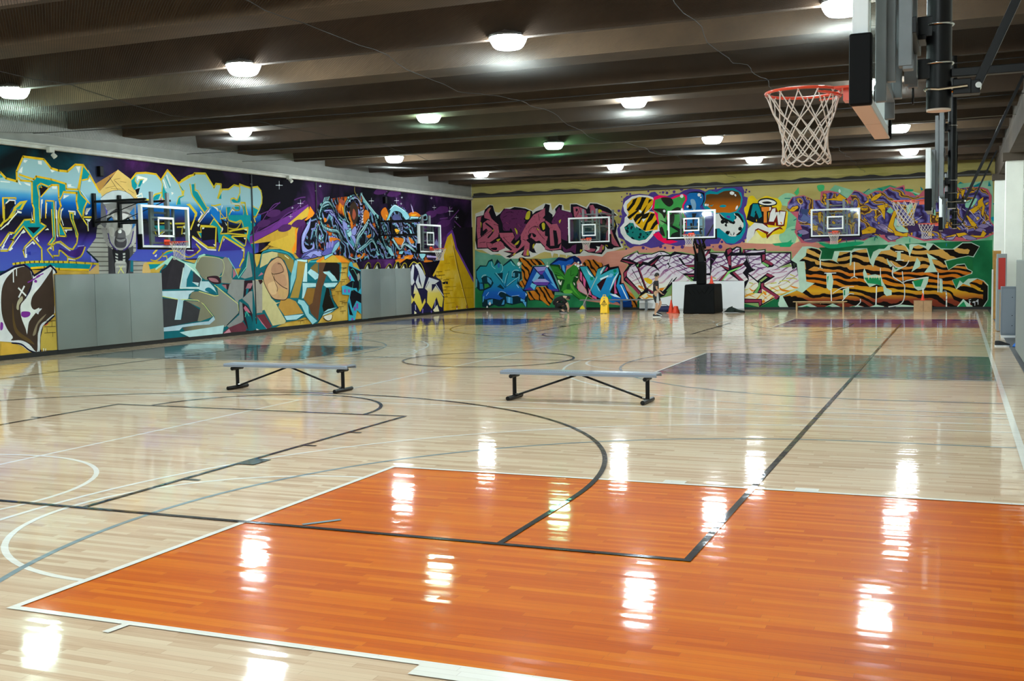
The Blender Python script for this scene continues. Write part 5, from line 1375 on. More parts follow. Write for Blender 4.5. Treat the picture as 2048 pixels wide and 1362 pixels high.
d2b92b L 0.063 20.28,3.04 21.30,2.66 21.25,2.39 21.02,2.11
d2b92b F 0 21.22,2.37 21.30,2.35 21.08,2.15
d2b92b L 0.056 20.27,3.04 20.02,2.59
3a2a86 F 0 20.31,3.00 21.27,2.64 20.08,2.59
e4e6e2 F 0 20.28,2.98 20.34,2.96 20.27,2.87
e4e6e2 F 0 21.14,2.64 21.27,2.65 21.26,2.58
e4e6e2 L 0.036 18.83,2.98 19.23,2.77 19.53,2.63 19.91,2.62
e4e6e2 F 0 19.77,2.79 19.89,2.79 19.85,2.74
d2b92b L 0.049 18.98,2.80 19.19,2.64 18.99,2.52
d2b92b C 0.037 17.03,2.34 17.25,2.31 17.51,2.46 17.52,2.56
d2b92b L 0.033 17.53,2.43 17.69,2.44 17.71,2.32
0b8a93 F 0 17.56,2.49 17.77,2.58 18.11,2.60 17.98,2.56 17.61,2.46
d2b92b C 0.039 17.54,2.49 17.77,2.58 18.14,2.58 18.39,2.46 18.66,2.41 18.94,2.50 19.00,2.57
3a1f6e F 0 18.45,2.57 18.56,2.64 18.95,2.69 19.11,2.64 18.94,2.53 18.63,2.46
dcdce4 L 0.022 18.56,2.61 18.86,2.60
d2b92b F 0 17.11,2.51 17.24,2.61 17.34,2.61 17.16,2.48
e4e6e2 F 0 17.18,2.44 17.29,2.49 17.26,2.41
d2b92b L 0.037 16.88,2.24 17.47,2.24 17.81,2.29
0b8a93 F 0 16.95,2.21 17.52,2.22 17.41,2.14 16.99,2.07
"""),
 ('L', 'painted_letters', 'big silver grey graffiti letters with icy blue edges beside the first pads', """
13606b F 0 17.37,2.02 17.92,2.47 18.45,2.31 18.88,2.23 19.15,2.48 19.41,2.50 20.20,2.41 20.47,2.39 20.92,1.81 21.47,2.59 21.75,2.50 22.12,2.06 22.00,0.10 20.06,0.10 18.88,0.11 18.51,0.10 17.37,0.10 17.27,0.28
9fd3c0 F 0 17.89,2.45 18.45,2.27 18.88,2.21 19.08,2.45 19.34,2.51 19.41,2.47 19.08,2.39 18.97,2.15 19.14,1.80 18.87,1.95 18.45,2.21 17.95,2.39 17.78,2.16 17.58,2.22 17.20,2.05 17.20,2.10
2a262c F 0 17.43,2.04 17.63,2.12 17.92,2.39 18.42,2.23 18.44,2.13 18.22,1.54 18.19,1.50 17.40,1.50
2e2a30 F 0 17.79,2.02 17.97,2.35 18.39,2.23 18.44,2.15 18.24,1.82 18.19,1.54 17.60,1.51
a9cbd3 F 0 18.45,2.21 18.72,2.07 18.51,1.77 18.47,1.55 19.03,1.54 19.09,1.47 18.19,1.52 18.27,1.78
14697a F 0 18.71,2.03 18.87,1.97 18.76,1.69 19.00,1.56 18.50,1.55 18.55,1.79
34383f F 0 18.81,1.99 19.14,1.78 19.03,1.56 18.76,1.69
c0d6da F 0 18.73,1.69 19.04,1.66 19.00,1.56
dfeee8 L 0.026 18.45,2.23 18.87,2.01 19.17,1.78 19.09,1.51 18.19,1.52 18.38,2.11
GREYX F 0 19.02,2.37 19.34,2.45 20.23,2.35 20.17,1.99 19.96,1.79 19.36,1.73 19.18,1.82 18.91,2.09
8b887a F 0 20.19,2.35 20.33,2.42 20.50,2.37 20.66,2.14 20.63,1.60 20.08,1.64 20.14,1.95
c9cf8c C 0.019 19.01,2.25 19.14,2.39 19.40,2.43 20.19,2.32 20.13,1.85 19.37,1.80
8d8f8e F 0 20.60,1.73 21.27,1.70 21.13,1.14 20.91,1.08 20.87,0.91 20.71,1.13 20.37,1.33 20.49,1.59 20.56,1.61
331f26 S 0 19.40,1.80 19.63,1.85 19.96,1.83 20.08,1.64 19.85,1.60 19.62,1.65
a06a72 S 0 19.50,1.79 19.82,1.77 19.95,1.66 19.62,1.69
331f26 F 0 20.15,1.61 20.49,1.59 20.41,1.42 20.24,1.44
a06a72 F 0 19.88,1.58 20.32,1.57 20.34,1.42 20.14,1.45
b5d4dc F 0 19.10,1.70 19.49,1.69 19.74,1.50 19.86,1.31 19.34,1.38 19.03,1.46
12667a S 0 19.35,1.49 19.54,1.50 19.83,1.35 19.76,1.30 19.34,1.41
1a7b8a F 0 19.81,1.60 20.05,1.60 20.38,1.40 20.31,1.36 19.94,1.49
b8d2dc F 0 17.39,1.46 18.84,1.44 18.58,1.33 18.54,1.21 18.33,1.17 17.39,1.32
GREYX F 0 18.58,1.25 18.71,1.40 19.09,1.41 19.93,1.24 19.88,1.54 20.87,1.00 20.89,0.69 20.21,0.30 18.36,0.25 18.22,0.38 18.78,0.46 19.42,0.43 19.72,0.62 19.26,1.02 19.01,1.13 18.57,1.23
d6da7e L 0.023 17.39,1.32 18.11,1.20 18.39,1.19 18.95,1.15 19.22,1.02 19.63,0.65
d6da7e L 0.021 19.02,1.41 19.73,1.25 19.93,1.26
d6da7e L 0.022 19.75,1.58 20.87,0.97 20.89,0.74
15141a L 0.025 20.91,0.95 20.91,0.69 20.28,0.34
36363a F 0 17.41,1.26 18.08,1.20 17.93,0.65 18.20,0.64 18.32,1.15 18.45,1.15 19.06,0.86 18.91,0.54 17.39,0.44
7c7a66 F 0 18.42,1.15 19.07,1.11 19.44,0.80 19.59,0.63 19.04,0.53 18.91,0.54 19.06,0.92
a4c9d4 F 0 18.09,1.22 18.33,1.17 18.17,0.62 17.90,0.63
12303a L 0.02 18.32,1.15 18.22,0.66
dfeef0 L 0.015 18.09,1.21 17.95,0.65
a9c6d6 F 0 17.41,0.44 18.91,0.50 19.42,0.51 19.66,0.65 19.72,0.54 19.45,0.41 18.90,0.42 18.22,0.40 18.09,0.32 17.41,0.33
b7dbe0 F 0 18.10,0.26 18.36,0.28 20.14,0.35 20.06,0.10 18.76,0.10 18.51,0.10
868a8a F 0 20.28,0.32 20.92,0.63 20.95,1.04 21.09,0.99 21.13,0.46 20.91,0.32 20.45,0.22
2b1a22 F 0 21.09,0.99 21.33,0.89 21.58,0.66 21.61,0.10 21.36,0.10 21.13,0.46
c06a80 F 0 21.23,0.90 21.40,0.78 21.50,0.66 21.25,0.70 21.15,0.83
0c5a66 F 0 21.18,0.68 21.29,0.74 21.53,0.55 21.65,0.10 21.36,0.10 21.30,0.37
58d6b0 L 0.02 21.21,0.55 21.29,0.72 21.42,0.56
6a3440 F 0 20.06,0.12 20.41,0.27 21.09,0.40 21.29,0.21 21.21,0.10
c98a98 F 0 20.10,0.10 20.38,0.23 20.47,0.11
2b1a22 F 0 21.23,1.68 21.86,1.69 21.84,1.36 21.62,1.41 21.31,1.13 21.17,1.18
a86f7c F 0 21.29,1.42 21.41,1.59 21.70,1.60 21.55,1.43
14697a F 0 21.33,1.44 21.47,1.43 21.35,1.20 21.28,1.20
8d8f8e F 0 21.09,1.12 21.50,1.34 21.84,1.34 21.83,0.65 21.61,0.59 21.41,0.93
8f918f F 0 21.54,2.55 21.68,1.80 21.27,1.74 21.06,1.79 21.33,2.02
7fe0c8 L 0.025 21.50,2.59 21.37,2.11 20.95,1.77 20.76,2.07 20.47,2.39
0f6f7c F 0 20.66,2.07 20.95,1.77 20.60,1.78
b06a7c F 0 20.69,2.07 20.85,1.88 20.67,1.77
"""),
 ('L', 'painted_letters', 'tan and brown graffiti letters with a painted ear and icy blue edges', """
d6b04a F 0 21.78,2.51 24.20,2.99 24.17,2.54 24.00,2.50 23.56,2.68 22.54,2.67 22.15,2.47 21.93,2.03
f08a1e F 0 23.96,2.54 24.18,2.75 24.20,2.99 23.82,2.98 23.97,2.75
13606b F 0 21.70,2.53 21.82,2.03 22.06,2.22 22.19,2.54 22.54,2.67 23.56,2.68 23.96,2.50 24.12,2.36 24.80,2.40 24.88,2.21 25.05,2.31 25.50,2.35 25.96,2.49 26.60,2.45 27.06,2.18 26.83,1.48 26.54,1.31 26.26,1.32 26.34,0.99 26.74,0.60 26.31,0.45 25.75,0.40 25.38,0.13 25.06,0.10 24.60,0.38 24.09,0.29 23.35,0.26 22.86,0.13 21.57,0.12
c9bb84 F 0 22.22,2.51 22.76,2.59 23.08,2.56 23.07,2.42 22.71,2.36 22.51,2.20 22.07,2.07
8d7636 F 0 23.08,2.56 23.63,2.49 23.99,2.31 24.00,2.01 23.92,1.80 23.65,2.03 23.46,2.31 23.11,2.42
e4dfae L 0.028 23.47,2.47 23.71,2.36
cabf8a F 0 21.80,1.70 22.21,1.69 22.64,1.09 22.90,0.93 23.18,0.94 22.90,0.88 23.43,0.30 23.34,0.22 22.67,0.19 22.24,0.73 21.82,0.63
a09a90 F 0 21.65,1.68 22.18,1.67 22.12,0.64 21.78,0.64
b98a3c F 0 23.19,1.03 23.67,1.04 24.04,0.93 24.48,0.51 23.36,0.48 23.02,0.78
331c1c F 0 21.95,1.69 22.18,1.69 22.21,1.62 22.06,1.54
b06a7c F 0 21.96,1.80 22.15,1.93 22.26,1.87
c69b72 S 0 23.03,2.41 23.30,2.36 23.57,2.06 23.67,1.69 23.64,1.22 23.47,1.02 23.15,1.01 22.72,1.09 22.39,1.42 22.24,1.71 22.39,2.02 22.67,2.27
3c2a20 C 0.03 23.03,2.41 23.30,2.36 23.57,2.06 23.67,1.69 23.64,1.22 23.47,1.02 23.15,1.01 22.72,1.09 22.39,1.42 22.24,1.71 22.39,2.02 22.67,2.27 23.03,2.41
d9b385 S 0 22.47,1.53 22.83,1.63 22.94,1.56 22.96,1.29 22.84,1.20 22.61,1.23
b08265 S 0 22.90,2.22 23.18,2.24 23.44,1.94 23.04,1.88 22.73,1.91 22.70,2.06
b98b6a S 0 22.96,1.86 23.43,1.83 23.54,1.50 23.21,1.46 22.87,1.70
4a3226 C 0.027 22.69,1.91 22.84,1.86 23.36,1.94 23.25,2.17 23.06,2.20
4a3226 C 0.027 22.84,1.84 22.87,1.68 23.25,1.46 23.57,1.36
4a3226 C 0.024 22.72,1.88 22.83,1.70 22.90,1.56 23.01,1.40 22.96,1.29
caa06a S 0 23.05,1.38 23.57,1.32 23.56,1.13 23.31,1.05 23.08,1.17
a3843a F 0 24.24,2.31 24.79,2.31 24.21,1.04 23.72,1.06 24.13,1.72
b5dde4 F 0 24.16,2.33 24.82,2.34 24.79,2.24 24.20,2.29
7fc0cc F 0 24.07,2.31 24.24,2.29 24.08,1.72 23.72,1.20 23.80,1.78
b5dde4 F 0 24.70,2.21 24.81,2.21 24.77,1.57 24.50,1.58
a9d6dc F 0 24.49,1.54 25.32,1.51 25.31,1.39 24.74,1.38 24.55,1.03 24.42,1.01 24.48,1.29
a5d2da F 0 24.90,1.95 25.04,2.02 25.51,1.82 25.46,1.68 25.28,1.63 24.81,1.88
14697a F 0 24.85,1.76 25.28,1.61 24.84,1.59
7d6230 F 0 25.00,2.04 25.31,2.19 25.49,2.21 25.47,1.85 25.04,2.00
5d3d28 F 0 25.54,2.21 26.04,2.31 26.11,1.89 25.71,1.36 25.38,0.22 24.95,0.49 24.84,0.73 25.26,1.32 25.51,1.75
1a1512 F 0 26.04,2.28 26.41,2.33 26.92,2.15 26.89,1.55 26.61,1.63 26.25,1.94 25.79,1.92
8a6128 F 0 24.78,1.36 25.26,1.34 25.06,0.84 24.84,0.76 24.51,1.01
a5d8de F 0 25.79,1.90 26.20,1.91 26.56,1.73 26.74,1.56 26.37,1.56 26.06,1.79 25.88,1.84
14697a F 0 25.96,1.69 26.27,1.56 25.91,1.57
a9d6dc F 0 25.86,1.50 26.79,1.50 26.54,1.36 25.99,1.35 25.81,1.43
17140f F 0 25.99,1.35 26.17,1.30 26.24,1.00 26.50,0.64 25.76,0.50 25.68,0.70
8fcbd6 F 0 24.21,0.99 24.55,0.93 24.79,0.73 24.82,0.49 25.33,0.20 25.02,0.10 24.65,0.41 24.37,0.78 24.16,0.88
a9d6e4 F 0 23.34,0.47 24.52,0.48 24.05,0.32 23.47,0.33
9fd2dc F 0 25.75,0.47 26.04,0.58 26.64,0.61 26.21,0.45 25.66,0.36
e3e0d0 S 0 25.75,0.33 26.26,0.38 26.25,0.23 26.06,0.18 25.83,0.25
2a2620 C 0.024 25.75,0.33 25.83,0.23 26.06,0.16 26.29,0.23 26.35,0.37
2f9fae C 0.042 22.14,2.38 22.26,2.56 22.61,2.63 23.08,2.61 23.64,2.54 23.99,2.33
37aab4 C 0.048 24.96,2.26 25.45,2.28 25.95,2.43 26.60,2.40 27.02,2.18 26.88,1.53
0e2c36 L 0.034 26.79,1.50 26.54,1.31 26.26,1.29 26.42,0.89 26.74,0.60 25.75,0.45 25.38,0.15
6b2f3a F 0 21.78,0.57 22.23,0.59 22.63,0.17 22.39,0.10 22.10,0.29
c97a92 F 0 21.85,0.54 21.96,0.45 22.35,0.11 22.24,0.12
0f6f7c F 0 21.69,0.40 21.92,0.41 22.35,0.10 21.71,0.11
e8e8e4 F 0 21.77,0.15 21.93,0.10 21.85,0.10 21.78,0.10
3a2f1c L 0.021 27.15,1.98 27.44,2.02
4a3a1c L 0.018 27.01,2.03 27.40,2.04
4a3a1c L 0.017 27.20,2.03 27.19,1.92
4a3a1c L 0.018 26.90,1.85 27.29,1.86
4a3a1c L 0.017 27.09,1.85 27.08,1.74
4a3a1c L 0.018 27.08,1.60 27.47,1.61
4a3a1c L 0.018 27.27,1.60 27.26,1.49
4a3a1c L 0.017 26.84,1.53 27.22,1.54
4a3a1c L 0.017 27.03,1.52 27.01,1.42
4a3a1c L 0.017 26.21,1.24 26.58,1.25
4a3a1c L 0.017 26.40,1.24 26.38,1.14
4a3a1c L 0.017 26.58,1.18 26.96,1.19
4a3a1c L 0.017 26.77,1.18 26.76,1.07
4a3a1c L 0.017 26.15,1.05 26.53,1.05
4a3a1c L 0.017 26.34,1.04 26.32,0.94
4a3a1c L 0.018 26.85,0.83 27.23,0.83
4a3a1c L 0.017 27.04,0.82 27.02,0.71
4a3a1c L 0.018 27.04,0.77 27.43,0.77
4a3a1c L 0.018 27.23,0.76 27.21,0.66
4a3a1c L 0.017 26.74,0.63 27.12,0.63
4a3a1c L 0.017 26.93,0.62 26.92,0.52
4a3a1c L 0.018 26.87,0.47 27.26,0.47
4a3a1c L 0.017 27.07,0.46 27.05,0.36
4a3a1c L 0.016 24.13,0.27 24.47,0.26
4a3a1c L 0.016 24.30,0.26 24.28,0.16
4a3a1c L 0.016 24.34,0.28 24.68,0.28
4a3a1c L 0.016 24.51,0.27 24.49,0.17
4a3a1c L 0.015 23.05,2.83 23.37,2.85
4a3a1c L 0.015 23.21,2.84 23.20,2.74
4a3a1c L 0.015 23.33,2.77 23.65,2.79
4a3a1c L 0.015 23.49,2.77 23.47,2.67
4a3a1c L 0.015 23.49,2.86 23.82,2.88
4a3a1c L 0.015 23.65,2.86 23.64,2.77
2a2620 C 0.021 22.50,2.67 22.78,2.80 23.01,2.77 23.12,2.72
"""),
 ('L', 'painted_pyramid', 'yellow pyramid painted behind the biomechanical lettering', """
6b2f86 F 0 21.61,3.06 23.76,3.79 24.99,4.22 25.02,4.12 23.74,3.52 21.60,2.82
3a1748 F 0 21.78,3.35 23.77,4.05 24.85,4.35 24.99,4.22 23.76,3.83 21.61,3.09
d2a93a F 0 23.74,3.52 25.00,4.14 25.06,3.84 24.45,3.64 24.21,3.14 24.18,2.65 24.00,2.51 23.69,2.59 22.54,2.81
c79a35 F 0 21.60,2.82 23.74,3.50 23.72,3.13 22.87,2.93
f08a1e F 0 25.09,4.16 25.37,3.93 25.18,3.76 25.03,3.68 24.45,3.64 24.26,3.38 24.18,2.69 23.98,2.51 23.90,2.65 24.13,2.94 24.15,3.34 24.92,3.78
f08a1e F 0 25.39,2.29 26.49,2.64 26.96,2.48 27.64,2.22 25.39,2.23
d2a93a F 0 25.70,2.29 26.48,2.54 27.02,2.22 25.62,2.23
c9cfd6 L 0.015 24.35,4.22 24.69,4.23
c9cfd6 L 0.015 24.52,4.35 24.51,4.11
f2f4f6 F 0 24.48,4.22 24.52,4.25 24.56,4.23 24.52,4.21
c9cfd6 L 0.011 23.78,3.76 24.01,3.76
c9cfd6 L 0.011 23.90,3.84 23.89,3.68
f2f4f6 F 0 23.87,3.76 23.90,3.77 23.92,3.76 23.89,3.75
c9cfd6 L 0.008 25.76,4.87 25.88,4.88
c9cfd6 L 0.008 25.82,4.92 25.82,4.84
f2f4f6 F 0 25.81,4.88 25.82,4.88 25.83,4.88 25.82,4.87
c9cfd6 L 0.008 23.95,4.05 24.08,4.06
c9cfd6 L 0.008 24.02,4.10 24.01,4.01
f2f4f6 F 0 24.00,4.06 24.02,4.06 24.03,4.06 24.02,4.05
c9cfd6 L 0.011 29.25,4.54 29.52,4.56
c9cfd6 L 0.011 29.39,4.63 29.38,4.47
f2f4f6 F 0 29.35,4.55 29.38,4.56 29.41,4.55 29.38,4.53
6f3f84 C 0.021 23.89,3.62 23.97,3.84 24.26,4.03 24.77,4.33
5a2f6e C 0.037 24.14,4.32 24.49,4.41 24.82,4.45
c9cfd6 L 0.018 23.14,4.75 23.53,4.77
c9cfd6 L 0.017 23.34,4.90 23.33,4.63
f2f4f6 F 0 23.29,4.76 23.34,4.79 23.38,4.77 23.33,4.74
c9cfd6 L 0.016 25.75,4.88 25.90,4.89
c9cfd6 L 0.016 25.83,4.93 25.82,4.84
f2f4f6 F 0 25.81,4.88 25.83,4.89 25.84,4.89 25.83,4.88
c9cfd6 L 0.018 29.20,4.53 29.58,4.55
c9cfd6 L 0.018 29.40,4.66 29.38,4.42
f2f4f6 F 0 29.35,4.54 29.39,4.56 29.43,4.54 29.39,4.52
c9cfd6 L 0.019 30.26,4.94 30.66,4.96
c9cfd6 L 0.019 30.47,5.07 30.46,4.83
f2f4f6 F 0 30.42,4.95 30.46,4.97 30.51,4.95 30.46,4.93
c9cfd6 L 0.019 31.22,4.64 31.59,4.66
c9cfd6 L 0.019 31.41,4.76 31.40,4.54
f2f4f6 F 0 31.37,4.64 31.41,4.67 31.45,4.65 31.41,4.63
c9cfd6 L 0.02 31.78,4.79 31.93,4.80
c9cfd6 L 0.02 31.86,4.84 31.86,4.75
f2f4f6 F 0 31.84,4.79 31.86,4.80 31.87,4.79 31.86,4.79
c9cfd6 L 0.02 31.70,4.54 31.85,4.55
c9cfd6 L 0.02 31.78,4.59 31.78,4.50
f2f4f6 F 0 31.76,4.54 31.78,4.55 31.80,4.55 31.78,4.54
c9cfd6 L 0.029 35.91,4.41 36.65,4.44
c9cfd6 L 0.029 36.29,4.62 36.27,4.23
f2f4f6 F 0 36.20,4.42 36.28,4.46 36.36,4.43 36.28,4.39
c9cfd6 L 0.023 36.77,4.17 37.15,4.18
c9cfd6 L 0.023 36.96,4.27 36.95,4.07
f2f4f6 F 0 36.92,4.17 36.96,4.19 37.00,4.17 36.96,4.15
c9cfd6 L 0.023 36.56,3.68 36.93,3.69
c9cfd6 L 0.023 36.75,3.78 36.74,3.59
f2f4f6 F 0 36.71,3.68 36.75,3.70 36.79,3.69 36.75,3.67
c9cfd6 L 0.022 34.58,4.52 34.93,4.53
c9cfd6 L 0.021 34.76,4.62 34.75,4.43
f2f4f6 F 0 34.72,4.52 34.76,4.54 34.79,4.53 34.75,4.51
c9cfd6 L 0.021 34.41,4.90 34.60,4.91
c9cfd6 L 0.021 34.51,4.96 34.51,4.85
f2f4f6 F 0 34.49,4.90 34.51,4.91 34.53,4.91 34.51,4.90
5c3170 C 0.033 21.76,3.05 22.40,3.67 22.92,4.09 23.30,4.18
5c3170 C 0.035 21.89,3.19 22.69,3.35 23.74,3.86 24.34,4.00
5c3170 C 0.033 22.04,3.73 22.78,3.94 23.31,4.21
5c3170 C 0.052 33.89,4.06 34.97,4.43 35.84,4.37 36.54,4.59
5c3170 C 0.052 34.82,3.66 35.93,3.88 37.23,4.52
5c3170 C 0.05 33.26,3.81 34.74,4.23
5c3170 C 0.044 29.93,4.95 30.92,5.05 31.75,4.92
5c3170 C 0.055 36.74,4.01 37.67,3.63 38.14,3.39
5c3170 C 0.052 35.27,4.06 36.06,4.13
4a2258 S 0 23.13,3.29 23.46,3.48 23.91,3.48 23.84,3.33 23.44,3.24
4a2258 S 0 23.91,3.46 24.26,3.66 24.73,3.65 24.66,3.50 24.24,3.41
4a2258 S 0 29.58,4.85 30.03,5.09 30.65,5.10 30.55,4.92 30.01,4.81
4a2258 S 0 30.63,4.82 31.10,5.06 31.76,5.08 31.65,4.89 31.09,4.78
4a2258 S 0 33.68,4.10 34.22,4.35 34.96,4.36 34.84,4.16 34.20,4.05
4a2258 S 0 34.75,4.32 35.30,4.59 36.08,4.59 35.96,4.40 35.29,4.27
4a2258 S 0 34.93,3.76 35.49,4.02 36.28,4.02 36.16,3.82 35.48,3.70
4a2258 S 0 33.25,3.53 33.77,3.77 34.50,3.77 34.39,3.58 33.75,3.47
4a2258 S 0 22.53,3.75 22.85,3.94 23.29,3.94 23.22,3.79 22.83,3.70
4a2258 S 0 21.96,3.41 22.27,3.59 22.70,3.59 22.63,3.44 22.26,3.36
"""),
 ('L', 'painted_letters', 'blue and violet biomechanical graffiti lettering over orange flames', """
BIO F 0 24.77,2.96 24.88,3.68 25.44,3.89 25.70,4.27 26.20,4.44 26.96,4.55 27.83,4.64 28.65,4.82 28.86,4.41 29.31,4.10 30.42,3.91 30.75,4.43 31.16,4.52 32.10,4.36 32.51,4.02 33.75,4.20 34.03,3.97 33.27,3.74 33.21,2.56 34.36,2.49 35.56,2.30 33.94,2.20 32.65,2.36 31.05,2.36 29.08,2.34 27.92,2.20 27.19,2.47 25.36,2.49 24.44,2.55 24.49,2.85
d8721a S 0 30.72,3.92 30.44,4.34 30.04,4.13 30.32,3.85
d8721a S 0 32.36,4.17 32.91,4.27 33.41,4.11 32.51,4.02
d8721a S 0 28.63,4.49 28.32,4.62 28.40,4.32
d8721a S 0 30.78,3.16 31.60,2.90 31.82,3.16
d8721a S 0 32.79,3.02 32.31,3.24 32.46,2.99
d8721a S 0 31.15,2.31 32.10,2.38 32.43,2.48 31.99,2.33 31.35,2.16
d8721a S 0 26.33,3.11 26.96,3.05 26.86,2.85 26.36,2.87
d8721a S 0 25.96,3.80 26.16,3.72 25.99,3.63
d8721a S 0 27.58,4.08 27.92,3.78 27.85,3.41 27.69,3.77
d8721a S 0 28.85,4.18 29.17,4.03 28.91,3.62 28.64,3.80
d8721a S 0 31.78,2.43 32.42,2.33 32.65,2.51
d8721a S 0 33.77,2.30 34.47,2.25 33.65,2.20
d8721a S 0 28.16,2.47 28.76,2.57 28.52,2.36
d8721a S 0 28.89,3.20 29.27,3.28 29.12,3.13
f0b02a S 0 31.11,3.54 31.52,3.47 31.31,3.34
f0b02a S 0 30.82,3.92 30.43,4.07 30.62,3.86
f0b02a S 0 32.52,4.13 33.07,4.17 32.73,4.07
f0b02a S 0 27.19,4.22 27.53,4.04 27.43,3.76
f0b02a S 0 33.22,3.72 33.56,3.73 33.38,3.54
f0b02a S 0 31.89,2.38 32.27,2.43 32.10,2.36
a34a3a S 0 26.99,4.44 27.21,4.49 27.55,4.28 27.20,4.29
a34a3a S 0 27.82,4.48 28.10,4.72 27.74,4.63
8f93d6 S 0 24.52,2.61 24.51,3.10 24.87,3.51 25.12,3.77 25.02,3.41 24.78,3.13 24.64,2.85 24.87,2.68 25.14,2.75 25.23,2.96 25.30,2.75 25.06,2.62 24.74,2.57
100f18 C 0.017 24.52,2.61 24.51,3.10 24.87,3.51 25.12,3.77 25.02,3.41 24.78,3.13 24.64,2.85 24.87,2.68 25.14,2.75 25.23,2.96 25.30,2.75 25.06,2.62 24.74,2.57 24.52,2.61
c9cdf2 C 0.017 24.57,2.95 24.71,3.25 25.03,3.60
15121a S 0 24.84,2.96 24.97,3.13 25.08,2.96 24.99,2.79
5a5aa6 S 0 24.59,2.53 25.14,2.66 25.61,2.69 25.89,2.54 25.36,2.40 24.50,2.34
100f18 C 0.018 24.59,2.53 25.14,2.66 25.61,2.69 25.89,2.54 25.36,2.40 24.50,2.34 24.59,2.53
8f93d6 S 0 24.50,2.38 25.06,2.60 25.61,2.64 25.81,2.49 25.52,2.43 25.21,2.51 25.04,2.38 24.81,2.45
100f18 C 0.018 24.50,2.38 25.06,2.60 25.61,2.64 25.81,2.49 25.52,2.43 25.21,2.51 25.04,2.38 24.81,2.45 24.50,2.38
100f18 C 0.184 25.78,3.53 25.72,3.92 26.02,4.17 26.39,4.23 26.67,4.05 26.83,3.83 27.34,3.62
4f93a6 C 0.139 25.78,3.53 25.72,3.92 26.02,4.17 26.39,4.23 26.67,4.05 26.83,3.83 27.34,3.62
b8dfe6 C 0.022 25.75,3.55 25.69,3.94 25.98,4.19 26.36,4.25 26.64,4.07 26.79,3.85 27.30,3.64
100f18 C 0.135 25.73,4.01 25.94,4.26 26.27,4.34 26.52,4.22 26.64,4.09
86c3cf C 0.09 25.73,4.01 25.94,4.26 26.27,4.34 26.52,4.22 26.64,4.09
b8dfe6 C 0.015 25.70,4.02 25.92,4.27 26.25,4.35 26.49,4.23 26.61,4.10
a8dbe2 C 0.033 25.95,4.34 26.04,4.50
a8dbe2 C 0.033 26.05,4.36 26.14,4.52
a8dbe2 C 0.033 26.15,4.39 26.24,4.53
a8dbe2 C 0.033 26.25,4.41 26.34,4.55
100f18 C 0.157 25.75,3.75 25.90,3.49 26.35,3.37 26.80,3.34 27.05,3.17 27.17,2.99
86c3cf C 0.111 25.75,3.75 25.90,3.49 26.35,3.37 26.80,3.34 27.05,3.17 27.17,2.99
b8dfe6 C 0.018 25.73,3.76 25.87,3.51 26.32,3.39 26.78,3.36 27.02,3.18 27.14,3.01
100f18 C 0.184 26.09,4.02 26.51,4.02 26.83,3.74 27.20,3.44 27.74,3.09 28.31,2.68 28.53,2.50
5a5aa6 C 0.137 26.09,4.02 26.51,4.02 26.83,3.74 27.20,3.44 27.74,3.09 28.31,2.68 28.53,2.50
b4b6ec C 0.022 26.06,4.04 26.47,4.04 26.79,3.76 27.16,3.46 27.71,3.11 28.27,2.70 28.49,2.52
8f93d6 C 0.038 26.34,4.01 26.70,3.83 27.07,3.53 27.53,3.22 28.00,2.91 28.48,2.54
8f93d6 S 0 27.17,3.75 27.51,3.63 27.89,3.32 28.31,2.82 28.44,2.57 27.99,2.63 27.48,2.99 27.27,3.31
100f18 C 0.02 27.17,3.75 27.51,3.63 27.89,3.32 28.31,2.82 28.44,2.57 27.99,2.63 27.48,2.99 27.27,3.31 27.17,3.75
4f93a6 F 0 27.33,3.44 27.75,3.16 28.13,2.77 27.91,2.77 27.48,3.08
100f18 L 0.019 27.33,3.44 27.75,3.16 28.13,2.77 27.91,2.77 27.48,3.08 27.33,3.44
15121a F 0 27.49,3.27 27.66,3.18 27.74,3.00 27.57,3.06
5a5aa6 S 0 26.02,2.71 26.32,2.91 26.87,3.03 26.95,2.85 26.51,2.56 26.09,2.47 25.69,2.51
100f18 C 0.018 26.02,2.71 26.32,2.91 26.87,3.03 26.95,2.85 26.51,2.56 26.09,2.47 25.69,2.51 26.02,2.71
7bb0c6 S 0 26.61,2.85 26.91,2.99 26.90,2.81 26.55,2.58 26.39,2.58
100f18 C 0.018 26.61,2.85 26.91,2.99 26.90,2.81 26.55,2.58 26.39,2.58 26.61,2.85
8c7fc4 S 0 26.02,2.75 26.09,2.93 26.20,2.91 26.12,2.73
8c7fc4 S 0 26.19,2.77 26.26,2.96 26.36,2.94 26.29,2.75
8c7fc4 S 0 26.36,2.79 26.43,2.99 26.53,2.97 26.46,2.77
86c3cf F 0 25.88,2.45 26.43,2.56 26.51,2.52 25.92,2.32
100f18 L 0.018 25.88,2.45 26.43,2.56 26.51,2.52 25.92,2.32 25.88,2.45
100f18 C 0.108 25.58,3.57 25.40,3.22 25.51,3.05
86c3cf C 0.064 25.58,3.57 25.40,3.22 25.51,3.05
b8dfe6 C 0.015 25.57,3.58 25.39,3.23 25.50,3.06
86c3cf F 0 25.65,3.27 25.75,2.97 25.55,3.05
100f18 L 0.018 25.65,3.27 25.75,2.97 25.55,3.05 25.65,3.27
100f18 C 0.205 27.69,3.63 27.48,3.85 27.41,4.17 27.64,4.47 28.01,4.62 28.36,4.53
86c3cf C 0.158 27.69,3.63 27.48,3.85 27.41,4.17 27.64,4.47 28.01,4.62 28.36,4.53
b8dfe6 C 0.025 27.64,3.65 27.44,3.87 27.37,4.19 27.60,4.49 27.96,4.64 28.32,4.55
100f18 C 0.216 27.55,4.28 27.82,4.50 28.23,4.57 28.49,4.40 28.57,4.12
8f93d6 C 0.168 27.55,4.28 27.82,4.50 28.23,4.57 28.49,4.40 28.57,4.12
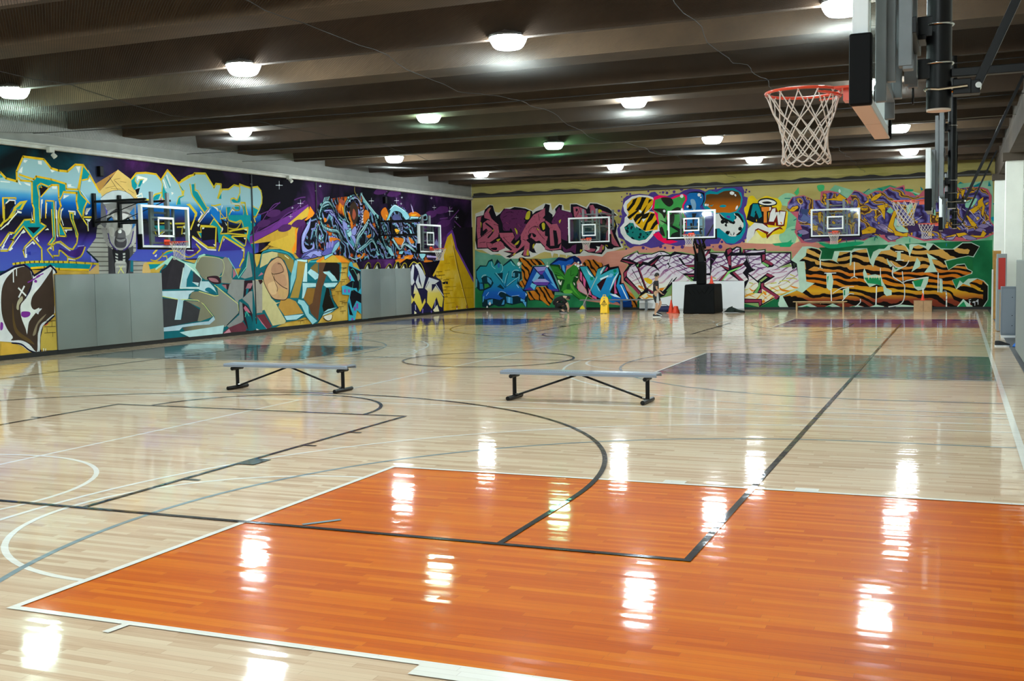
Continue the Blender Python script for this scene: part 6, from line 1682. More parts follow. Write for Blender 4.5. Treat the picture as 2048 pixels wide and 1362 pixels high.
b4b6ec C 0.027 27.50,4.30 27.78,4.52 28.18,4.59 28.45,4.42 28.52,4.14
100f18 C 0.217 28.54,4.40 28.55,3.89 28.30,3.47 28.02,3.23
8f93d6 C 0.168 28.54,4.40 28.55,3.89 28.30,3.47 28.02,3.23
b4b6ec C 0.027 28.49,4.42 28.51,3.91 28.26,3.49 27.98,3.25
c9cdf2 C 0.026 27.59,4.38 27.91,4.56 28.32,4.56 28.56,4.35
c9cdf2 C 0.023 28.63,3.98 28.44,3.49 28.11,3.21
3a2a20 S 0 27.81,4.36 28.09,4.45 28.30,4.20 28.28,3.88 28.04,3.64 27.83,3.77 27.71,4.09
a8503a S 0 27.98,4.19 28.15,3.99 28.00,3.78 27.88,3.91
1a1a38 F 0 28.26,3.49 28.45,3.56 28.37,3.47
e0e4f6 F 0 28.55,3.73 28.69,3.78 28.64,3.68
1a1a38 F 0 28.31,3.59 28.47,3.67 28.41,3.57
e0e4f6 F 0 28.56,3.83 28.69,3.88 28.64,3.79
1a1a38 F 0 28.35,3.70 28.50,3.77 28.46,3.68
e0e4f6 F 0 28.58,3.94 28.70,3.99 28.65,3.89
1a1a38 F 0 28.40,3.80 28.53,3.88 28.50,3.78
e0e4f6 F 0 28.59,4.04 28.70,4.09 28.65,4.00
1a1a38 F 0 28.45,3.91 28.56,3.98 28.54,3.89
e0e4f6 F 0 28.61,4.15 28.71,4.20 28.66,4.10
8f93d6 S 0 27.81,3.41 28.04,3.55 28.17,3.46 28.11,3.26 27.93,3.21 27.80,3.27
100f18 C 0.019 27.81,3.41 28.04,3.55 28.17,3.46 28.11,3.26 27.93,3.21 27.80,3.27 27.81,3.41
a8d6d8 S 0 27.49,3.31 27.72,3.38 27.80,3.25 27.62,3.15
86c3cf S 0 27.56,4.60 27.69,4.63 27.71,4.55 27.58,4.52
100f18 C 0.019 27.56,4.60 27.69,4.63 27.71,4.55 27.58,4.52 27.56,4.60
86c3cf S 0 27.74,4.66 27.87,4.68 27.89,4.61 27.76,4.58
100f18 C 0.019 27.74,4.66 27.87,4.68 27.89,4.61 27.76,4.58 27.74,4.66
86c3cf S 0 27.64,4.49 27.77,4.52 27.79,4.44 27.67,4.41
100f18 C 0.019 27.64,4.49 27.77,4.52 27.79,4.44 27.67,4.41 27.64,4.49
86c3cf S 0 27.87,4.59 28.00,4.62 28.02,4.54 27.89,4.52
100f18 C 0.019 27.87,4.59 28.00,4.62 28.02,4.54 27.89,4.52 27.87,4.59
86c3cf S 0 27.51,3.58 27.65,3.60 27.68,3.52 27.53,3.49
100f18 C 0.019 27.51,3.58 27.65,3.60 27.68,3.52 27.53,3.49 27.51,3.58
86c3cf S 0 27.61,3.47 27.75,3.49 27.78,3.41 27.63,3.38
100f18 C 0.019 27.61,3.47 27.75,3.49 27.78,3.41 27.63,3.38 27.61,3.47
86c3cf S 0 27.45,3.40 27.59,3.42 27.63,3.34 27.47,3.31
100f18 C 0.019 27.45,3.40 27.59,3.42 27.63,3.34 27.47,3.31 27.45,3.40
b8a24a C 0.019 28.12,5.02 28.11,4.81 28.41,4.58 28.58,4.35
7fb9be F 0 28.51,4.81 28.73,4.64 29.14,4.40 29.60,4.11 30.03,3.94 29.97,3.84 29.54,3.97 29.09,4.26 28.73,4.50
d8f0f0 L 0.017 28.56,4.79 29.00,4.44 29.65,4.07
100f18 C 0.217 29.11,3.81 28.81,3.53 28.29,3.19 28.14,2.87 27.99,2.68
4f93a6 C 0.168 29.11,3.81 28.81,3.53 28.29,3.19 28.14,2.87 27.99,2.68
b8dfe6 C 0.027 29.06,3.84 28.77,3.55 28.24,3.21 28.09,2.89 27.95,2.70
100f18 C 0.107 29.03,3.72 28.67,3.38 28.28,3.10 28.18,2.82
86c3cf C 0.058 29.03,3.72 28.67,3.38 28.28,3.10 28.18,2.82
b8dfe6 C 0.016 29.01,3.73 28.65,3.39 28.27,3.11 28.16,2.83
d0eef0 C 0.02 29.16,3.82 28.92,3.72 28.43,3.33 28.09,2.93 28.17,2.70
100f18 C 0.186 29.15,3.68 29.52,3.45 29.75,3.26
8f93d6 C 0.135 29.15,3.68 29.52,3.45 29.75,3.26
b4b6ec C 0.022 29.11,3.69 29.48,3.47 29.71,3.28
100f18 C 0.204 28.21,2.64 28.82,2.87 29.26,3.07 29.58,2.88 29.76,2.60
4f93a6 C 0.154 28.21,2.64 28.82,2.87 29.26,3.07 29.58,2.88 29.76,2.60
b8dfe6 C 0.025 28.17,2.66 28.78,2.89 29.22,3.09 29.54,2.90 29.72,2.62
86c3cf C 0.047 28.35,2.66 28.92,2.87 29.30,3.02 29.58,2.79 29.76,2.53
86c3cf F 0 29.52,2.69 29.90,2.50 29.66,2.45
100f18 L 0.02 29.52,2.69 29.90,2.50 29.66,2.45 29.52,2.69
9fd0d6 C 0.033 27.62,2.43 27.97,2.34 28.43,2.43 28.57,2.54
8fb9c4 C 0.031 29.79,3.12 30.16,2.70 30.34,2.41 30.75,2.43 30.86,2.65
100f18 C 0.202 29.55,4.02 29.72,3.69 30.00,3.36 30.27,2.94 30.56,2.65
4f93a6 C 0.151 29.55,4.02 29.72,3.69 30.00,3.36 30.27,2.94 30.56,2.65
b8dfe6 C 0.024 29.50,4.04 29.68,3.71 29.95,3.39 30.23,2.96 30.51,2.67
5f8f92 C 0.118 30.12,3.75 30.39,3.37 30.67,2.89
86c3cf F 0 30.37,2.89 30.76,2.77 31.05,2.46 30.75,2.46 30.55,2.60
100f18 L 0.021 30.37,2.89 30.76,2.77 31.05,2.46 30.75,2.46 30.55,2.60 30.37,2.89
86c3cf S 0 30.42,3.83 30.74,4.18 30.85,4.36 31.16,4.49 31.52,4.41 32.09,4.26 32.40,4.02 32.08,3.91 31.82,4.05 31.61,4.19 31.15,4.22 30.88,4.09 30.62,3.86
100f18 C 0.022 30.42,3.83 30.74,4.18 30.85,4.36 31.16,4.49 31.52,4.41 32.09,4.26 32.40,4.02 32.08,3.91 31.82,4.05 31.61,4.19 31.15,4.22 30.88,4.09 30.62,3.86 30.42,3.83
4a4f7c S 0 30.88,3.92 31.04,4.07 31.35,4.11 31.55,4.02 31.60,3.89 31.23,3.86
d6eef6 C 0.032 30.74,4.26 31.11,4.44 31.52,4.39 31.99,4.26
6a6fa8 C 0.078 30.82,3.87 30.85,3.53 30.69,3.23
100f18 C 0.149 31.64,3.80 31.74,3.55 31.62,3.33
8f93d6 C 0.094 31.64,3.80 31.74,3.55 31.62,3.33
b4b6ec C 0.018 31.62,3.81 31.71,3.56 31.59,3.34
c9cdf2 L 0.022 31.22,3.74 31.52,3.50 31.78,3.30
100f18 C 0.13 32.12,3.76 32.39,3.69 32.33,3.57
86c3cf C 0.074 32.12,3.76 32.39,3.69 32.33,3.57
b8dfe6 C 0.018 32.10,3.77 32.37,3.70 32.31,3.58
86c3cf F 0 32.27,3.61 32.49,3.52 32.64,3.32 32.42,3.37
100f18 L 0.022 32.27,3.61 32.49,3.52 32.64,3.32 32.42,3.37 32.27,3.61
86c3cf F 0 32.46,4.07 33.18,4.07 33.17,3.92 32.40,3.88
100f18 L 0.023 32.46,4.07 33.18,4.07 33.17,3.92 32.40,3.88 32.46,4.07
d6eef6 L 0.027 32.49,4.04 33.18,4.05
100f18 C 0.128 33.29,4.00 33.58,4.11 33.92,4.18 33.97,4.00 33.74,3.94
86c3cf C 0.07 33.29,4.00 33.58,4.11 33.92,4.18 33.97,4.00 33.74,3.94
b8dfe6 C 0.019 33.27,4.01 33.55,4.12 33.90,4.19 33.95,4.01 33.72,3.95
15333c L 0.03 32.51,3.96 33.17,3.98
b9a8d8 F 0 32.54,4.58 32.67,4.46 32.80,4.24 32.69,4.23
100f18 C 0.179 30.89,3.14 31.38,2.78 31.59,2.70 31.86,2.91 32.13,2.91 32.66,2.71 32.88,2.61
86c3cf C 0.124 30.89,3.14 31.38,2.78 31.59,2.70 31.86,2.91 32.13,2.91 32.66,2.71 32.88,2.61
b8dfe6 C 0.02 30.85,3.16 31.35,2.79 31.55,2.72 31.83,2.92 32.09,2.93 32.63,2.73 32.84,2.63
c8e8f4 C 0.029 30.98,3.09 31.48,2.73 31.86,2.93 32.39,2.79
e8eef6 L 0.036 31.59,2.83 31.87,3.06 31.88,3.21
8f93d6 C 0.052 32.04,3.18 32.40,2.91 32.84,2.82
c8e8f4 C 0.022 32.15,3.21 32.46,2.94 32.89,2.84
5a7fd0 F 0 31.85,2.66 31.94,2.68 31.96,2.56 31.88,2.57
5a7fd0 F 0 31.97,2.64 32.05,2.67 32.08,2.54 31.99,2.55
5a7fd0 F 0 32.08,2.63 32.17,2.65 32.20,2.53 32.11,2.54
5a7fd0 F 0 32.20,2.61 32.29,2.64 32.31,2.51 32.23,2.52
5a7fd0 F 0 32.32,2.60 32.41,2.62 32.43,2.50 32.35,2.51
86c3cf F 0 31.43,2.65 31.85,2.68 31.68,2.53 31.37,2.53
100f18 L 0.022 31.43,2.65 31.85,2.68 31.68,2.53 31.37,2.53 31.43,2.65
8fd0de S 0 33.21,2.54 33.78,2.54 33.54,2.36 33.37,2.38
b9a6dc F 0 33.89,2.49 34.78,2.46 34.77,2.39 33.89,2.41
2a1a3c F 0 33.89,2.41 34.83,2.39 34.71,2.30 34.00,2.33
8f8ac8 F 0 34.82,3.20 35.04,2.94 34.98,2.86 34.63,2.99
7a5f9c F 0 35.15,2.68 35.58,2.57 35.99,2.19 35.44,2.41
ea6a1e F 0 35.07,2.33 35.62,2.19 35.49,2.06
6b3f8a F 0 33.82,3.19 34.05,3.19 33.98,2.96
"""),
 ('L', 'painted_pyramid', 'large yellow pyramid of painted blocks in the corner of the mural wall', """
5a2f86 F 0 34.09,1.34 35.05,2.20 35.92,3.44 36.42,3.63 36.88,3.10 38.58,1.55 38.58,1.11 36.85,2.43 34.08,1.11
13101a F 0 36.49,3.72 38.58,3.79 38.58,1.49 38.58,1.43 36.87,2.86
PYR F 0 34.29,1.57 35.05,2.17 35.91,3.29 36.34,3.48 36.60,3.04 37.82,0.10 35.34,0.10 35.44,0.75 35.08,1.44
c79a12 F 0 36.45,3.00 36.86,2.68 38.58,1.24 38.58,0.10 37.90,0.10 37.23,1.34
7a5a10 L 0.122 36.45,2.91 37.09,1.58 37.90,0.10
e6c45a L 0.056 36.32,3.18 36.82,1.95 37.76,0.27
4a3a12 L 0.027 34.73,1.79 35.33,1.80
4a3a12 L 0.026 34.97,1.79 34.97,1.66
4a3a12 L 0.027 34.99,1.64 35.59,1.65
4a3a12 L 0.027 35.23,1.64 35.23,1.51
4a3a12 L 0.027 34.52,1.62 35.12,1.63
4a3a12 L 0.026 34.77,1.62 34.76,1.48
4a3a12 L 0.027 35.38,1.43 35.99,1.44
4a3a12 L 0.027 35.63,1.43 35.62,1.29
4a3a12 L 0.027 35.10,1.32 35.71,1.32
4a3a12 L 0.027 35.35,1.31 35.34,1.18
4a3a12 L 0.027 35.50,1.13 36.11,1.13
4a3a12 L 0.027 35.75,1.13 35.74,0.99
4a3a12 L 0.027 35.09,1.00 35.69,1.00
4a3a12 L 0.027 35.33,0.99 35.33,0.85
4a3a12 L 0.027 35.41,0.84 36.03,0.84
4a3a12 L 0.027 35.67,0.83 35.66,0.70
4a3a12 L 0.027 35.20,0.70 35.82,0.69
4a3a12 L 0.027 35.45,0.69 35.45,0.56
4a3a12 L 0.027 34.71,1.47 35.31,1.48
4a3a12 L 0.026 34.96,1.47 34.95,1.33
b28a14 L 0.032 35.52,0.96 36.35,0.96
b28a14 L 0.033 35.85,0.65 36.97,0.63
b28a14 L 0.032 35.56,0.42 36.53,0.41
b28a14 L 0.033 36.17,0.22 37.02,0.21
b28a14 L 0.033 36.76,0.62 37.63,0.61
b28a14 L 0.034 37.21,1.03 38.09,1.03
b28a14 L 0.034 37.70,0.59 38.45,0.59
b28a14 L 0.032 35.57,1.84 36.12,1.86
b28a14 L 0.032 35.68,1.49 36.52,1.49
b28a14 L 0.032 36.01,1.12 36.71,1.13
b28a14 L 0.034 37.87,1.01 38.58,1.02
b28a14 L 0.032 35.58,2.14 36.13,2.16
b28a14 L 0.032 36.01,2.43 36.57,2.46
14121c F 0 35.34,1.34 35.61,1.37 35.60,1.25 35.33,1.26
14121c F 0 35.64,1.37 35.87,1.36 35.86,1.24 35.67,1.26
e8e6e0 L 0.065 36.74,0.22 36.72,0.10
9a5a3a F 0 36.65,0.26 36.83,0.27 36.81,0.16 36.66,0.17
e8e6e0 L 0.067 37.79,0.18 37.78,0.10
9a5a3a F 0 37.70,0.21 37.88,0.22 37.86,0.11 37.71,0.12
"""),
 ('L', 'painted_letters', 'white and yellow graffiti letters with dark purple shadows beside the last pads', """
1c1a3a F 0 32.27,2.04 32.64,2.24 33.00,2.18 33.60,1.78 33.78,1.58 34.69,1.59 35.21,1.41 35.44,0.72 35.37,0.10 32.35,0.10 32.30,0.27 32.30,1.32
d8c83a C 0.042 32.27,2.02 32.64,2.22 33.00,2.15 33.25,2.18 33.49,1.98 33.69,1.69
YWZ F 0 32.38,1.79 32.58,2.12 32.72,2.07 32.61,1.54 32.72,1.40 32.47,1.26 32.36,1.35
YWZ F 0 32.76,2.10 33.06,2.15 33.48,1.86 33.72,1.58 33.45,1.13 32.95,1.14 32.78,1.37 33.11,1.76 32.99,1.93
1c1a3a F 0 33.05,1.90 33.38,1.13 33.09,1.42
YWZ F 0 32.72,1.31 33.12,0.91 33.35,0.45 33.61,0.72 33.67,0.55 33.15,0.16 32.91,0.41 32.62,0.65 32.34,0.49 32.34,0.93 32.57,0.87
YWZ F 0 33.63,1.12 34.04,1.57 35.01,1.41 34.54,1.27 35.11,0.91 35.37,0.66 35.22,0.26 34.95,0.33 34.71,0.72 34.23,0.24 33.79,0.52 33.88,1.00
1c1a3a F 0 34.28,1.28 34.74,1.27 34.26,0.96
1c1a3a F 0 33.69,0.95 33.88,1.00 33.54,0.61
efe9c0 F 0 34.35,0.18 34.76,0.39 34.94,0.10 34.48,0.10
8f8fc0 L 0.07 34.57,0.58 34.52,0.29
6a5aa8 L 0.095 34.22,0.13 34.15,0.10
6a5aa8 L 0.109 33.40,0.28 33.36,0.10
9f9fd0 L 0.074 32.73,0.47 32.75,0.25
efe9c0 F 0 32.63,0.23 32.84,0.13 32.77,0.10 32.62,0.10
1c1a3a F 0 32.34,0.93 32.76,0.92 32.56,0.70
1c1a3a L 0.058 32.67,1.54 33.12,0.91 33.42,0.67
1c1a3a L 0.034 34.03,1.40 33.70,1.12
e0e2ee L 0.04 34.67,1.27 35.38,0.75
1c1a2a F 0 34.29,1.57 34.30,1.68 34.49,1.59 34.69,1.71 34.71,1.50
15121a S 0 28.65,1.97 28.81,2.13 28.97,2.21 29.14,2.13 29.18,1.96
c9b92e C 0.04 28.65,1.97 28.81,2.12 28.97,2.21 29.12,2.16 29.16,2.03
c9cbb8 F 0 28.75,1.97 28.91,2.13 28.99,1.96
15121a S 0 29.37,1.96 29.53,2.13 29.70,2.21 29.88,2.13 29.92,1.96
c9b92e C 0.041 29.37,1.96 29.53,2.12 29.70,2.21 29.85,2.15 29.90,2.02
c9cbb8 F 0 29.47,1.96 29.64,2.13 29.73,1.96
15121a S 0 30.33,1.95 30.50,2.07 30.67,2.15 30.86,2.07 30.91,1.95
c9b92e C 0.042 30.33,1.95 30.50,2.06 30.67,2.15 30.84,2.09 30.88,1.96
c9cbb8 F 0 30.44,1.95 30.61,2.07 30.71,1.95
15121a S 0 30.94,1.95 31.12,2.17 31.30,2.25 31.49,2.17 31.54,1.94
c9b92e C 0.043 30.94,1.95 31.12,2.16 31.30,2.25 31.46,2.20 31.51,2.06
c9cbb8 F 0 31.05,1.94 31.23,2.17 31.32,1.94
15121a S 0 31.51,1.94 31.69,2.10 31.87,2.18 32.07,2.10 32.12,1.93
c9b92e C 0.044 31.51,1.94 31.69,2.09 31.87,2.18 32.04,2.13 32.09,1.99
c9cbb8 F 0 31.62,1.94 31.81,2.10 31.90,1.94
"""),
 ('L', 'painted_letters', 'tall cyan graffiti letter with black shadow and purple spots beside the last pads', """
39a9c6 F 0 27.62,2.23 27.79,2.25 27.85,2.08 28.44,1.92 28.35,0.29 28.06,0.46 27.89,0.10 27.42,0.10 27.40,0.78 27.55,1.03 27.03,1.07 27.02,1.37 27.48,1.43 27.68,1.58 27.45,1.73 27.54,2.10
15161d F 0 27.56,2.10 27.85,2.03 28.39,1.89 28.35,1.26 28.15,1.11 27.92,1.55 27.55,1.93
15161d F 0 27.24,1.39 27.73,1.55 28.22,1.49 28.31,1.29 27.86,1.27
15161d F 0 27.66,1.18 27.86,1.22 28.15,1.11 28.39,1.03 28.37,0.70 28.03,0.81 27.72,0.52 27.55,0.93
15161d F 0 27.45,0.81 27.62,0.48 27.76,0.27 27.51,0.31 27.43,0.61
5fd0b0 C 0.021 27.70,1.95 27.90,1.95 28.27,1.49 28.20,1.11
5fd0b0 C 0.017 27.82,1.50 27.76,1.27 27.81,1.17
9a9a92 S 0 28.13,1.77 28.28,1.81 28.32,1.62 28.17,1.54
8f4fb0 F 0 27.55,1.75 27.68,1.74 27.68,1.60 27.54,1.61
8f4fb0 F 0 27.16,1.25 27.30,1.24 27.29,1.12 27.16,1.14
8f4fb0 F 0 27.45,1.24 27.58,1.23 27.58,1.12 27.44,1.13
8f4fb0 F 0 28.01,0.71 28.14,0.70 28.13,0.50 28.00,0.52
8f4fb0 F 0 27.83,0.59 27.96,0.58 27.96,0.44 27.82,0.45
8f4fb0 F 0 27.63,0.19 27.77,0.17 27.76,0.10 27.62,0.10
39a9c6 F 0 28.39,0.11 28.85,0.11 28.85,0.10 28.39,0.10
39a9c6 F 0 29.74,0.10 30.54,0.10 30.53,0.10 29.73,0.10
2a2430 F 0 30.53,0.10 30.84,0.12 30.84,0.10 30.52,0.10
39a9c6 F 0 30.84,0.10 31.10,0.12 31.09,0.10 30.83,0.10
6f8fc0 F 0 31.26,0.10 31.82,0.11 31.81,0.10 31.25,0.10
"""),
 ('B', 'painted_ground', 'pale yellow, pink and green ground painted on the end wall', """
BYELLOW F 0 -11.28,0.10 10.93,0.10 10.93,5.75 -11.28,5.75
BMINT F 0 -11.17,2.75 -10.92,2.63 -8.47,2.24 -7.16,2.33 -5.65,1.64 -5.68,0.10 -11.23,0.10
BGREEN F 0 -11.20,1.03 -9.96,0.68 -5.67,0.65 -3.40,0.53 -3.41,0.10 -11.23,0.10
BPINK F 0 -6.81,2.21 -5.64,2.51 -4.05,2.59 -2.93,3.03 1.32,2.93 5.30,2.62 6.82,2.35 5.30,1.98 -2.94,1.71 -3.63,0.10 -6.13,0.43 -7.05,1.77
BPINK F 0 -10.69,5.10 -10.66,5.10 -10.66,5.10
BMINT2 F 0 2.55,3.87 3.34,4.55 4.13,4.42 4.71,5.00 5.67,4.66 6.80,4.90 8.10,4.46 9.00,4.81 10.50,4.93 10.62,2.27 7.19,2.34 5.30,2.58 2.55,2.85
BGREEN F 0 4.13,2.51 10.52,2.65 10.56,0.10 1.32,0.10 0.90,0.40 2.54,1.21
BGREEN F 0 1.01,0.40 4.53,1.19 4.53,0.10 1.01,0.10
e3dca0 S 0 1.18,2.93 1.49,3.45 2.64,3.31 3.15,3.09 3.15,2.71 1.20,2.76
8fc79e S 0 2.54,3.10 3.15,3.40 3.15,2.71 2.64,2.72
2f9f6a F 0 2.23,2.71 2.85,2.76 3.01,2.86 2.99,2.59 2.35,2.62
8fc79e S 0 2.43,4.51 2.76,4.75 3.15,4.65 3.15,4.29 2.85,4.22 2.52,4.32
c9c8c0 F 0 -11.11,4.40 -10.66,4.55 -10.46,4.78 -10.23,4.77 -10.14,4.45 -9.93,4.40 -9.64,4.60 -9.18,4.65 -8.65,4.59 -8.31,4.43 -8.14,4.55 -7.75,4.74 -7.44,4.73 -7.35,4.29 -7.38,2.56 -7.79,2.59 -7.97,2.53 -8.39,2.34 -8.80,2.31 -9.64,2.32 -9.97,2.55 -10.39,2.51 -10.81,2.74 -11.15,2.77
c9c8c0 F 0 -7.71,4.72 -7.46,4.69 -7.42,4.35 -7.19,4.60 -7.04,4.70 -6.86,4.63 -6.82,4.42 -6.53,4.38 -6.54,4.68 -6.23,4.69 -5.80,4.50 -5.62,4.70 -5.27,4.67 -4.75,4.44 -4.34,4.10 -4.63,3.97 -4.37,3.71 -4.35,3.30 -4.12,2.69 -4.47,2.58 -4.86,2.52 -5.08,2.32 -5.52,2.39 -5.96,2.36 -6.49,2.39 -7.00,2.46 -7.75,2.59
c9c8c0 F 0 -7.48,2.56 -7.32,2.55 -7.41,2.32
c9c8c0 F 0 -7.16,2.55 -7.00,2.55 -7.10,2.32
c9c8c0 F 0 -6.80,2.54 -6.64,2.54 -6.74,2.31
c9c8c0 F 0 -6.49,2.54 -6.33,2.53 -6.42,2.30
c9c8c0 F 0 -6.31,2.53 -6.15,2.53 -6.25,2.30
"""),
 ('B', 'painted_letters', 'pink and plum wildstyle graffiti letters on the end wall', """
14121a F 0 -11.07,4.26 -10.71,4.32 -10.63,4.57 -10.37,4.76 -10.23,4.73 -10.16,4.47 -10.07,4.25 -9.88,4.37 -9.69,4.58 -9.39,4.55 -9.18,4.63 -8.90,4.59 -8.65,4.54 -8.33,4.41 -8.31,4.28 -8.15,4.40 -7.80,4.49 -7.69,4.72 -7.48,4.65 -7.53,4.36 -7.36,4.22 -7.39,2.60 -7.65,2.65 -7.94,2.97 -8.17,2.98 -8.29,2.81 -8.18,2.57 -8.09,2.54 -8.34,2.56 -8.52,2.67 -8.46,2.39 -8.73,2.39 -8.89,2.48 -8.75,2.69 -9.22,2.49 -9.45,2.35 -9.64,2.41 -9.36,2.53 -9.78,2.65 -9.42,2.69 -9.77,2.93 -10.01,2.63 -10.29,2.64 -10.53,2.80 -11.07,2.79 -11.14,3.18
PINKW F 0 -11.03,4.22 -10.76,4.29 -10.71,4.21 -10.83,4.04 -10.89,3.41 -10.75,3.39 -10.49,3.60 -10.58,3.71 -10.75,3.60 -10.75,3.95 -10.52,4.09 -10.26,4.04 -9.99,3.80 -9.95,3.54 -10.00,3.32 -10.45,3.05 -10.26,3.01 -9.93,3.15 -9.77,3.02 -9.66,2.80 -9.94,2.70 -10.22,2.66 -10.50,2.84 -11.03,2.85 -11.02,3.22 -11.06,3.61
PINKW F 0 -10.68,4.36 -10.46,4.61 -10.32,4.65 -10.44,4.44 -10.31,4.15 -9.96,3.84 -10.10,3.87 -10.43,4.11 -10.66,4.19
PLUM S 0 -9.88,4.27 -9.64,4.56 -9.41,4.53 -9.13,4.50 -8.65,4.46 -8.56,4.18 -8.73,3.89 -8.61,3.82 -8.88,3.38 -9.16,3.13 -9.20,3.43 -9.41,3.57 -9.73,3.60 -9.77,3.88 -9.84,4.07
PINKW F 0 -9.95,3.49 -9.27,3.48 -9.20,3.28 -9.39,3.05 -9.16,2.89 -8.90,3.19 -8.90,3.36 -8.61,3.84 -8.26,4.25 -7.99,4.37 -7.67,4.57 -7.63,4.30 -7.83,4.09 -7.43,3.93 -7.37,3.72 -7.39,2.68 -7.65,2.71 -8.01,3.10 -8.17,3.06 -8.40,3.24 -8.65,3.14 -8.47,2.98 -8.52,2.43 -8.80,2.44 -8.72,2.91 -9.17,2.57 -9.45,2.41 -9.22,2.59 -9.68,2.65 -9.31,2.70 -9.63,3.01 -9.88,3.26
14121a S 0 -10.57,3.97 -10.20,3.63 -10.45,3.29 -10.52,3.32 -10.27,3.61 -10.60,3.90
14121a S 0 -10.83,4.21 -10.69,4.21 -10.79,3.99 -10.77,3.43 -10.87,3.41
14121a S 0 -7.95,3.86 -7.70,3.94 -7.64,3.64 -7.82,3.48 -8.00,3.69
14121a S 0 -8.35,3.45 -8.16,3.34 -8.21,3.25 -8.30,3.28
14121a S 0 -10.05,3.20 -9.86,3.28 -9.81,3.15 -10.00,3.11
14121a S 0 -8.93,3.17 -8.88,3.02 -9.03,2.78 -9.16,2.85
14121a S 0 -8.55,3.33 -8.37,3.45 -8.49,3.16
14121a S 0 -7.67,3.07 -7.51,3.11 -7.49,2.92 -7.63,2.92
14121a S 0 -10.38,2.81 -10.08,2.83 -10.10,2.72 -10.27,2.73
14121a S 0 -9.38,3.69 -9.29,3.52 -9.43,3.57
14121a S 0 -8.68,4.14 -8.59,4.18 -8.63,4.03 -8.73,4.06
b0a428 S 0 -10.44,4.52 -10.39,4.67 -10.44,4.44
b0a428 S 0 -8.58,4.37 -8.42,4.41 -8.47,4.09 -8.66,4.08
b0a428 S 0 -7.88,3.82 -7.77,3.88 -7.70,3.69 -7.82,3.56
b0a428 S 0 -9.19,3.69 -9.06,3.56 -9.08,3.39
b0a428 S 0 -9.16,3.00 -8.97,3.13 -9.05,2.96 -9.21,2.92
b0a428 S 0 -8.33,2.90 -8.24,2.96 -8.31,2.73
b0a428 S 0 -8.57,2.73 -8.52,2.47 -8.64,2.48
b0a428 S 0 -10.09,3.18 -9.90,3.23 -10.00,3.11
b0a428 S 0 -10.86,4.00 -10.81,3.95 -10.84,3.74
b0a428 S 0 -8.14,3.66 -8.00,3.57 -8.09,3.57
b0a428 S 0 -10.27,3.63 -10.21,3.65 -10.25,3.55
b0a428 S 0 -9.26,2.53 -9.15,2.57 -9.27,2.42
14121a C 0.02 -11.04,3.22 -10.58,3.47 -10.32,3.61
14121a C 0.02 -9.95,3.52 -9.20,3.50
14121a C 0.02 -9.15,3.69 -8.92,3.42
14121a C 0.02 -8.44,3.32 -8.51,3.50 -8.39,3.66 -8.16,3.74 -7.91,3.54
14121a C 0.02 -8.16,3.70 -8.00,3.40 -7.65,3.05
14121a C 0.02 -10.59,3.08 -10.33,3.03 -10.29,2.94
14121a C 0.02 -10.57,3.06 -10.53,2.86 -10.27,2.68
14121a C 0.02 -9.76,3.30 -9.44,2.97 -9.17,2.79
14121a C 0.02 -8.03,4.29 -7.99,3.99
14121a C 0.02 -8.81,3.19 -8.67,3.12
14121a C 0.02 -8.27,3.70 -8.02,3.74
14121a C 0.02 -10.93,3.07 -10.62,3.10
14121a C 0.02 -9.64,3.59 -9.75,3.75
14121a C 0.02 -9.60,4.39 -9.41,4.42 -9.23,4.37
14121a C 0.02 -9.74,4.18 -9.56,4.26
14121a C 0.02 -9.33,4.10 -9.14,4.11
14121a C 0.02 -10.20,3.89 -9.94,3.82
8e3f54 C 0.014 -10.58,3.58 -10.49,3.62 -10.42,3.51
8e3f54 C 0.014 -10.72,3.82 -10.55,3.86
8e3f54 C 0.014 -10.13,3.76 -10.06,3.58 -10.11,3.39
8e3f54 C 0.014 -10.33,3.25 -10.14,3.37
8e3f54 C 0.013 -8.78,3.42 -8.69,3.29
8e3f54 C 0.013 -8.36,4.00 -8.15,4.08
8e3f54 C 0.013 -7.94,4.24 -7.76,4.36
8e3f54 C 0.013 -7.63,3.81 -7.48,3.64
8e3f54 C 0.013 -7.60,3.39 -7.48,3.26
8e3f54 C 0.013 -8.70,2.90 -8.59,2.82
8e3f54 C 0.013 -7.89,3.27 -7.78,3.10
8e3f54 C 0.014 -10.90,3.04 -10.83,2.96
8e3f54 C 0.013 -9.76,3.40 -9.62,3.29 -9.39,3.35
8e3f54 C 0.013 -8.25,3.53 -8.09,3.49
8e3f54 C 0.013 -9.01,3.85 -8.92,3.72
8e3f54 C 0.013 -9.61,3.96 -9.47,3.87
14121a F 0 -7.71,4.68 -7.51,4.67 -7.54,4.29 -7.40,4.18 -7.43,4.04 -7.20,4.28 -7.24,4.47 -7.04,4.65 -6.90,4.63 -6.93,4.42 -6.51,4.30 -6.50,4.65 -6.23,4.64 -5.75,4.42 -5.60,4.66 -5.29,4.63 -4.79,4.43 -4.39,4.09 -4.67,4.03 -4.48,3.90 -4.39,3.63 -4.46,3.30 -4.29,2.90 -4.21,2.72 -4.55,2.70 -4.62,2.64 -4.84,2.65 -4.94,2.80 -4.95,2.61 -5.10,2.42 -5.43,2.47 -5.73,2.52 -5.93,2.63 -6.09,2.47 -6.40,2.45 -6.53,2.54 -6.80,2.52 -7.00,2.65 -7.52,2.62 -7.75,2.69
PLUM S 0 -7.20,4.34 -7.04,4.55 -6.95,4.40 -6.59,4.32 -6.42,4.11 -6.43,3.10 -6.88,3.11 -7.01,3.29 -7.05,3.67 -7.39,3.85 -7.36,4.01
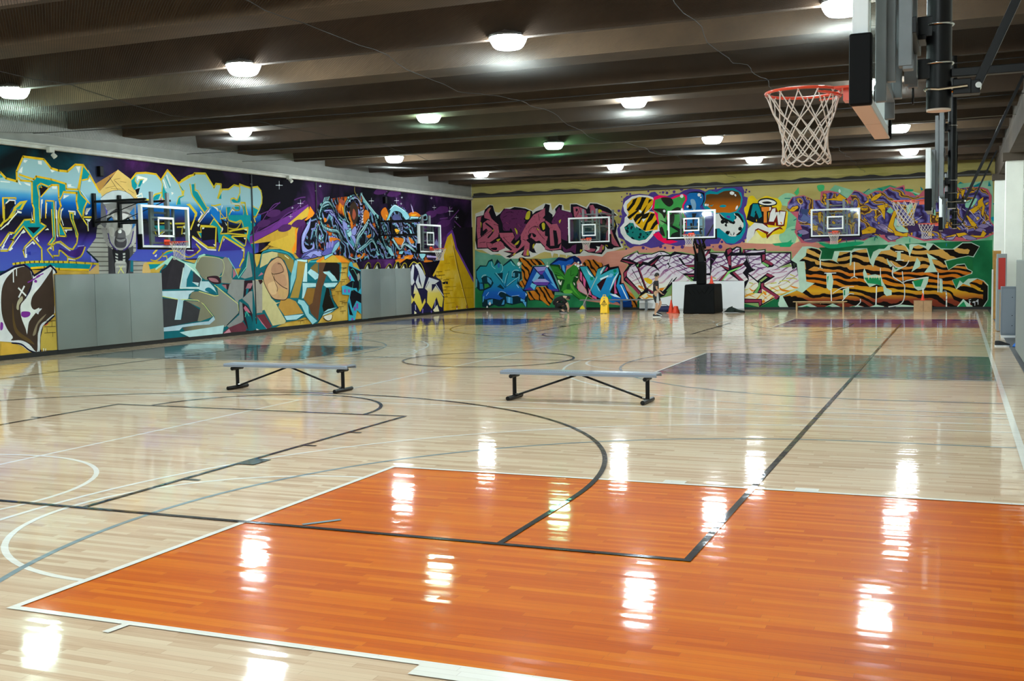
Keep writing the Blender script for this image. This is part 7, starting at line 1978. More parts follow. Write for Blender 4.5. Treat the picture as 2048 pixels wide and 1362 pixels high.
PINKW F 0 -7.68,3.98 -7.43,3.80 -7.51,3.51 -7.49,2.85 -7.29,2.85 -7.35,3.53 -7.19,3.52 -7.11,3.08 -7.13,2.89 -6.97,2.99 -6.99,3.50 -7.16,3.82 -7.41,3.80 -7.50,3.62 -7.72,3.94
PINKW F 0 -7.74,3.31 -7.60,3.26 -7.70,2.88 -7.50,2.71 -7.09,2.74 -6.97,2.95 -6.98,2.70 -7.41,2.64 -7.75,2.71
PLUM F 0 -6.95,2.86 -6.73,2.67 -6.55,2.73 -6.46,2.83 -6.26,2.89 -6.31,2.47 -6.49,2.60 -6.85,2.54
PINKW F 0 -6.39,4.53 -6.15,4.54 -5.82,4.38 -5.71,4.04 -5.76,3.84 -6.11,3.95 -6.35,4.11
PINKW F 0 -5.64,4.56 -5.47,4.59 -5.38,4.43 -4.97,4.29 -4.45,4.09 -4.75,4.07 -4.99,4.18 -5.23,4.15 -5.36,4.03 -5.06,3.98 -5.06,3.73 -5.28,3.86 -5.50,3.93 -5.58,4.08
PINKW F 0 -4.84,3.97 -4.67,3.97 -4.54,3.72 -4.63,3.43 -4.83,3.48 -4.89,3.31 -4.92,2.98 -4.64,2.89 -4.53,2.79 -4.30,2.74 -4.53,3.14 -4.63,3.43 -4.93,3.60
PINKW F 0 -5.91,2.86 -5.77,2.86 -5.69,2.71 -5.38,2.66 -5.43,2.56 -5.69,2.54 -5.89,2.65
PINKW F 0 -5.12,2.86 -4.99,2.80 -5.12,2.51 -5.38,2.49 -5.21,2.66
dfe2dc F 0 -5.36,2.78 -5.18,2.76 -5.23,2.61 -5.41,2.51 -5.29,2.70
b0a428 S 0 -5.21,4.38 -5.08,4.33 -5.12,4.21 -5.23,4.25
b0a428 S 0 -4.94,2.82 -4.86,2.83 -4.81,2.75
b0a428 S 0 -4.58,3.90 -4.48,3.71 -4.54,3.55
b0a428 S 0 -4.66,3.31 -4.59,3.22 -4.47,2.95
b0a428 S 0 -6.09,2.65 -5.98,2.63 -6.09,2.53
b0a428 S 0 -7.07,3.94 -6.96,4.00 -7.03,3.83
b0a428 S 0 -5.07,2.72 -4.99,2.78 -5.03,2.61
14121a S 0 -4.78,3.72 -4.65,3.76 -4.59,3.61 -4.70,3.45 -4.78,3.56
14121a S 0 -5.16,4.27 -4.93,4.18 -5.10,4.19
14121a S 0 -7.32,3.55 -7.19,3.29 -7.13,2.91 -7.27,2.87
14121a S 0 -5.77,2.86 -5.64,2.83 -5.67,2.73
14121a S 0 -7.67,3.09 -7.58,2.98 -7.65,2.88
14121a S 0 -6.28,4.42 -6.17,4.43 -6.24,4.31
dfe2dc F 0 -6.69,3.61 -6.56,3.69 -6.61,3.61
dfe2dc F 0 -4.65,3.53 -4.58,3.61 -4.63,3.45
dfe2dc F 0 -6.05,3.91 -5.96,3.91 -6.00,3.84
14121a C 0.019 -6.10,4.51 -6.02,4.26 -5.80,4.00
14121a C 0.019 -5.58,4.54 -5.62,4.29 -5.58,4.08
14121a C 0.019 -6.28,4.48 -6.15,4.31 -6.26,4.10
14121a C 0.019 -4.91,3.97 -4.85,3.72 -4.85,3.44
"""),
 ('B', 'painted_letters', 'glossy teal and blue graffiti letter in the corner of the end wall', """
0c2530 F 0 -11.13,1.83 -10.93,2.04 -10.62,2.02 -10.51,2.24 -10.31,2.33 -10.23,2.01 -10.07,2.31 -9.80,2.02 -9.40,2.32 -9.13,1.99 -8.89,1.89 -8.88,1.39 -9.01,1.32 -8.97,1.04 -8.70,0.84 -8.60,0.66 -8.65,0.10 -8.90,0.32 -9.38,0.22 -9.68,0.29 -9.77,0.17 -10.05,0.15 -10.25,0.23 -10.58,0.10 -10.86,0.15 -10.87,0.65 -10.78,0.89 -10.98,0.88 -11.13,1.02 -11.14,1.50
TBZ F 0 -11.11,1.76 -10.91,1.98 -10.60,1.98 -10.47,2.20 -10.33,2.23 -10.21,1.99 -10.03,2.13 -9.86,2.07 -9.77,1.98 -9.40,2.22 -9.15,1.99 -8.92,1.87 -8.90,1.73 -9.24,1.76 -9.35,1.64 -9.37,1.46 -9.03,1.52 -9.12,1.20 -8.85,0.90 -8.66,0.74 -8.77,0.46 -9.13,0.64 -9.41,0.60 -9.67,0.75 -9.93,0.83 -10.04,0.69 -9.93,0.57 -9.80,0.55 -9.98,0.45 -10.24,0.51 -10.50,0.53 -10.70,0.47 -10.85,0.65 -10.74,0.89 -10.40,1.03 -10.27,1.23 -10.39,1.45 -10.63,1.56 -10.88,1.48 -10.82,1.26 -10.97,1.24 -11.10,1.50
0c2f3c F 0 -10.81,1.46 -10.61,1.52 -10.37,1.37 -10.31,1.21 -10.45,1.09 -10.60,1.23 -10.75,1.22 -10.84,1.28
2b7a3a F 0 -10.73,1.20 -10.55,1.19 -10.47,1.07 -10.73,0.97
3f8fb8 F 0 -10.59,1.50 -10.50,1.47 -10.35,1.31 -10.40,1.15 -10.57,1.29
0c2f3c F 0 -10.09,1.65 -9.80,1.69 -9.83,1.41 -9.89,1.39
0c2f3c F 0 -10.10,1.05 -9.94,1.17 -9.75,0.97 -9.80,0.93
0c2f3c F 0 -9.31,1.68 -9.03,1.71 -8.94,1.55 -9.01,1.30 -9.07,1.44 -9.35,1.46
4f9fc0 F 0 -9.31,1.66 -9.22,1.68 -9.22,1.50 -9.31,1.50
4f9fc0 F 0 -9.04,1.65 -8.97,1.63 -8.99,1.40 -9.06,1.24
0c3a4c L 0.025 -10.22,1.67 -9.92,1.33 -9.71,1.01 -9.66,1.20 -9.50,1.76
0c3a4c L 0.025 -9.71,1.01 -9.47,1.16 -9.18,1.36
9fd6e0 L 0.019 -10.15,1.69 -9.92,1.43 -9.79,1.25
9fd6e0 C 0.021 -9.72,1.21 -9.65,1.48 -9.56,1.66
9fd6e0 L 0.019 -9.62,1.08 -9.44,1.22 -9.18,1.40 -9.05,1.48
9fd6e0 C 0.025 -10.36,2.19 -10.32,1.99 -10.17,1.87
9fd6e0 C 0.025 -9.40,2.20 -9.32,2.06 -9.21,1.99
b6dde0 C 0.034 -10.86,1.48 -10.77,1.58 -10.63,1.59
9fd6e0 C 0.029 -9.35,1.52 -9.33,1.72 -9.17,1.80 -9.02,1.77
9fd6e0 C 0.021 -9.90,2.09 -9.82,2.00 -9.82,1.81 -9.91,1.71
a9d4f2 L 0.019 -10.65,0.65 -10.52,0.81
a9d4f2 C 0.019 -10.06,0.69 -9.99,0.81 -9.82,0.83 -9.67,0.75
a9d4f2 L 0.019 -9.39,0.62 -9.02,0.66
a9d4f2 L 0.029 -9.14,1.14 -9.04,1.00
cfe6f2 F 0 -8.72,0.76 -8.65,0.70 -8.69,0.60
3f8fc8 F 0 -10.83,0.61 -10.74,0.65 -10.77,0.41 -10.84,0.33
3f8fc8 F 0 -10.59,0.45 -10.33,0.49 -10.33,0.29 -10.57,0.25
3f8fc8 F 0 -9.80,0.45 -9.74,0.45 -9.77,0.25 -9.90,0.23
2f7fb8 F 0 -9.67,0.61 -9.35,0.56 -9.35,0.28 -9.63,0.33
5fb0e0 F 0 -9.56,0.58 -9.46,0.56 -9.48,0.30 -9.57,0.32
4f9fd8 F 0 -8.96,0.52 -8.75,0.44 -8.77,0.36 -8.96,0.40
4f9fd8 F 0 -8.86,0.36 -8.69,0.36 -8.70,0.12
1f6fa8 F 0 -10.97,1.22 -10.82,1.20 -10.78,0.95 -10.96,0.94
4f9fc0 F 0 -11.13,1.44 -11.08,1.38 -11.10,1.04 -11.14,1.08
2b5fa8 S 0 -10.05,2.09 -9.97,2.15 -9.95,1.95 -10.04,1.93
e6eaea S 0 -10.53,0.29 -10.47,0.37 -10.42,0.27 -10.49,0.21
e6eaea S 0 -10.66,0.11 -10.61,0.19 -10.57,0.10 -10.62,0.10
"""),
 ('B', 'painted_letters', 'orange streaked shape behind a faceted blue painted letter A', """
ORST F 0 -9.02,2.19 -8.99,2.33 -8.82,2.34 -8.57,2.26 -8.23,2.27 -7.98,2.23 -7.81,2.09 -7.77,2.01 -8.36,1.98 -8.41,1.74 -8.72,1.04 -8.89,1.00 -9.04,1.12 -8.97,1.28 -8.84,1.35 -8.88,1.75 -8.89,2.01 -8.85,2.13
ORST F 0 -8.64,0.82 -8.25,0.87 -8.17,1.03 -7.70,1.03 -7.42,0.83 -7.43,0.43 -7.55,0.20 -7.67,0.22 -7.84,0.38 -8.26,0.46 -8.54,0.44 -8.60,0.68
14121a C 0.024 -9.02,2.19 -8.99,2.33 -8.82,2.35 -8.57,2.27 -8.23,2.28 -7.98,2.24 -7.81,2.09 -7.75,1.99
14121a C 0.024 -8.60,0.68 -8.54,0.43 -8.26,0.45 -7.84,0.37 -7.63,0.17 -7.48,0.36
10102a F 0 -8.85,0.84 -8.34,1.96 -7.66,1.97 -7.41,1.69 -7.06,0.79 -7.62,0.81 -7.74,1.07 -8.16,1.07 -8.27,0.87
8a86c8 F 0 -8.28,1.92 -7.69,1.93 -7.77,1.76 -8.11,1.72
17479a F 0 -8.78,0.90 -8.30,1.88 -8.15,1.70 -8.48,1.07 -8.29,0.89
6fb0dc F 0 -8.15,1.70 -7.99,1.54 -8.12,1.39 -8.33,1.27 -8.39,1.31
4f9fd8 F 0 -7.77,1.74 -7.67,1.91 -7.18,0.92 -7.42,1.02
5a3a98 F 0 -8.11,1.72 -7.77,1.74 -7.88,1.58 -7.99,1.58
12305e F 0 -7.99,1.54 -7.88,1.58 -7.82,1.40 -8.05,1.40
17479a F 0 -7.88,1.62 -7.77,1.74 -7.39,1.14 -7.57,1.22 -7.78,1.38
9f9fd8 F 0 -8.12,1.39 -7.76,1.38 -7.55,1.24 -8.35,1.25
5a3a98 F 0 -8.35,1.25 -7.55,1.24 -7.66,1.09 -8.21,1.11
5fb6dc F 0 -8.48,1.07 -8.40,1.21 -8.18,1.11 -8.29,0.89
4a2f88 F 0 -8.78,0.90 -8.50,1.01 -8.29,0.88
17479a F 0 -7.66,1.09 -7.53,1.20 -7.14,0.83 -7.54,0.85
4a2f88 F 0 -7.54,0.91 -7.14,0.92 -7.12,0.83 -7.52,0.84
e8ecec S 0 -9.09,2.09 -9.02,2.16 -8.93,2.09 -8.96,2.01 -9.04,1.99
e8ecec F 0 -9.01,1.93 -8.96,1.95 -8.95,1.89 -9.00,1.88
f4f6f6 F 0 -7.73,1.95 -7.64,1.99 -7.56,1.95 -7.64,1.91
f4f6f6 L 0.01 -7.64,2.13 -7.65,1.87
"""),
 ('B', 'painted_letters', 'green painted creature below a dark blue letter T', """
ORST F 0 -7.84,1.03 -7.31,0.80 -7.34,0.57 -7.48,0.32 -7.59,0.18 -7.70,0.24 -7.92,0.41 -7.91,0.78
163f1c F 0 -7.54,2.02 -7.10,2.03 -6.80,1.55 -6.53,1.82 -6.14,1.93 -6.17,1.38 -6.28,1.22 -6.20,0.85 -5.90,0.68 -5.50,0.44 -6.14,0.42 -6.55,0.73 -6.83,0.73 -7.05,0.78 -7.13,1.23
2f7a2a F 0 -7.49,1.96 -7.14,1.91 -6.84,1.51 -6.73,1.76 -6.40,2.00 -6.19,1.91 -6.21,1.63 -6.41,1.39 -6.48,1.22 -6.37,0.98 -5.99,0.62 -5.60,0.46 -6.12,0.46 -6.55,0.77 -6.85,0.77 -7.01,0.86 -6.82,1.31 -7.04,1.52 -7.32,1.60
4f9f34 F 0 -7.21,1.52 -6.93,1.47 -6.85,1.35 -7.15,1.39
5fae3a S 0 -6.90,0.84 -6.72,0.90 -6.48,0.83 -6.55,0.73 -6.85,0.73
4f9f34 F 0 -6.54,1.22 -6.37,0.89 -6.12,0.56 -6.38,0.79 -6.59,1.06
1c5a24 S 0 -6.72,1.12 -6.59,1.14 -6.57,0.94 -6.74,0.92
103014 C 0.017 -7.30,1.68 -7.04,1.58 -6.84,1.39
103014 C 0.017 -6.53,1.76 -6.54,1.51 -6.41,1.57
103014 C 0.017 -6.45,1.39 -6.28,1.47 -6.15,1.38
e6e6d8 F 0 -7.15,1.33 -7.09,1.33 -7.04,1.21 -6.96,1.31 -7.00,1.10 -7.07,1.11 -7.13,1.23
e6e6d8 F 0 -6.43,1.22 -6.37,1.18 -6.35,1.08 -6.39,1.10
e6e6d8 F 0 -6.34,1.47 -6.21,1.46 -6.24,1.41
0d1c4a F 0 -7.54,2.02 -7.31,2.18 -7.11,2.34 -6.92,2.32 -6.74,2.27 -6.57,2.35 -6.35,2.39 -6.14,2.28 -6.03,2.10 -6.06,1.99 -6.36,2.12 -6.47,2.00 -6.73,1.94 -6.80,1.58 -6.95,1.76 -7.08,1.99
174fa8 F 0 -7.43,2.04 -7.09,2.20 -6.75,2.15 -6.44,2.29 -6.40,2.14 -6.53,2.00 -6.77,1.94 -6.80,1.60 -6.93,1.78 -7.03,1.99
4f9fdc F 0 -6.94,1.97 -6.86,1.99 -6.82,1.82 -6.82,1.64 -6.93,1.78
b8a24a C 0.013 -7.10,2.03 -7.03,1.95 -7.01,1.82
b8a24a C 0.013 -6.75,1.92 -6.70,1.98 -6.57,2.01
e6eaea S 0 -6.11,1.93 -6.13,1.88 -6.19,1.87 -6.24,1.89 -6.26,1.94 -6.23,1.99 -6.18,2.00 -6.13,1.98
e6eaea S 0 -6.14,2.09 -6.15,2.05 -6.19,2.04 -6.22,2.06 -6.23,2.09 -6.21,2.12 -6.18,2.13 -6.15,2.12
e6eaea S 0 -6.00,1.99 -6.02,1.96 -6.05,1.95 -6.08,1.96 -6.09,1.99 -6.07,2.02 -6.04,2.03 -6.01,2.02
e6eaea S 0 -6.27,1.99 -6.28,1.96 -6.32,1.95 -6.35,1.97 -6.36,2.00 -6.34,2.02 -6.31,2.03 -6.28,2.02
e6eaea S 0 -6.14,1.81 -6.15,1.79 -6.17,1.79 -6.19,1.80 -6.19,1.81 -6.18,1.83 -6.16,1.84 -6.15,1.83
"""),
 ('B', 'painted_letters', 'cyan graffiti letter N with pink stripes behind it', """
ORST F 0 -6.01,1.99 -5.84,2.21 -5.58,2.19 -5.47,2.21 -5.26,2.08 -5.11,2.06 -5.03,1.94 -5.35,1.66 -5.42,1.45 -5.57,1.58 -5.80,1.91
ORST F 0 -3.99,0.83 -3.70,0.67 -3.60,0.47 -3.52,0.27 -3.52,0.10 -3.75,0.10 -3.92,0.37 -4.04,0.67
150c14 F 0 -6.14,1.93 -5.73,1.93 -5.42,1.45 -5.29,1.82 -4.78,2.01 -4.74,1.85 -4.34,1.90 -4.22,1.52 -4.22,1.16 -4.12,1.16 -3.79,0.39 -3.77,0.10 -4.13,0.10 -4.29,0.31 -5.09,0.44 -5.41,0.44 -5.75,0.62 -5.83,0.89 -6.15,1.30
d4588a F 0 -6.10,1.71 -6.02,1.61 -6.02,1.24 -6.11,1.36
d4588a F 0 -5.98,1.50 -5.85,1.30 -5.88,0.97 -5.96,1.13
d4588a F 0 -6.24,1.18 -6.07,1.22 -5.81,0.79 -5.79,0.66 -5.97,0.73 -6.12,0.79 -6.26,0.97
d4588a F 0 -5.73,0.97 -5.64,0.83 -5.58,0.62 -5.71,0.66
d4588a F 0 -5.58,0.66 -5.37,0.56 -5.35,0.44 -5.56,0.54
d4588a F 0 -5.04,1.65 -4.86,1.87 -4.82,1.83 -4.89,1.71
d4588a F 0 -5.30,1.11 -5.10,1.29 -5.06,1.21 -5.21,0.90
d4588a F 0 -5.02,1.31 -4.95,1.39 -4.89,1.45 -5.04,1.17
d4588a F 0 -4.55,1.20 -4.45,1.36 -4.49,0.96 -4.41,0.72 -4.54,0.70
d4588a F 0 -4.29,0.23 -4.17,0.23 -4.15,0.10 -4.30,0.10
c79aa0 F 0 -6.24,1.18 -6.07,1.22 -5.81,0.79 -5.79,0.66 -5.97,0.73 -6.20,0.89
CYZ F 0 -6.11,1.89 -5.80,1.91 -5.42,1.37 -5.29,1.78 -4.88,1.91 -5.14,1.53 -4.74,1.73 -4.36,1.82 -4.32,1.60 -4.75,0.76 -4.25,0.51 -4.16,0.47 -4.61,0.29 -5.18,0.48 -5.54,0.68 -5.81,1.30
2a0f18 F 0 -5.16,1.55 -4.82,1.83 -5.12,1.53
2a0f18 F 0 -5.34,1.11 -5.08,1.33 -4.87,1.45 -5.15,0.80
1f86c0 F 0 -4.85,1.45 -4.66,1.44 -4.40,1.64 -4.77,0.76 -4.90,0.60 -5.18,0.56 -5.19,0.78
BLN F 0 -4.45,1.04 -4.30,1.52 -4.24,1.48 -4.33,1.10 -4.14,1.12 -3.83,0.39 -4.25,0.31 -4.82,0.43 -4.75,0.68 -4.33,0.55 -4.23,0.49
d6ecf2 F 0 -5.82,1.83 -5.51,1.44 -5.46,1.37 -5.70,1.56
d6ecf2 F 0 -5.36,1.09 -5.19,0.80 -5.26,0.86
d6ecf2 F 0 -5.16,1.55 -4.95,1.89 -5.01,1.89 -5.18,1.67
d6ecf2 F 0 -5.19,1.37 -4.83,1.51 -4.76,1.47 -5.17,1.29
d6ecf2 F 0 -4.34,1.64 -4.73,0.88 -4.77,0.84 -4.57,1.36
d6ecf2 F 0 -4.28,1.08 -4.22,1.06 -3.91,0.43 -3.98,0.45
d6ecf2 F 0 -4.75,0.68 -4.50,0.68 -4.25,0.51 -4.54,0.57
0c8a6a S 0 -4.43,1.68 -4.45,1.64 -4.50,1.61 -4.55,1.62 -4.58,1.66 -4.58,1.71 -4.55,1.75 -4.49,1.76 -4.45,1.73
0c8a6a S 0 -4.48,1.52 -4.49,1.49 -4.52,1.47 -4.56,1.48 -4.58,1.51 -4.58,1.54 -4.56,1.57 -4.52,1.58 -4.49,1.56
0c8a6a S 0 -5.49,1.37 -5.51,1.32 -5.56,1.30 -5.61,1.30 -5.65,1.35 -5.65,1.40 -5.61,1.45 -5.55,1.45 -5.50,1.43
0c8a6a S 0 -4.67,0.54 -4.69,0.49 -4.74,0.47 -4.80,0.47 -4.83,0.52 -4.83,0.57 -4.79,0.62 -4.74,0.62 -4.69,0.60
6fb8dc F 0 -4.87,1.41 -4.70,1.59 -4.57,1.54 -4.66,1.42
0c2f6a F 0 -4.40,0.33 -3.77,0.37 -3.77,0.10 -4.13,0.10
"""),
 ('B', 'painted_letters', 'bubble graffiti letters in bee stripes, green camouflage, blue and orange', """
4a3a86 F 0 -4.10,4.79 -3.94,4.91 -3.71,4.95 -3.37,4.98 -2.98,4.92 -2.87,5.02 -2.69,5.04 -2.55,4.90 -2.15,4.84 -1.93,4.92 -1.64,4.93 -1.46,5.03 -1.20,5.10 -0.76,5.06 -0.52,4.95 -0.33,4.96 -0.34,2.66 -0.71,2.65 -0.88,2.81 -1.77,2.70 -2.26,2.82 -2.57,2.69 -2.89,2.64 -3.21,2.75 -3.62,2.74 -3.80,2.66 -3.96,2.77 -4.08,3.02 -4.33,3.14 -4.39,3.51 -4.23,3.78 -4.16,4.08 -4.20,4.26 -4.13,4.50
dfe2e0 F 0 -4.01,4.68 -3.71,4.88 -3.39,4.93 -3.01,4.89 -2.78,4.80 -2.69,4.60 -2.83,4.37 -2.97,4.22 -2.72,4.19 -2.54,4.03 -2.47,3.83 -2.54,3.59 -2.50,3.37 -2.68,3.33 -2.84,3.12 -3.07,2.90 -3.39,2.80 -3.73,2.85 -4.03,3.04 -4.23,3.33 -4.26,3.56 -4.07,3.77 -4.04,3.99 -3.93,4.08 -4.06,4.26 -4.11,4.50
e0a814 F 0 -3.94,4.54 -3.71,4.77 -3.37,4.85 -3.01,4.81 -2.78,4.71 -2.75,4.58 -2.90,4.33 -3.19,4.09 -2.92,4.20 -2.67,4.12 -2.52,3.94 -2.57,3.70 -2.59,3.42 -2.88,3.40 -3.13,3.37 -3.29,3.46 -3.56,3.71 -3.65,3.89 -3.81,3.87 -3.93,4.01 -3.86,4.16 -3.95,4.32
17140f F 0 -3.95,4.32 -3.71,4.60 -3.67,4.73 -3.46,4.83 -3.51,4.72 -3.60,4.53 -3.86,4.25
17140f F 0 -3.58,4.28 -3.40,4.54 -3.33,4.67 -3.28,4.84 -3.07,4.81 -3.17,4.64 -3.28,4.41 -3.33,4.30
17140f F 0 -3.93,4.01 -3.44,4.32 -3.40,4.26 -3.79,3.94 -3.86,3.92
17140f F 0 -3.33,4.14 -3.19,4.31 -3.01,4.53 -2.96,4.72 -2.80,4.72 -3.01,4.53 -3.12,4.31 -3.19,4.09 -3.47,3.88 -3.56,3.76 -3.65,3.89 -3.51,4.11
17140f F 0 -3.22,4.10 -2.92,4.17 -3.01,3.98 -3.11,3.92 -3.29,3.88 -3.38,3.71 -3.50,3.69
17140f F 0 -2.88,4.13 -2.70,4.10 -2.83,3.86 -3.02,3.72 -3.13,3.39 -3.25,3.44 -3.11,3.74
17140f F 0 -2.56,3.94 -2.54,3.70 -2.68,3.60 -2.79,3.45 -2.93,3.43 -2.79,3.69
17140f F 0 -3.13,4.18 -2.99,4.26 -2.83,4.48 -2.78,4.52 -2.92,4.30
TEALDOT F 0 -4.07,3.57 -3.82,3.76 -3.65,3.74 -3.56,3.60 -3.29,3.46 -3.11,3.35 -2.79,3.40 -2.91,3.23 -3.11,3.02 -3.41,2.97 -3.71,3.05 -3.96,3.26
dfe2e0 F 0 -3.72,4.02 -3.59,3.76 -3.55,3.51 -3.60,3.58 -3.68,3.80
dfe2e0 F 0 -3.42,4.27 -3.28,4.25 -3.31,4.14
dfe2e0 F 0 -3.27,3.90 -3.09,3.92 -3.22,3.77
f00f5a F 0 -2.74,4.82 -2.49,4.89 -2.20,4.82 -2.02,4.75 -1.75,4.85 -1.46,4.90 -1.31,4.81 -1.31,4.64 -1.45,4.42 -1.45,4.08 -1.29,3.81 -1.32,3.42 -1.45,3.21 -2.43,3.24 -2.74,4.21 -2.83,4.30
f0104e F 0 -2.80,3.23 -2.55,3.33 -2.30,3.06 -1.70,2.89 -2.03,2.81 -2.30,2.84 -2.59,3.00
3f9a4a F 0 -2.69,4.69 -2.42,4.77 -2.20,4.74 -1.93,4.70 -1.62,4.80 -1.42,4.81 -1.38,4.66 -1.51,4.43 -1.51,4.17 -1.36,3.88 -1.36,3.53 -1.48,3.17 -1.81,3.05 -2.35,3.06 -2.48,3.33 -2.54,3.59 -2.47,3.85 -2.56,4.10 -2.74,4.25
2fae3a S 0 -2.69,4.49 -2.56,4.51 -2.54,4.33 -2.67,4.34
6fae6a S 0 -2.56,4.14 -2.38,4.11 -2.27,3.85 -2.34,3.63 -2.52,3.72
24251f S 0 -2.42,4.77 -2.02,4.75 -1.89,4.53 -2.07,4.38 -2.29,4.52
24251f S 0 -2.79,4.30 -2.29,4.30 -2.20,4.15 -2.29,3.89 -2.43,4.11
24251f S 0 -2.02,4.19 -1.71,4.35 -1.47,4.21 -1.51,4.08 -1.87,4.05
24251f S 0 -1.91,4.12 -1.85,3.88 -1.94,3.60 -2.12,3.51 -2.21,3.80
24251f S 0 -1.56,3.87 -1.38,3.86 -1.36,3.66 -1.65,3.56
24251f S 0 -2.50,3.46 -2.39,3.54 -2.28,3.23 -2.30,3.13 -2.46,3.24
24251f S 0 -2.47,3.81 -2.25,3.74 -1.56,3.39 -1.54,3.28 -1.81,3.40
24251f S 0 -1.96,3.23 -1.56,3.32 -1.48,3.04 -1.97,3.03
b02a4a F 0 -2.20,4.06 -2.09,4.08 -2.07,3.75 -2.16,3.80
1668b0 F 0 -1.42,4.42 -1.27,4.66 -1.31,4.81 -1.16,4.95 -0.78,4.96 -0.54,4.84 -0.57,4.61 -0.77,4.33 -0.61,4.14 -0.33,4.04 -0.34,3.01 -1.43,3.02 -1.32,3.42 -1.29,3.81 -1.45,4.08
10141c S 0 -1.35,4.90 -1.09,4.97 -0.78,4.96 -0.52,4.86 -0.52,4.60 -0.70,4.35 -0.61,4.61 -0.67,4.87 -1.09,4.93
7fa8c8 S 0 -1.16,4.63 -1.00,4.64 -0.92,4.40 -0.99,4.15 -1.09,4.33
8fb8d4 S 0 -0.88,3.71 -0.53,3.96 -0.57,3.40 -0.79,3.32
10141c F 0 -1.10,4.07 -0.90,4.06 -1.01,3.72 -1.04,3.20
1f7fc8 F 0 -1.32,4.03 -1.10,3.98 -1.08,3.29 -1.32,3.29
10151c S 0 -1.25,4.42 -1.12,4.39 -1.12,4.26 -1.25,4.27
e8ecec S 0 -2.24,4.20 -2.25,4.17 -2.29,4.15 -2.33,4.17 -2.35,4.21 -2.33,4.25 -2.29,4.26 -2.25,4.24
e8ecec S 0 -1.47,4.24 -1.49,4.21 -1.53,4.19 -1.56,4.21 -1.58,4.25 -1.56,4.28 -1.52,4.30 -1.48,4.27
e8ecec S 0 -1.46,4.80 -1.48,4.75 -1.53,4.73 -1.59,4.76 -1.61,4.81 -1.58,4.86 -1.52,4.88 -1.47,4.85
e8ecec S 0 -0.71,4.83 -0.73,4.78 -0.79,4.76 -0.84,4.78 -0.86,4.84 -0.83,4.89 -0.78,4.90 -0.73,4.87
e8ecec S 0 -0.68,4.72 -0.70,4.69 -0.72,4.69 -0.75,4.70 -0.75,4.72 -0.74,4.75 -0.72,4.75 -0.69,4.74
e8ecec S 0 -1.23,4.35 -1.25,4.32 -1.28,4.31 -1.32,4.32 -1.33,4.36 -1.31,4.39 -1.28,4.40 -1.24,4.38
e8ecec S 0 -1.39,3.83 -1.40,3.79 -1.44,3.78 -1.48,3.80 -1.49,3.83 -1.47,3.87 -1.43,3.88 -1.40,3.86
e8ecec S 0 -1.35,3.71 -1.36,3.69 -1.38,3.68 -1.41,3.69 -1.41,3.71 -1.40,3.73 -1.38,3.74 -1.36,3.73
e8ecec S 0 -0.45,4.19 -0.46,4.16 -0.50,4.15 -0.53,4.16 -0.54,4.20 -0.52,4.23 -0.49,4.24 -0.46,4.22
e8ecec S 0 -3.30,4.23 -3.32,4.20 -3.36,4.18 -3.39,4.20 -3.40,4.24 -3.38,4.27 -3.35,4.28 -3.31,4.26
4a2f78 S 0 -3.89,5.01 -3.90,4.98 -3.94,4.97 -3.96,5.00 -3.96,5.03 -3.94,5.05 -3.90,5.04
4a2f78 S 0 -3.74,4.98 -3.76,4.95 -3.80,4.94 -3.83,4.97 -3.83,5.01 -3.79,5.03 -3.76,5.02
4a2f78 S 0 -2.94,5.07 -2.95,5.04 -2.99,5.03 -3.02,5.05 -3.02,5.09 -2.99,5.10 -2.95,5.10
4a2f78 S 0 -2.28,4.99 -2.31,4.95 -2.35,4.94 -2.39,4.97 -2.39,5.02 -2.35,5.05 -2.30,5.03
4a2f78 S 0 -2.11,4.96 -2.13,4.92 -2.18,4.91 -2.23,4.94 -2.22,4.99 -2.18,5.03 -2.13,5.01
4a2f78 S 0 -1.80,5.00 -1.82,4.95 -1.88,4.94 -1.92,4.98 -1.92,5.03 -1.87,5.06 -1.82,5.05
4a2f78 S 0 -1.46,5.10 -1.49,5.04 -1.56,5.03 -1.61,5.07 -1.61,5.10 -1.55,5.10 -1.49,5.10
4a2f78 S 0 -2.44,4.99 -2.45,4.97 -2.48,4.96 -2.50,4.98 -2.50,5.00 -2.48,5.02 -2.45,5.01
4a2f78 S 0 -2.22,5.05 -2.23,5.03 -2.24,5.03 -2.26,5.04 -2.26,5.06 -2.24,5.07 -2.23,5.07
4a2f78 S 0 -2.05,5.06 -2.06,5.04 -2.08,5.04 -2.09,5.05 -2.09,5.07 -2.08,5.08 -2.06,5.08
4a2f78 S 0 -4.24,4.29 -4.27,4.24 -4.32,4.23 -4.36,4.27 -4.36,4.32 -4.32,4.34 -4.26,4.33
4a2f78 S 0 -4.17,4.04 -4.19,4.00 -4.24,3.99 -4.28,4.02 -4.28,4.07 -4.24,4.10 -4.19,4.08
4a2f78 S 0 -4.12,2.92 -4.15,2.88 -4.20,2.87 -4.24,2.90 -4.23,2.95 -4.19,2.98 -4.14,2.96
4a2f78 S 0 -4.00,2.81 -4.02,2.77 -4.05,2.77 -4.08,2.79 -4.08,2.82 -4.05,2.85 -4.02,2.84
4a2f78 S 0 -3.95,2.64 -3.97,2.60 -4.01,2.60 -4.03,2.62 -4.03,2.66 -4.00,2.68 -3.96,2.67
4a2f78 S 0 -3.16,2.66 -3.19,2.61 -3.25,2.60 -3.30,2.64 -3.30,2.70 -3.25,2.73 -3.19,2.72
4a2f78 S 0 -2.39,2.70 -2.42,2.65 -2.48,2.64 -2.53,2.67 -2.53,2.74 -2.48,2.77 -2.42,2.76
4a2f78 S 0 -2.22,2.64 -2.24,2.60 -2.28,2.59 -2.32,2.62 -2.32,2.67 -2.28,2.69 -2.24,2.68
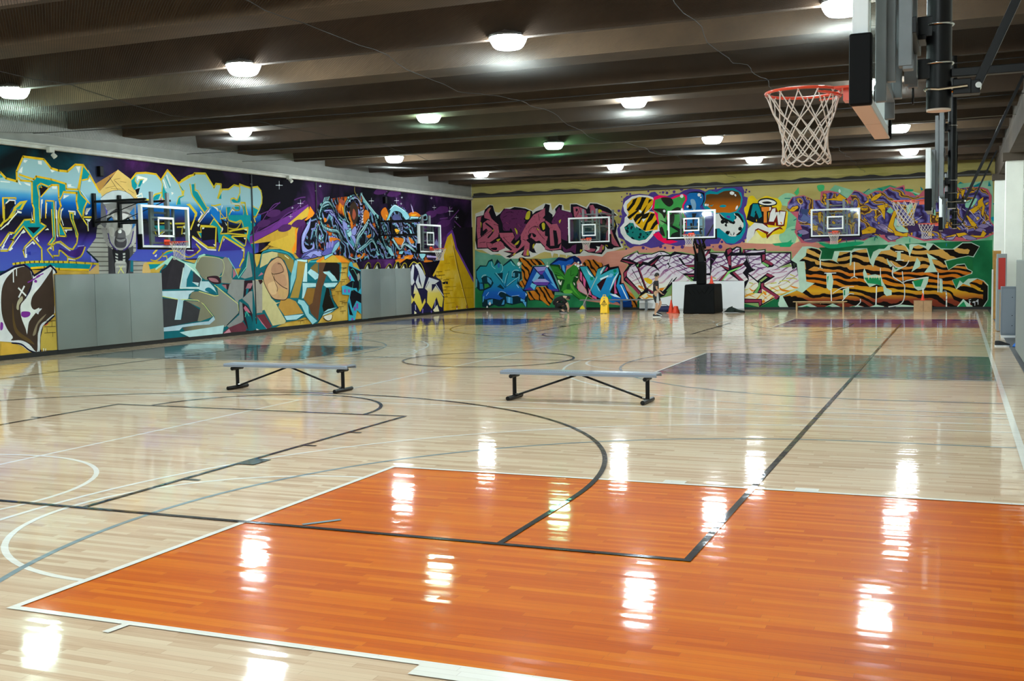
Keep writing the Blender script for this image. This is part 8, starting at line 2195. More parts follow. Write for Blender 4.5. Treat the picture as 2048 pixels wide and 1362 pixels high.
4a2f78 S 0 -1.86,2.64 -1.89,2.59 -1.94,2.58 -1.98,2.62 -1.98,2.67 -1.94,2.70 -1.88,2.69
4a2f78 S 0 -1.45,2.66 -1.48,2.60 -1.54,2.59 -1.59,2.63 -1.59,2.69 -1.54,2.73 -1.47,2.71
4a2f78 S 0 -3.06,2.60 -3.08,2.58 -3.10,2.58 -3.12,2.59 -3.12,2.61 -3.10,2.63 -3.07,2.62
4a2f78 S 0 -4.14,4.88 -4.16,4.86 -4.18,4.85 -4.20,4.87 -4.20,4.89 -4.18,4.91 -4.15,4.90
4a2f78 S 0 -4.13,4.68 -4.15,4.66 -4.17,4.65 -4.19,4.67 -4.19,4.69 -4.17,4.71 -4.14,4.70
4a2f78 S 0 -4.29,3.70 -4.30,3.67 -4.33,3.67 -4.36,3.69 -4.36,3.72 -4.33,3.74 -4.30,3.73
4a3a86 F 0 -0.57,4.93 -0.36,5.03 -0.05,5.03 0.25,5.10 0.55,5.10 0.82,5.10 1.01,5.10 1.10,4.92 1.08,4.69 1.24,4.64 1.18,4.33 1.10,4.16 1.20,3.99 1.20,3.69 1.24,3.56 1.24,2.99 1.07,2.89 0.92,2.76 0.54,2.69 0.32,2.76 0.15,2.98 0.02,2.76 -0.33,2.75 -0.70,2.80 -0.54,3.19
0c8a98 F 0 -0.53,4.90 -0.36,5.00 -0.05,4.91 0.20,5.04 0.67,5.05 0.97,4.84 1.03,4.56 0.97,4.27 0.84,4.08 1.05,3.91 1.16,3.57 1.13,3.25 0.96,2.95 0.67,2.75 0.37,2.78 0.19,2.95 -0.06,3.05 -0.15,3.18 -0.11,3.39 -0.15,4.03 -0.58,4.26 -0.64,4.42 -0.53,4.63
ORGR F 0 -0.49,4.82 -0.31,4.85 -0.01,4.82 0.25,4.94 0.59,4.96 0.86,4.87 0.97,4.65 0.93,4.34 0.76,4.09 0.50,4.03 0.20,4.06 0.07,4.05 -0.15,4.06 -0.32,4.25 -0.58,4.44 -0.51,4.63
0c8a98 S 0 0.07,4.33 0.20,4.38 0.35,4.34 0.29,4.27 0.11,4.28
0c8a98 F 0 -0.36,4.36 -0.17,4.40 -0.27,4.32
0c8a98 S 0 0.24,3.94 0.50,3.97 0.71,3.88 0.63,3.71 0.41,3.76
5a3a98 S 0 0.35,3.91 0.48,3.91 0.52,3.82 0.41,3.82
BWDOT F 0 -0.15,3.99 0.07,4.03 0.31,3.80 0.45,3.65 0.60,3.60 0.73,3.81 0.67,4.01 0.88,3.96 1.03,3.74 1.07,3.46 0.92,3.23 0.73,3.05 0.50,3.05 0.24,3.25 0.05,3.41 -0.13,3.39
17181a S 0 0.05,4.03 0.24,3.85 0.63,3.65 0.54,3.58 0.37,3.72 0.16,3.77
17181a S 0 0.69,4.00 0.88,3.98 1.05,3.70 1.03,3.61 0.88,3.83
17181a S 0 0.75,3.11 0.97,3.29 1.05,3.36 0.90,3.13
d9dcd8 S 0 0.37,3.59 0.67,3.52 0.62,3.09 0.50,3.24
e8ecec S 0 0.50,4.88 0.59,4.92 0.69,4.85 0.63,4.77 0.52,4.80
e8ecec S 0 0.68,4.77 0.73,4.80 0.77,4.74 0.74,4.70
e8ecec S 0 0.76,4.28 0.83,4.32 0.82,4.21 0.73,4.15
e8ecec S 0 -0.56,4.41 -0.49,4.45 -0.47,4.37 -0.53,4.35
e8ecec S 0 -0.45,4.41 -0.40,4.43 -0.39,4.36 -0.44,4.35
4a2f78 S 0 1.24,5.10 1.23,5.08 1.20,5.07 1.17,5.10 1.17,5.10 1.20,5.10 1.23,5.10
4a2f78 S 0 1.22,4.95 1.21,4.92 1.17,4.91 1.15,4.93 1.15,4.97 1.17,4.99 1.21,4.98
4a2f78 S 0 1.19,4.85 1.18,4.82 1.14,4.82 1.11,4.84 1.11,4.88 1.14,4.90 1.18,4.89
4a2f78 S 0 1.34,4.87 1.33,4.84 1.30,4.84 1.27,4.86 1.27,4.89 1.30,4.91 1.33,4.90
4a2f78 S 0 -0.45,5.09 -0.47,5.06 -0.51,5.06 -0.54,5.08 -0.54,5.10 -0.51,5.10 -0.47,5.10
4a2f78 S 0 -0.04,5.07 -0.06,5.03 -0.10,5.03 -0.13,5.05 -0.12,5.09 -0.09,5.10 -0.06,5.10
4a2f78 S 0 -0.18,5.00 -0.19,4.97 -0.22,4.96 -0.25,4.98 -0.25,5.01 -0.22,5.03 -0.19,5.02
4a2f78 S 0 1.20,4.29 1.18,4.25 1.14,4.25 1.10,4.28 1.10,4.32 1.14,4.34 1.18,4.33
4a2f78 S 0 0.22,2.83 0.20,2.79 0.15,2.78 0.11,2.81 0.11,2.86 0.15,2.89 0.20,2.88
4a2f78 S 0 -0.31,2.71 -0.32,2.68 -0.36,2.67 -0.38,2.69 -0.38,2.73 -0.36,2.75 -0.32,2.74
4a2f78 S 0 -0.18,2.64 -0.19,2.62 -0.22,2.61 -0.24,2.63 -0.24,2.65 -0.22,2.67 -0.19,2.66
4a2f78 S 0 0.18,2.63 0.15,2.57 0.08,2.55 0.02,2.60 0.02,2.67 0.08,2.72 0.15,2.70
4a2f78 S 0 1.12,2.83 1.10,2.79 1.06,2.79 1.02,2.81 1.02,2.86 1.06,2.88 1.10,2.87
"""),
 ('B', 'painted_letters', 'small ATW lettering with a halo on a yellow burst', """
e8c81a S 0 1.22,4.37 1.27,4.64 1.46,4.70 1.60,4.54 1.69,4.54 1.98,4.67 2.23,4.60 2.48,4.53 2.62,4.31 2.60,4.06 2.85,4.01 2.85,3.72 2.81,3.39 2.72,3.18 2.54,3.10 2.31,3.09 2.08,3.01 1.87,2.95 1.72,3.08 1.56,3.28 1.24,3.56 1.16,3.90 1.10,4.08 1.10,4.22
dfe0dc F 0 1.24,3.35 1.52,3.60 1.75,3.61 2.10,3.37 2.43,3.38 2.60,3.39 2.23,3.20 2.04,3.10 1.81,3.21 1.60,3.32 1.49,3.07 1.20,2.76 1.18,3.03
6a1a16 F 0 1.49,3.07 1.54,3.30 1.66,3.36 1.87,3.27 2.10,3.18 2.02,3.05 2.35,3.32 2.56,3.40 2.68,3.27 2.52,3.31 2.27,3.19 2.02,2.91 1.98,3.12 1.68,3.30 1.56,3.26
6a1a16 F 0 1.77,3.59 2.08,3.37 2.02,3.50 2.64,3.39 2.81,4.02 2.52,4.07 2.48,3.98 2.41,4.15 2.23,4.20 2.18,3.66
17181c F 0 1.18,3.73 1.33,4.30 1.45,4.40 1.71,4.39 1.87,3.71 1.87,3.54 1.47,3.60
10808a F 0 1.45,4.36 1.66,4.35 1.85,3.86 1.70,3.76 1.62,3.97 1.56,4.00 1.50,3.81 1.35,3.88
17181c F 0 1.54,4.06 1.58,4.10 1.60,3.97 1.52,3.98
17181c F 0 1.60,3.93 1.68,3.76 1.56,3.64 1.50,3.79
17181c F 0 1.75,4.26 2.23,4.25 2.21,3.99 2.08,4.00 2.08,3.56 1.87,3.54
e0802a F 0 1.79,4.22 2.19,4.22 2.18,4.06 2.02,4.04 2.02,3.58 1.89,3.58 1.89,4.03 1.81,4.05
f0e8d8 F 0 2.12,4.21 2.19,4.20 2.18,4.07 2.12,4.06
6a1a16 F 0 2.06,3.58 2.12,4.00 2.23,4.20 2.41,4.18 2.43,3.94 2.52,4.07 2.81,4.02 2.72,3.41 2.43,3.44 2.41,3.65 2.31,3.55
e6e6e2 F 0 2.10,3.62 2.16,3.97 2.25,4.14 2.37,4.16 2.35,3.86 2.37,3.99 2.52,4.00 2.52,3.86 2.56,4.02 2.77,4.00 2.68,3.48 2.48,3.47 2.43,3.90 2.29,3.61
d07a2a S 0 2.56,3.58 2.60,3.59 2.64,3.52 2.60,3.50
17181c S 0 1.65,4.41 1.75,4.55 2.02,4.59 2.29,4.52 2.43,4.38 2.37,4.28 2.12,4.25 1.81,4.28
e8e8e4 S 0 1.69,4.42 1.79,4.50 2.02,4.53 2.27,4.47 2.39,4.38 2.31,4.31 2.06,4.29 1.79,4.34
17181c S 0 1.82,4.41 1.92,4.44 2.10,4.44 2.22,4.38 2.12,4.35 1.92,4.36
e8c81a F 0 1.58,3.72 1.61,3.73 1.61,3.64 1.58,3.64
e8b81a F 0 2.35,3.57 2.38,3.57 2.38,3.44 2.33,3.47
"""),
 ('B', 'painted_letters', 'zebra striped white graffiti letters with plum sides across the end wall', """
7fa060 F 0 -4.27,2.10 -4.08,2.31 -3.48,2.57 -3.42,2.46 -2.80,2.44 -2.44,2.54 -2.08,2.45 -1.97,2.47 -1.55,2.46 -1.02,2.34 -0.67,2.44 -0.28,2.58 -0.13,2.43 -0.14,1.18 -1.96,1.16 -2.01,0.67 -2.32,0.46 -3.53,0.42 -4.07,1.18 -4.16,1.54 -3.90,1.96
14121a F 0 -4.28,2.10 -4.15,2.27 -3.46,2.52 -3.42,2.41 -2.85,2.40 -2.55,2.51 -2.31,2.51 -2.04,2.36 -1.86,2.48 -1.02,2.31 -0.67,2.51 -0.30,2.55 -0.34,2.39 -0.13,2.41 -0.14,1.44 -0.33,1.18 -1.03,1.19 -1.33,1.45 -1.71,1.42 -2.32,0.59 -2.91,0.39 -3.23,0.35 -3.53,0.46 -3.37,0.68 -4.12,1.27 -4.14,1.60 -3.88,1.93 -3.93,2.00
8a3048 F 0 -4.23,2.16 -3.90,2.09 -3.58,1.99 -3.83,2.00 -3.93,2.02
8a3048 F 0 -3.49,2.10 -3.21,2.12 -3.35,1.97 -3.44,1.99
8a3048 F 0 -4.10,1.60 -3.95,1.71 -3.98,1.49 -4.10,1.36
8a3048 F 0 -4.07,1.34 -3.98,1.38 -3.37,0.75 -3.44,0.64
8a3048 F 0 -3.49,1.82 -3.40,1.81 -3.13,0.99 -3.11,0.86 -3.18,0.95
8a3048 F 0 -3.05,0.84 -2.91,0.95 -2.77,0.77 -2.86,0.68 -2.93,0.81
8a3048 F 0 -2.92,1.94 -2.60,2.18 -2.72,2.00 -2.90,1.89
8a3048 F 0 -1.40,1.89 -1.02,1.88 -1.02,1.81 -1.29,1.80
8a3048 F 0 -1.33,1.48 -1.03,1.47 -1.03,1.41 -1.25,1.40
8a3048 F 0 -0.60,2.27 -0.34,2.52 -0.47,2.22
6fae60 F 0 -1.29,1.79 -1.02,1.79 -1.02,1.74 -1.27,1.75
6fae60 F 0 -3.54,1.90 -3.42,2.01 -3.47,1.86
6fae60 F 0 -2.23,0.81 -1.91,1.16 -2.19,0.79
6fae60 F 0 -1.20,1.37 -1.03,1.36 -1.07,1.28
ZEB F 0 -4.15,2.23 -3.51,2.48 -3.44,2.39 -2.85,2.36 -2.53,2.47 -2.31,2.45 -2.08,2.35 -2.56,2.33 -3.03,2.03 -3.26,2.08 -3.54,2.05 -3.81,2.18
ZEB F 0 -3.79,1.89 -3.63,1.97 -3.49,1.75 -3.18,0.90 -3.27,0.86 -3.75,1.73
ZEB F 0 -3.96,1.67 -3.81,1.87 -3.20,0.84 -3.32,0.75 -3.96,1.44
ZEB F 0 -3.40,1.81 -3.22,1.94 -2.76,1.83 -2.49,1.62 -2.72,1.96 -2.44,2.28 -2.04,2.27 -2.09,2.03 -2.20,1.99 -2.09,1.86 -2.16,1.77 -1.78,1.40 -2.39,0.79 -2.50,0.85 -2.77,0.77 -3.09,0.95
ZEB F 0 -2.04,2.23 -1.97,2.29 -1.77,2.36 -1.11,2.30 -1.02,2.25 -1.02,1.91 -1.40,1.91 -1.60,2.20 -1.71,2.22 -1.46,1.89 -1.02,1.67 -1.03,1.54 -1.51,1.54 -2.09,1.90 -2.11,2.01
ZEB F 0 -2.13,1.77 -2.02,1.84 -1.49,1.50 -1.16,1.21 -1.71,1.20 -1.89,1.20 -1.76,1.37
ZEB F 0 -3.44,0.55 -3.14,0.73 -2.91,0.68 -2.55,0.66 -2.57,0.48 -3.05,0.44 -3.23,0.39
ZEB F 0 -0.67,2.42 -0.45,2.48 -0.67,2.07 -0.67,1.53 -0.30,1.53 -0.26,1.83 -0.14,2.02 -0.13,2.32 -0.41,2.35 -0.63,2.12
ZEB F 0 -0.67,1.45 -0.15,1.44 -0.33,1.20 -0.68,1.19
dfe0e0 F 0 -3.00,0.79 -2.93,0.72 -3.05,0.75
14121a L 0.027 -3.74,1.75 -3.20,0.84
14121a L 0.031 -3.47,1.79 -3.14,0.90
14121a L 0.022 -3.11,0.90 -2.77,1.19
14121a L 0.031 -1.96,1.33 -2.37,0.72
14121a L 0.022 -2.02,2.32 -2.09,2.03
14121a L 0.026 -1.77,2.31 -1.46,1.89
14121a L 0.022 -0.50,2.11 -0.13,2.32
5c2f66 C 0.031 -3.53,2.35 -3.40,2.23 -3.21,2.16
5c2f66 C 0.031 -3.12,2.32 -3.03,2.16
5c2f66 C 0.031 -2.58,2.17 -2.45,2.00 -2.22,1.86
5c2f66 C 0.031 -2.40,2.24 -2.31,2.13 -2.15,2.08
5c2f66 C 0.031 -1.93,2.21 -1.77,2.07 -1.64,2.03
5c2f66 C 0.031 -1.55,2.22 -1.33,2.13 -1.11,1.97
5c2f66 C 0.031 -1.48,2.26 -1.29,2.22 -1.04,2.10
5c2f66 C 0.031 -1.95,2.03 -1.66,1.92 -1.33,1.72
5c2f66 C 0.031 -1.78,1.92 -1.49,1.72 -1.22,1.56
5c2f66 C 0.031 -2.49,2.44 -2.40,2.37
5c2f66 C 0.032 -3.95,2.27 -3.81,2.18
5c2f66 C 0.03 -0.63,2.01 -0.45,1.88 -0.32,1.66
5c2f66 C 0.03 -0.47,2.13 -0.32,2.07
7fa060 F 0 -0.34,2.46 0.33,2.44 0.39,2.59 0.60,2.56 0.78,2.64 0.95,2.60 1.03,2.51 1.50,2.54 1.62,2.48 1.98,2.51 2.00,2.41 3.01,2.38 3.04,2.05 3.24,2.23 3.28,1.85 2.48,0.52 1.70,0.10 1.09,0.25 1.09,1.21 -0.35,1.18
14121a F 0 -0.34,2.41 0.28,2.40 0.33,2.53 0.52,2.59 0.60,2.54 0.78,2.64 0.95,2.60 0.99,2.36 1.05,2.51 1.45,2.48 1.52,2.52 1.64,2.46 1.96,2.49 1.97,2.36 2.99,2.35 2.99,2.03 3.30,2.04 3.55,0.93 3.38,0.87 2.41,0.39 2.33,0.48 1.70,0.10 1.66,0.27 1.09,0.27 1.09,1.17 -0.35,1.18
8a3048 F 0 0.39,2.20 0.52,2.27 0.54,1.84 0.43,1.88
8a3048 F 0 -0.00,1.89 0.45,1.73 0.43,1.65
8a3048 F 0 0.54,1.77 1.05,1.94 1.03,1.85 0.56,1.73
8a3048 F 0 1.03,2.49 1.12,2.47 1.07,2.34 1.03,2.36
8a3048 F 0 1.83,2.26 1.94,2.28 1.94,2.07 1.83,1.99
8a3048 F 0 1.87,1.98 1.96,2.05 2.29,1.91 2.21,1.81
8a3048 F 0 1.96,1.43 2.04,1.49 2.31,1.39 2.16,1.32
8a3048 F 0 1.77,1.07 1.89,1.11 1.87,0.95 2.52,0.54 2.39,0.41 1.79,0.88
8a3048 F 0 1.64,0.73 1.79,0.86 1.79,0.69
8a3048 F 0 1.11,0.42 1.79,0.41 1.79,0.22 1.70,0.14 1.68,0.31 1.11,0.30
8a3048 F 0 0.60,1.54 0.69,1.58 1.07,1.21 0.90,1.21
8a3048 F 0 0.04,1.22 0.36,1.58 0.47,1.60 0.17,1.22
8a3048 F 0 0.37,2.48 0.52,2.57 0.58,2.44 0.41,2.29
ZEB F 0 -0.35,2.37 0.24,2.36 0.39,2.01 0.45,1.75 0.02,1.91 0.36,1.60 -0.00,1.22 -0.35,1.23 -0.31,1.48 -0.26,1.79 -0.02,1.61 -0.26,1.81 -0.28,1.89 0.00,2.30
ZEB F 0 0.56,2.24 1.14,2.25 1.16,2.06 1.05,1.94 0.56,1.79
ZEB F 0 1.16,2.23 1.75,2.24 1.79,1.92 2.04,1.73 2.23,1.75 2.39,1.87 2.42,1.70 2.99,1.90 3.04,1.65 3.20,1.73 3.38,0.91 2.52,0.56 1.91,0.99 1.91,1.09 2.35,1.36 2.04,1.52 1.62,1.20 1.26,1.51 1.51,1.63 1.35,1.74
ZEB F 0 1.97,2.32 2.95,2.29 2.96,1.96 2.39,1.70 2.25,1.91 1.98,2.09
ZEB F 0 1.09,1.17 1.24,1.25 1.03,1.53 1.18,1.74 1.07,1.87 0.94,1.77 0.69,1.58 1.07,1.21
ZEB F 0 1.11,0.89 1.28,1.25 1.24,1.48 1.66,1.12 1.66,0.97 1.43,0.69 1.81,0.67 1.81,0.86 2.33,0.52 1.83,0.24 1.81,0.44 1.11,0.46
ZEB F 0 0.60,2.44 0.78,2.58 0.90,2.56 0.88,2.39 0.63,2.37
ZEB F 0 1.14,2.47 1.50,2.44 1.64,2.43 1.92,2.45 1.92,2.36 1.14,2.36
ZEB F 0 3.24,1.83 3.53,1.95 3.57,0.95 3.45,0.93
ZEB F 0 0.41,1.60 0.51,1.47 0.86,1.21 0.21,1.22
6fae60 F 0 1.81,1.94 1.87,1.96 2.10,1.83 2.06,1.75 1.81,1.90
7fd06a F 0 0.43,1.60 0.94,1.79 0.86,1.70 0.51,1.56 0.19,1.22 0.15,1.22
8fa860 F 0 1.70,1.18 1.96,1.37 2.04,1.33 1.79,1.14
6fae60 F 0 1.70,1.14 1.75,1.12 1.72,0.90 1.62,0.69 1.47,0.69 1.66,0.95
8fa860 F 0 2.50,1.72 2.95,1.88 3.04,1.75 2.62,1.72
a8d0a8 F 0 3.01,2.01 3.59,2.52 3.63,2.33 3.24,2.02
2f3a2a F 0 3.04,1.90 3.20,1.90 3.12,1.69
14121a L 0.033 3.24,1.90 3.40,0.89 3.57,0.93
14121a L 0.021 3.22,1.77 2.48,1.05
14121a L 0.022 -0.28,1.89 0.04,2.32
14121a L 0.021 3.59,2.33 3.22,1.96
14121a L 0.021 1.14,2.06 1.16,1.87 1.20,1.72 1.03,1.53 1.24,1.29
14121a L 0.03 1.20,2.23 1.37,1.72 1.54,1.65 1.20,1.51 1.66,1.12
14121a L 0.026 1.26,1.23 1.11,0.91
5c2f66 C 0.028 -0.30,2.17 -0.13,2.04 -0.00,1.87
5c2f66 C 0.028 0.07,2.25 0.19,2.12 0.37,1.90
5c2f66 C 0.028 -0.22,1.91 -0.04,1.80
5c2f66 C 0.028 0.60,2.16 0.77,2.09 0.94,1.98
5c2f66 C 0.028 0.69,2.22 0.94,2.13 1.11,2.02
5c2f66 C 0.028 0.58,2.01 0.73,1.94 0.86,1.87
5c2f66 C 0.028 1.24,2.14 1.49,2.08 1.75,2.05
5c2f66 C 0.028 1.28,1.97 1.49,1.89 1.75,1.86
5c2f66 C 0.027 1.41,1.82 1.62,1.76 1.87,1.65
5c2f66 C 0.027 2.02,2.24 2.31,2.08 2.62,1.87
5c2f66 C 0.027 2.15,2.28 2.48,2.12 2.83,1.93
5c2f66 C 0.027 2.42,2.27 2.66,2.12 2.93,1.97
5c2f66 C 0.027 2.73,2.26 2.95,2.09
5c2f66 C 0.027 2.00,2.11 2.17,2.00
5c2f66 C 0.027 2.27,1.87 2.48,1.76
5c2f66 C 0.027 1.28,2.17 1.58,2.16
5c2f66 C 0.028 0.65,2.50 0.82,2.43
b06a8a C 0.025 2.08,1.58 2.41,1.51 2.83,1.57
b06a8a C 0.025 1.58,1.50 1.79,1.41
b06a8a C 0.025 2.21,1.62 2.54,1.66
d6d24a C 0.037 2.79,1.27 3.04,1.29 3.24,1.23
d6d24a C 0.038 2.52,1.15 2.79,1.19 2.95,1.10
d6d24a C 0.037 2.95,1.44 3.16,1.35
d6d24a C 0.038 2.16,1.07 2.41,1.11
d6d24a C 0.038 1.28,1.12 1.45,1.08
d6d24a C 0.039 -0.22,1.35 -0.09,1.31
e0801e S 0 2.48,0.98 2.62,0.85 2.95,0.77 2.79,0.73 2.58,0.79
e0801e S 0 2.95,0.98 3.28,0.89 3.12,0.87
e0801e S 0 2.08,0.96 2.29,0.88 2.50,0.73
e0801e S 0 1.28,0.91 1.47,0.80 1.62,0.91 1.43,0.74
e0801e S 0 1.83,0.80 2.00,0.65 1.93,0.60
e0801e S 0 1.11,0.65 1.32,0.61 1.58,0.48
e0801e S 0 1.79,0.63 1.95,0.52 2.04,0.41
e0801e S 0 1.83,0.39 1.95,0.35 1.85,0.26
e6b81e S 0 -3.22,1.35 -3.04,1.37 -2.84,1.25 -2.91,1.10 -3.09,1.17
e6b81e S 0 -2.81,1.43 -2.68,1.38
e0801e S 0 -3.48,1.04 -3.32,1.02 -3.18,0.88 -3.36,0.91
e0801e S 0 -3.41,0.59 -3.23,0.51 -3.14,0.42
e0801e S 0 -3.09,0.68 -2.87,0.59 -2.78,0.52 -3.00,0.57
e0801e S 0 -2.55,0.90 -2.32,0.94 -2.41,0.81
c79ab0 C 0.027 -3.93,1.62 -3.75,1.53 -3.63,1.40
c79ab0 C 0.027 -3.86,1.47 -3.68,1.35
c79ab0 C 0.027 -3.08,1.65 -2.86,1.56
c79ab0 C 0.027 -2.90,1.48 -2.77,1.52
c79ab0 C 0.027 -2.31,1.64 -2.23,1.51
c79ab0 C 0.026 -1.95,1.73 -1.67,1.55
c79ab0 C 0.027 -2.27,1.82 -2.00,1.64 -1.82,1.50
"""),
 ('B', 'painted_letters', 'purple and yellow wildstyle graffiti letters with pink outlines', """
c05a6a F 0 2.86,4.37 3.04,4.59 3.49,4.64 3.88,4.44 4.15,4.43 4.17,4.77 4.52,4.78 4.82,4.70 5.19,4.44 5.32,4.59 5.47,4.76 5.71,4.68 5.96,4.54 6.26,4.70 6.55,4.69 6.81,4.84 7.01,4.76 7.03,2.67 6.69,2.70 6.27,3.00 5.84,2.74 5.59,2.79 5.02,2.72 4.68,2.61 4.19,2.78 3.80,2.68 3.40,2.71 3.13,3.15 3.22,3.72 2.84,4.10
c05a6a F 0 6.91,4.76 7.33,4.88 7.37,4.68 7.87,4.46 7.99,4.59 8.33,4.83 8.68,4.84 9.18,4.79 9.34,4.66 9.80,4.72 10.18,4.66 10.34,4.59 10.48,4.33 10.45,3.35 10.71,3.07 10.71,2.94 10.30,2.74 9.70,2.62 9.10,2.64 8.70,2.71 8.08,2.66 7.46,2.90 6.75,2.65 6.52,2.88 6.51,4.65
WILD F 0 2.79,4.08 2.93,4.37 3.06,4.57 3.51,4.60 3.97,4.40 4.19,4.41 4.24,4.63 4.54,4.71 4.85,4.65 5.17,4.42 5.26,4.21 5.39,4.32 5.32,4.57 5.47,4.72 5.69,4.66 5.88,4.48 6.26,4.66 6.51,4.61 6.76,4.77 7.01,4.69 7.03,2.89 6.69,2.99 5.84,2.81 5.63,2.91 3.89,2.75 3.49,2.78 3.44,2.99 3.22,3.11 3.44,3.26 3.26,3.67 3.29,3.99 2.91,4.00
WILD F 0 6.62,4.71 6.91,4.72 7.28,4.81 7.39,4.48 7.91,4.39 8.32,4.42 8.68,4.38 9.13,4.45 9.36,4.66 9.80,4.68 10.24,4.58 10.38,4.34 10.39,3.38 10.63,3.07 10.61,2.96 10.34,2.82 9.70,2.67 9.40,2.80 9.20,2.85 8.70,2.76 8.08,2.73 7.50,2.94 6.75,2.74 6.63,2.88
WILD F 0 3.29,4.13 4.15,4.14 5.15,4.06 5.69,4.08 5.69,3.37 4.19,3.42 3.44,3.53 3.29,3.81
39466e F 0 3.35,4.08 3.71,4.07 3.62,3.80 3.40,3.90
5a6aa0 F 0 3.49,3.89 4.11,3.47 3.75,3.48 3.35,3.67
3c2a52 F 0 3.22,3.08 3.49,3.30 3.80,3.25 4.11,3.06 5.63,2.93 6.14,3.00 6.31,3.22 6.69,3.03 7.02,3.04 7.03,2.89 6.27,3.00 5.84,2.79 4.11,2.74 3.49,2.80
5c5070 S 0 3.51,2.85 3.80,2.89 4.19,2.83 3.89,2.72 3.55,2.76
5c5070 S 0 5.71,2.93 6.05,3.00 6.14,2.96 5.76,2.79
8a7aa8 S 0 6.31,3.35 6.60,3.37 6.92,3.11 6.90,3.00 6.58,3.12
2c1c3c C 0.017 6.31,3.35 6.60,3.37 6.92,3.11 6.90,3.00 6.58,3.12 6.31,3.35
8a7aa8 S 0 3.24,3.20 3.49,3.26 3.71,3.11 3.40,3.03
2c1c3c C 0.018 3.24,3.20 3.49,3.26 3.71,3.11 3.40,3.03 3.24,3.20
dca61e F 0 2.88,4.01 3.04,4.18 3.26,4.24 3.29,4.13 3.09,3.98
2c1c3c L 0.018 2.88,4.01 3.04,4.18 3.26,4.24 3.29,4.13 3.09,3.98 2.88,4.01
8a5a14 L 0.014 3.06,4.09 3.10,4.13 3.13,4.09 3.17,4.12
dca61e F 0 4.30,4.45 4.54,4.46 4.76,4.50 4.89,4.65 5.17,4.44 5.02,4.33 4.76,4.37 4.45,4.40
2c1c3c L 0.018 4.30,4.45 4.54,4.46 4.76,4.50 4.89,4.65 5.17,4.44 5.02,4.33 4.76,4.37 4.45,4.40 4.30,4.45
8a5a14 L 0.013 4.69,4.44 4.72,4.48 4.76,4.43 4.79,4.47
dca61e F 0 4.26,4.70 4.39,4.63 4.39,4.56 4.26,4.56
2c1c3c L 0.018 4.26,4.70 4.39,4.63 4.39,4.56 4.26,4.56 4.26,4.70
8a5a14 L 0.013 4.28,4.60 4.31,4.64 4.34,4.59 4.38,4.63
dca61e F 0 4.28,4.38 4.43,4.27 4.74,4.19 4.72,4.12 4.32,4.22
2c1c3c L 0.018 4.28,4.38 4.43,4.27 4.74,4.19 4.72,4.12 4.32,4.22 4.28,4.38
8a5a14 L 0.013 4.45,4.22 4.49,4.26 4.52,4.22 4.55,4.25
dca61e F 0 5.77,4.17 5.96,4.34 5.96,4.50 6.01,4.47 6.01,4.25
2c1c3c L 0.017 5.77,4.17 5.96,4.34 5.96,4.50 6.01,4.47 6.01,4.25 5.77,4.17
8a5a14 L 0.013 5.90,4.33 5.93,4.37 5.96,4.33 5.99,4.36
dca61e F 0 6.09,4.40 6.24,4.53 6.47,4.61 6.51,4.52 6.26,4.31 6.09,4.29
2c1c3c L 0.017 6.09,4.40 6.24,4.53 6.47,4.61 6.51,4.52 6.26,4.31 6.09,4.29 6.09,4.40
8a5a14 L 0.013 6.23,4.43 6.26,4.47 6.29,4.43 6.33,4.46
dca61e F 0 6.30,4.11 6.75,4.18 6.75,4.05 6.64,4.01 6.62,3.52 6.54,3.66 6.47,3.92
2c1c3c L 0.017 6.30,4.11 6.75,4.18 6.75,4.05 6.64,4.01 6.62,3.52 6.54,3.66 6.47,3.92 6.30,4.11
8a5a14 L 0.013 6.54,3.90 6.57,3.95 6.60,3.90 6.63,3.94
dca61e F 0 4.04,3.92 4.19,3.96 4.19,3.64 4.13,3.44 4.06,3.65
2c1c3c L 0.018 4.04,3.92 4.19,3.96 4.19,3.64 4.13,3.44 4.06,3.65 4.04,3.92
8a5a14 L 0.013 4.07,3.71 4.11,3.75 4.14,3.70 4.18,3.74
dca61e F 0 5.32,3.74 5.58,3.91 5.71,3.88 5.73,3.59 5.50,3.65 5.32,3.56
2c1c3c L 0.017 5.32,3.74 5.58,3.91 5.71,3.88 5.73,3.59 5.50,3.65 5.32,3.56 5.32,3.74
8a5a14 L 0.013 5.48,3.71 5.52,3.75 5.55,3.70 5.58,3.74
dca61e F 0 5.80,3.72 5.99,3.50 5.84,3.55
2c1c3c L 0.017 5.80,3.72 5.99,3.50 5.84,3.55 5.80,3.72
8a5a14 L 0.013 5.83,3.57 5.86,3.62 5.89,3.57 5.93,3.60
dca61e F 0 5.73,3.15 6.05,3.32 6.31,3.20 6.27,3.04 5.76,2.99
2c1c3c L 0.017 5.73,3.15 6.05,3.32 6.31,3.20 6.27,3.04 5.76,2.99 5.73,3.15
8a5a14 L 0.013 5.98,3.12 6.01,3.17 6.04,3.12 6.08,3.16
dca61e F 0 6.71,3.21 6.87,3.60 7.02,3.68 7.03,2.98 6.73,3.07
2c1c3c L 0.017 6.71,3.21 6.87,3.60 7.02,3.68 7.03,2.98 6.73,3.07 6.71,3.21
8a5a14 L 0.013 6.83,3.29 6.86,3.34 6.89,3.29 6.92,3.33
dca61e F 0 4.76,2.75 5.00,2.88 4.94,2.74 4.79,2.66
2c1c3c L 0.018 4.76,2.75 5.00,2.88 4.94,2.74 4.79,2.66 4.76,2.75
8a5a14 L 0.013 4.82,2.74 4.86,2.78 4.89,2.74 4.92,2.77
dca61e F 0 3.82,3.41 4.06,3.40 4.04,3.20 3.82,3.20
2c1c3c L 0.018 3.82,3.41 4.06,3.40 4.04,3.20 3.82,3.20 3.82,3.41
8a5a14 L 0.013 3.89,3.28 3.92,3.33 3.95,3.28 3.99,3.32
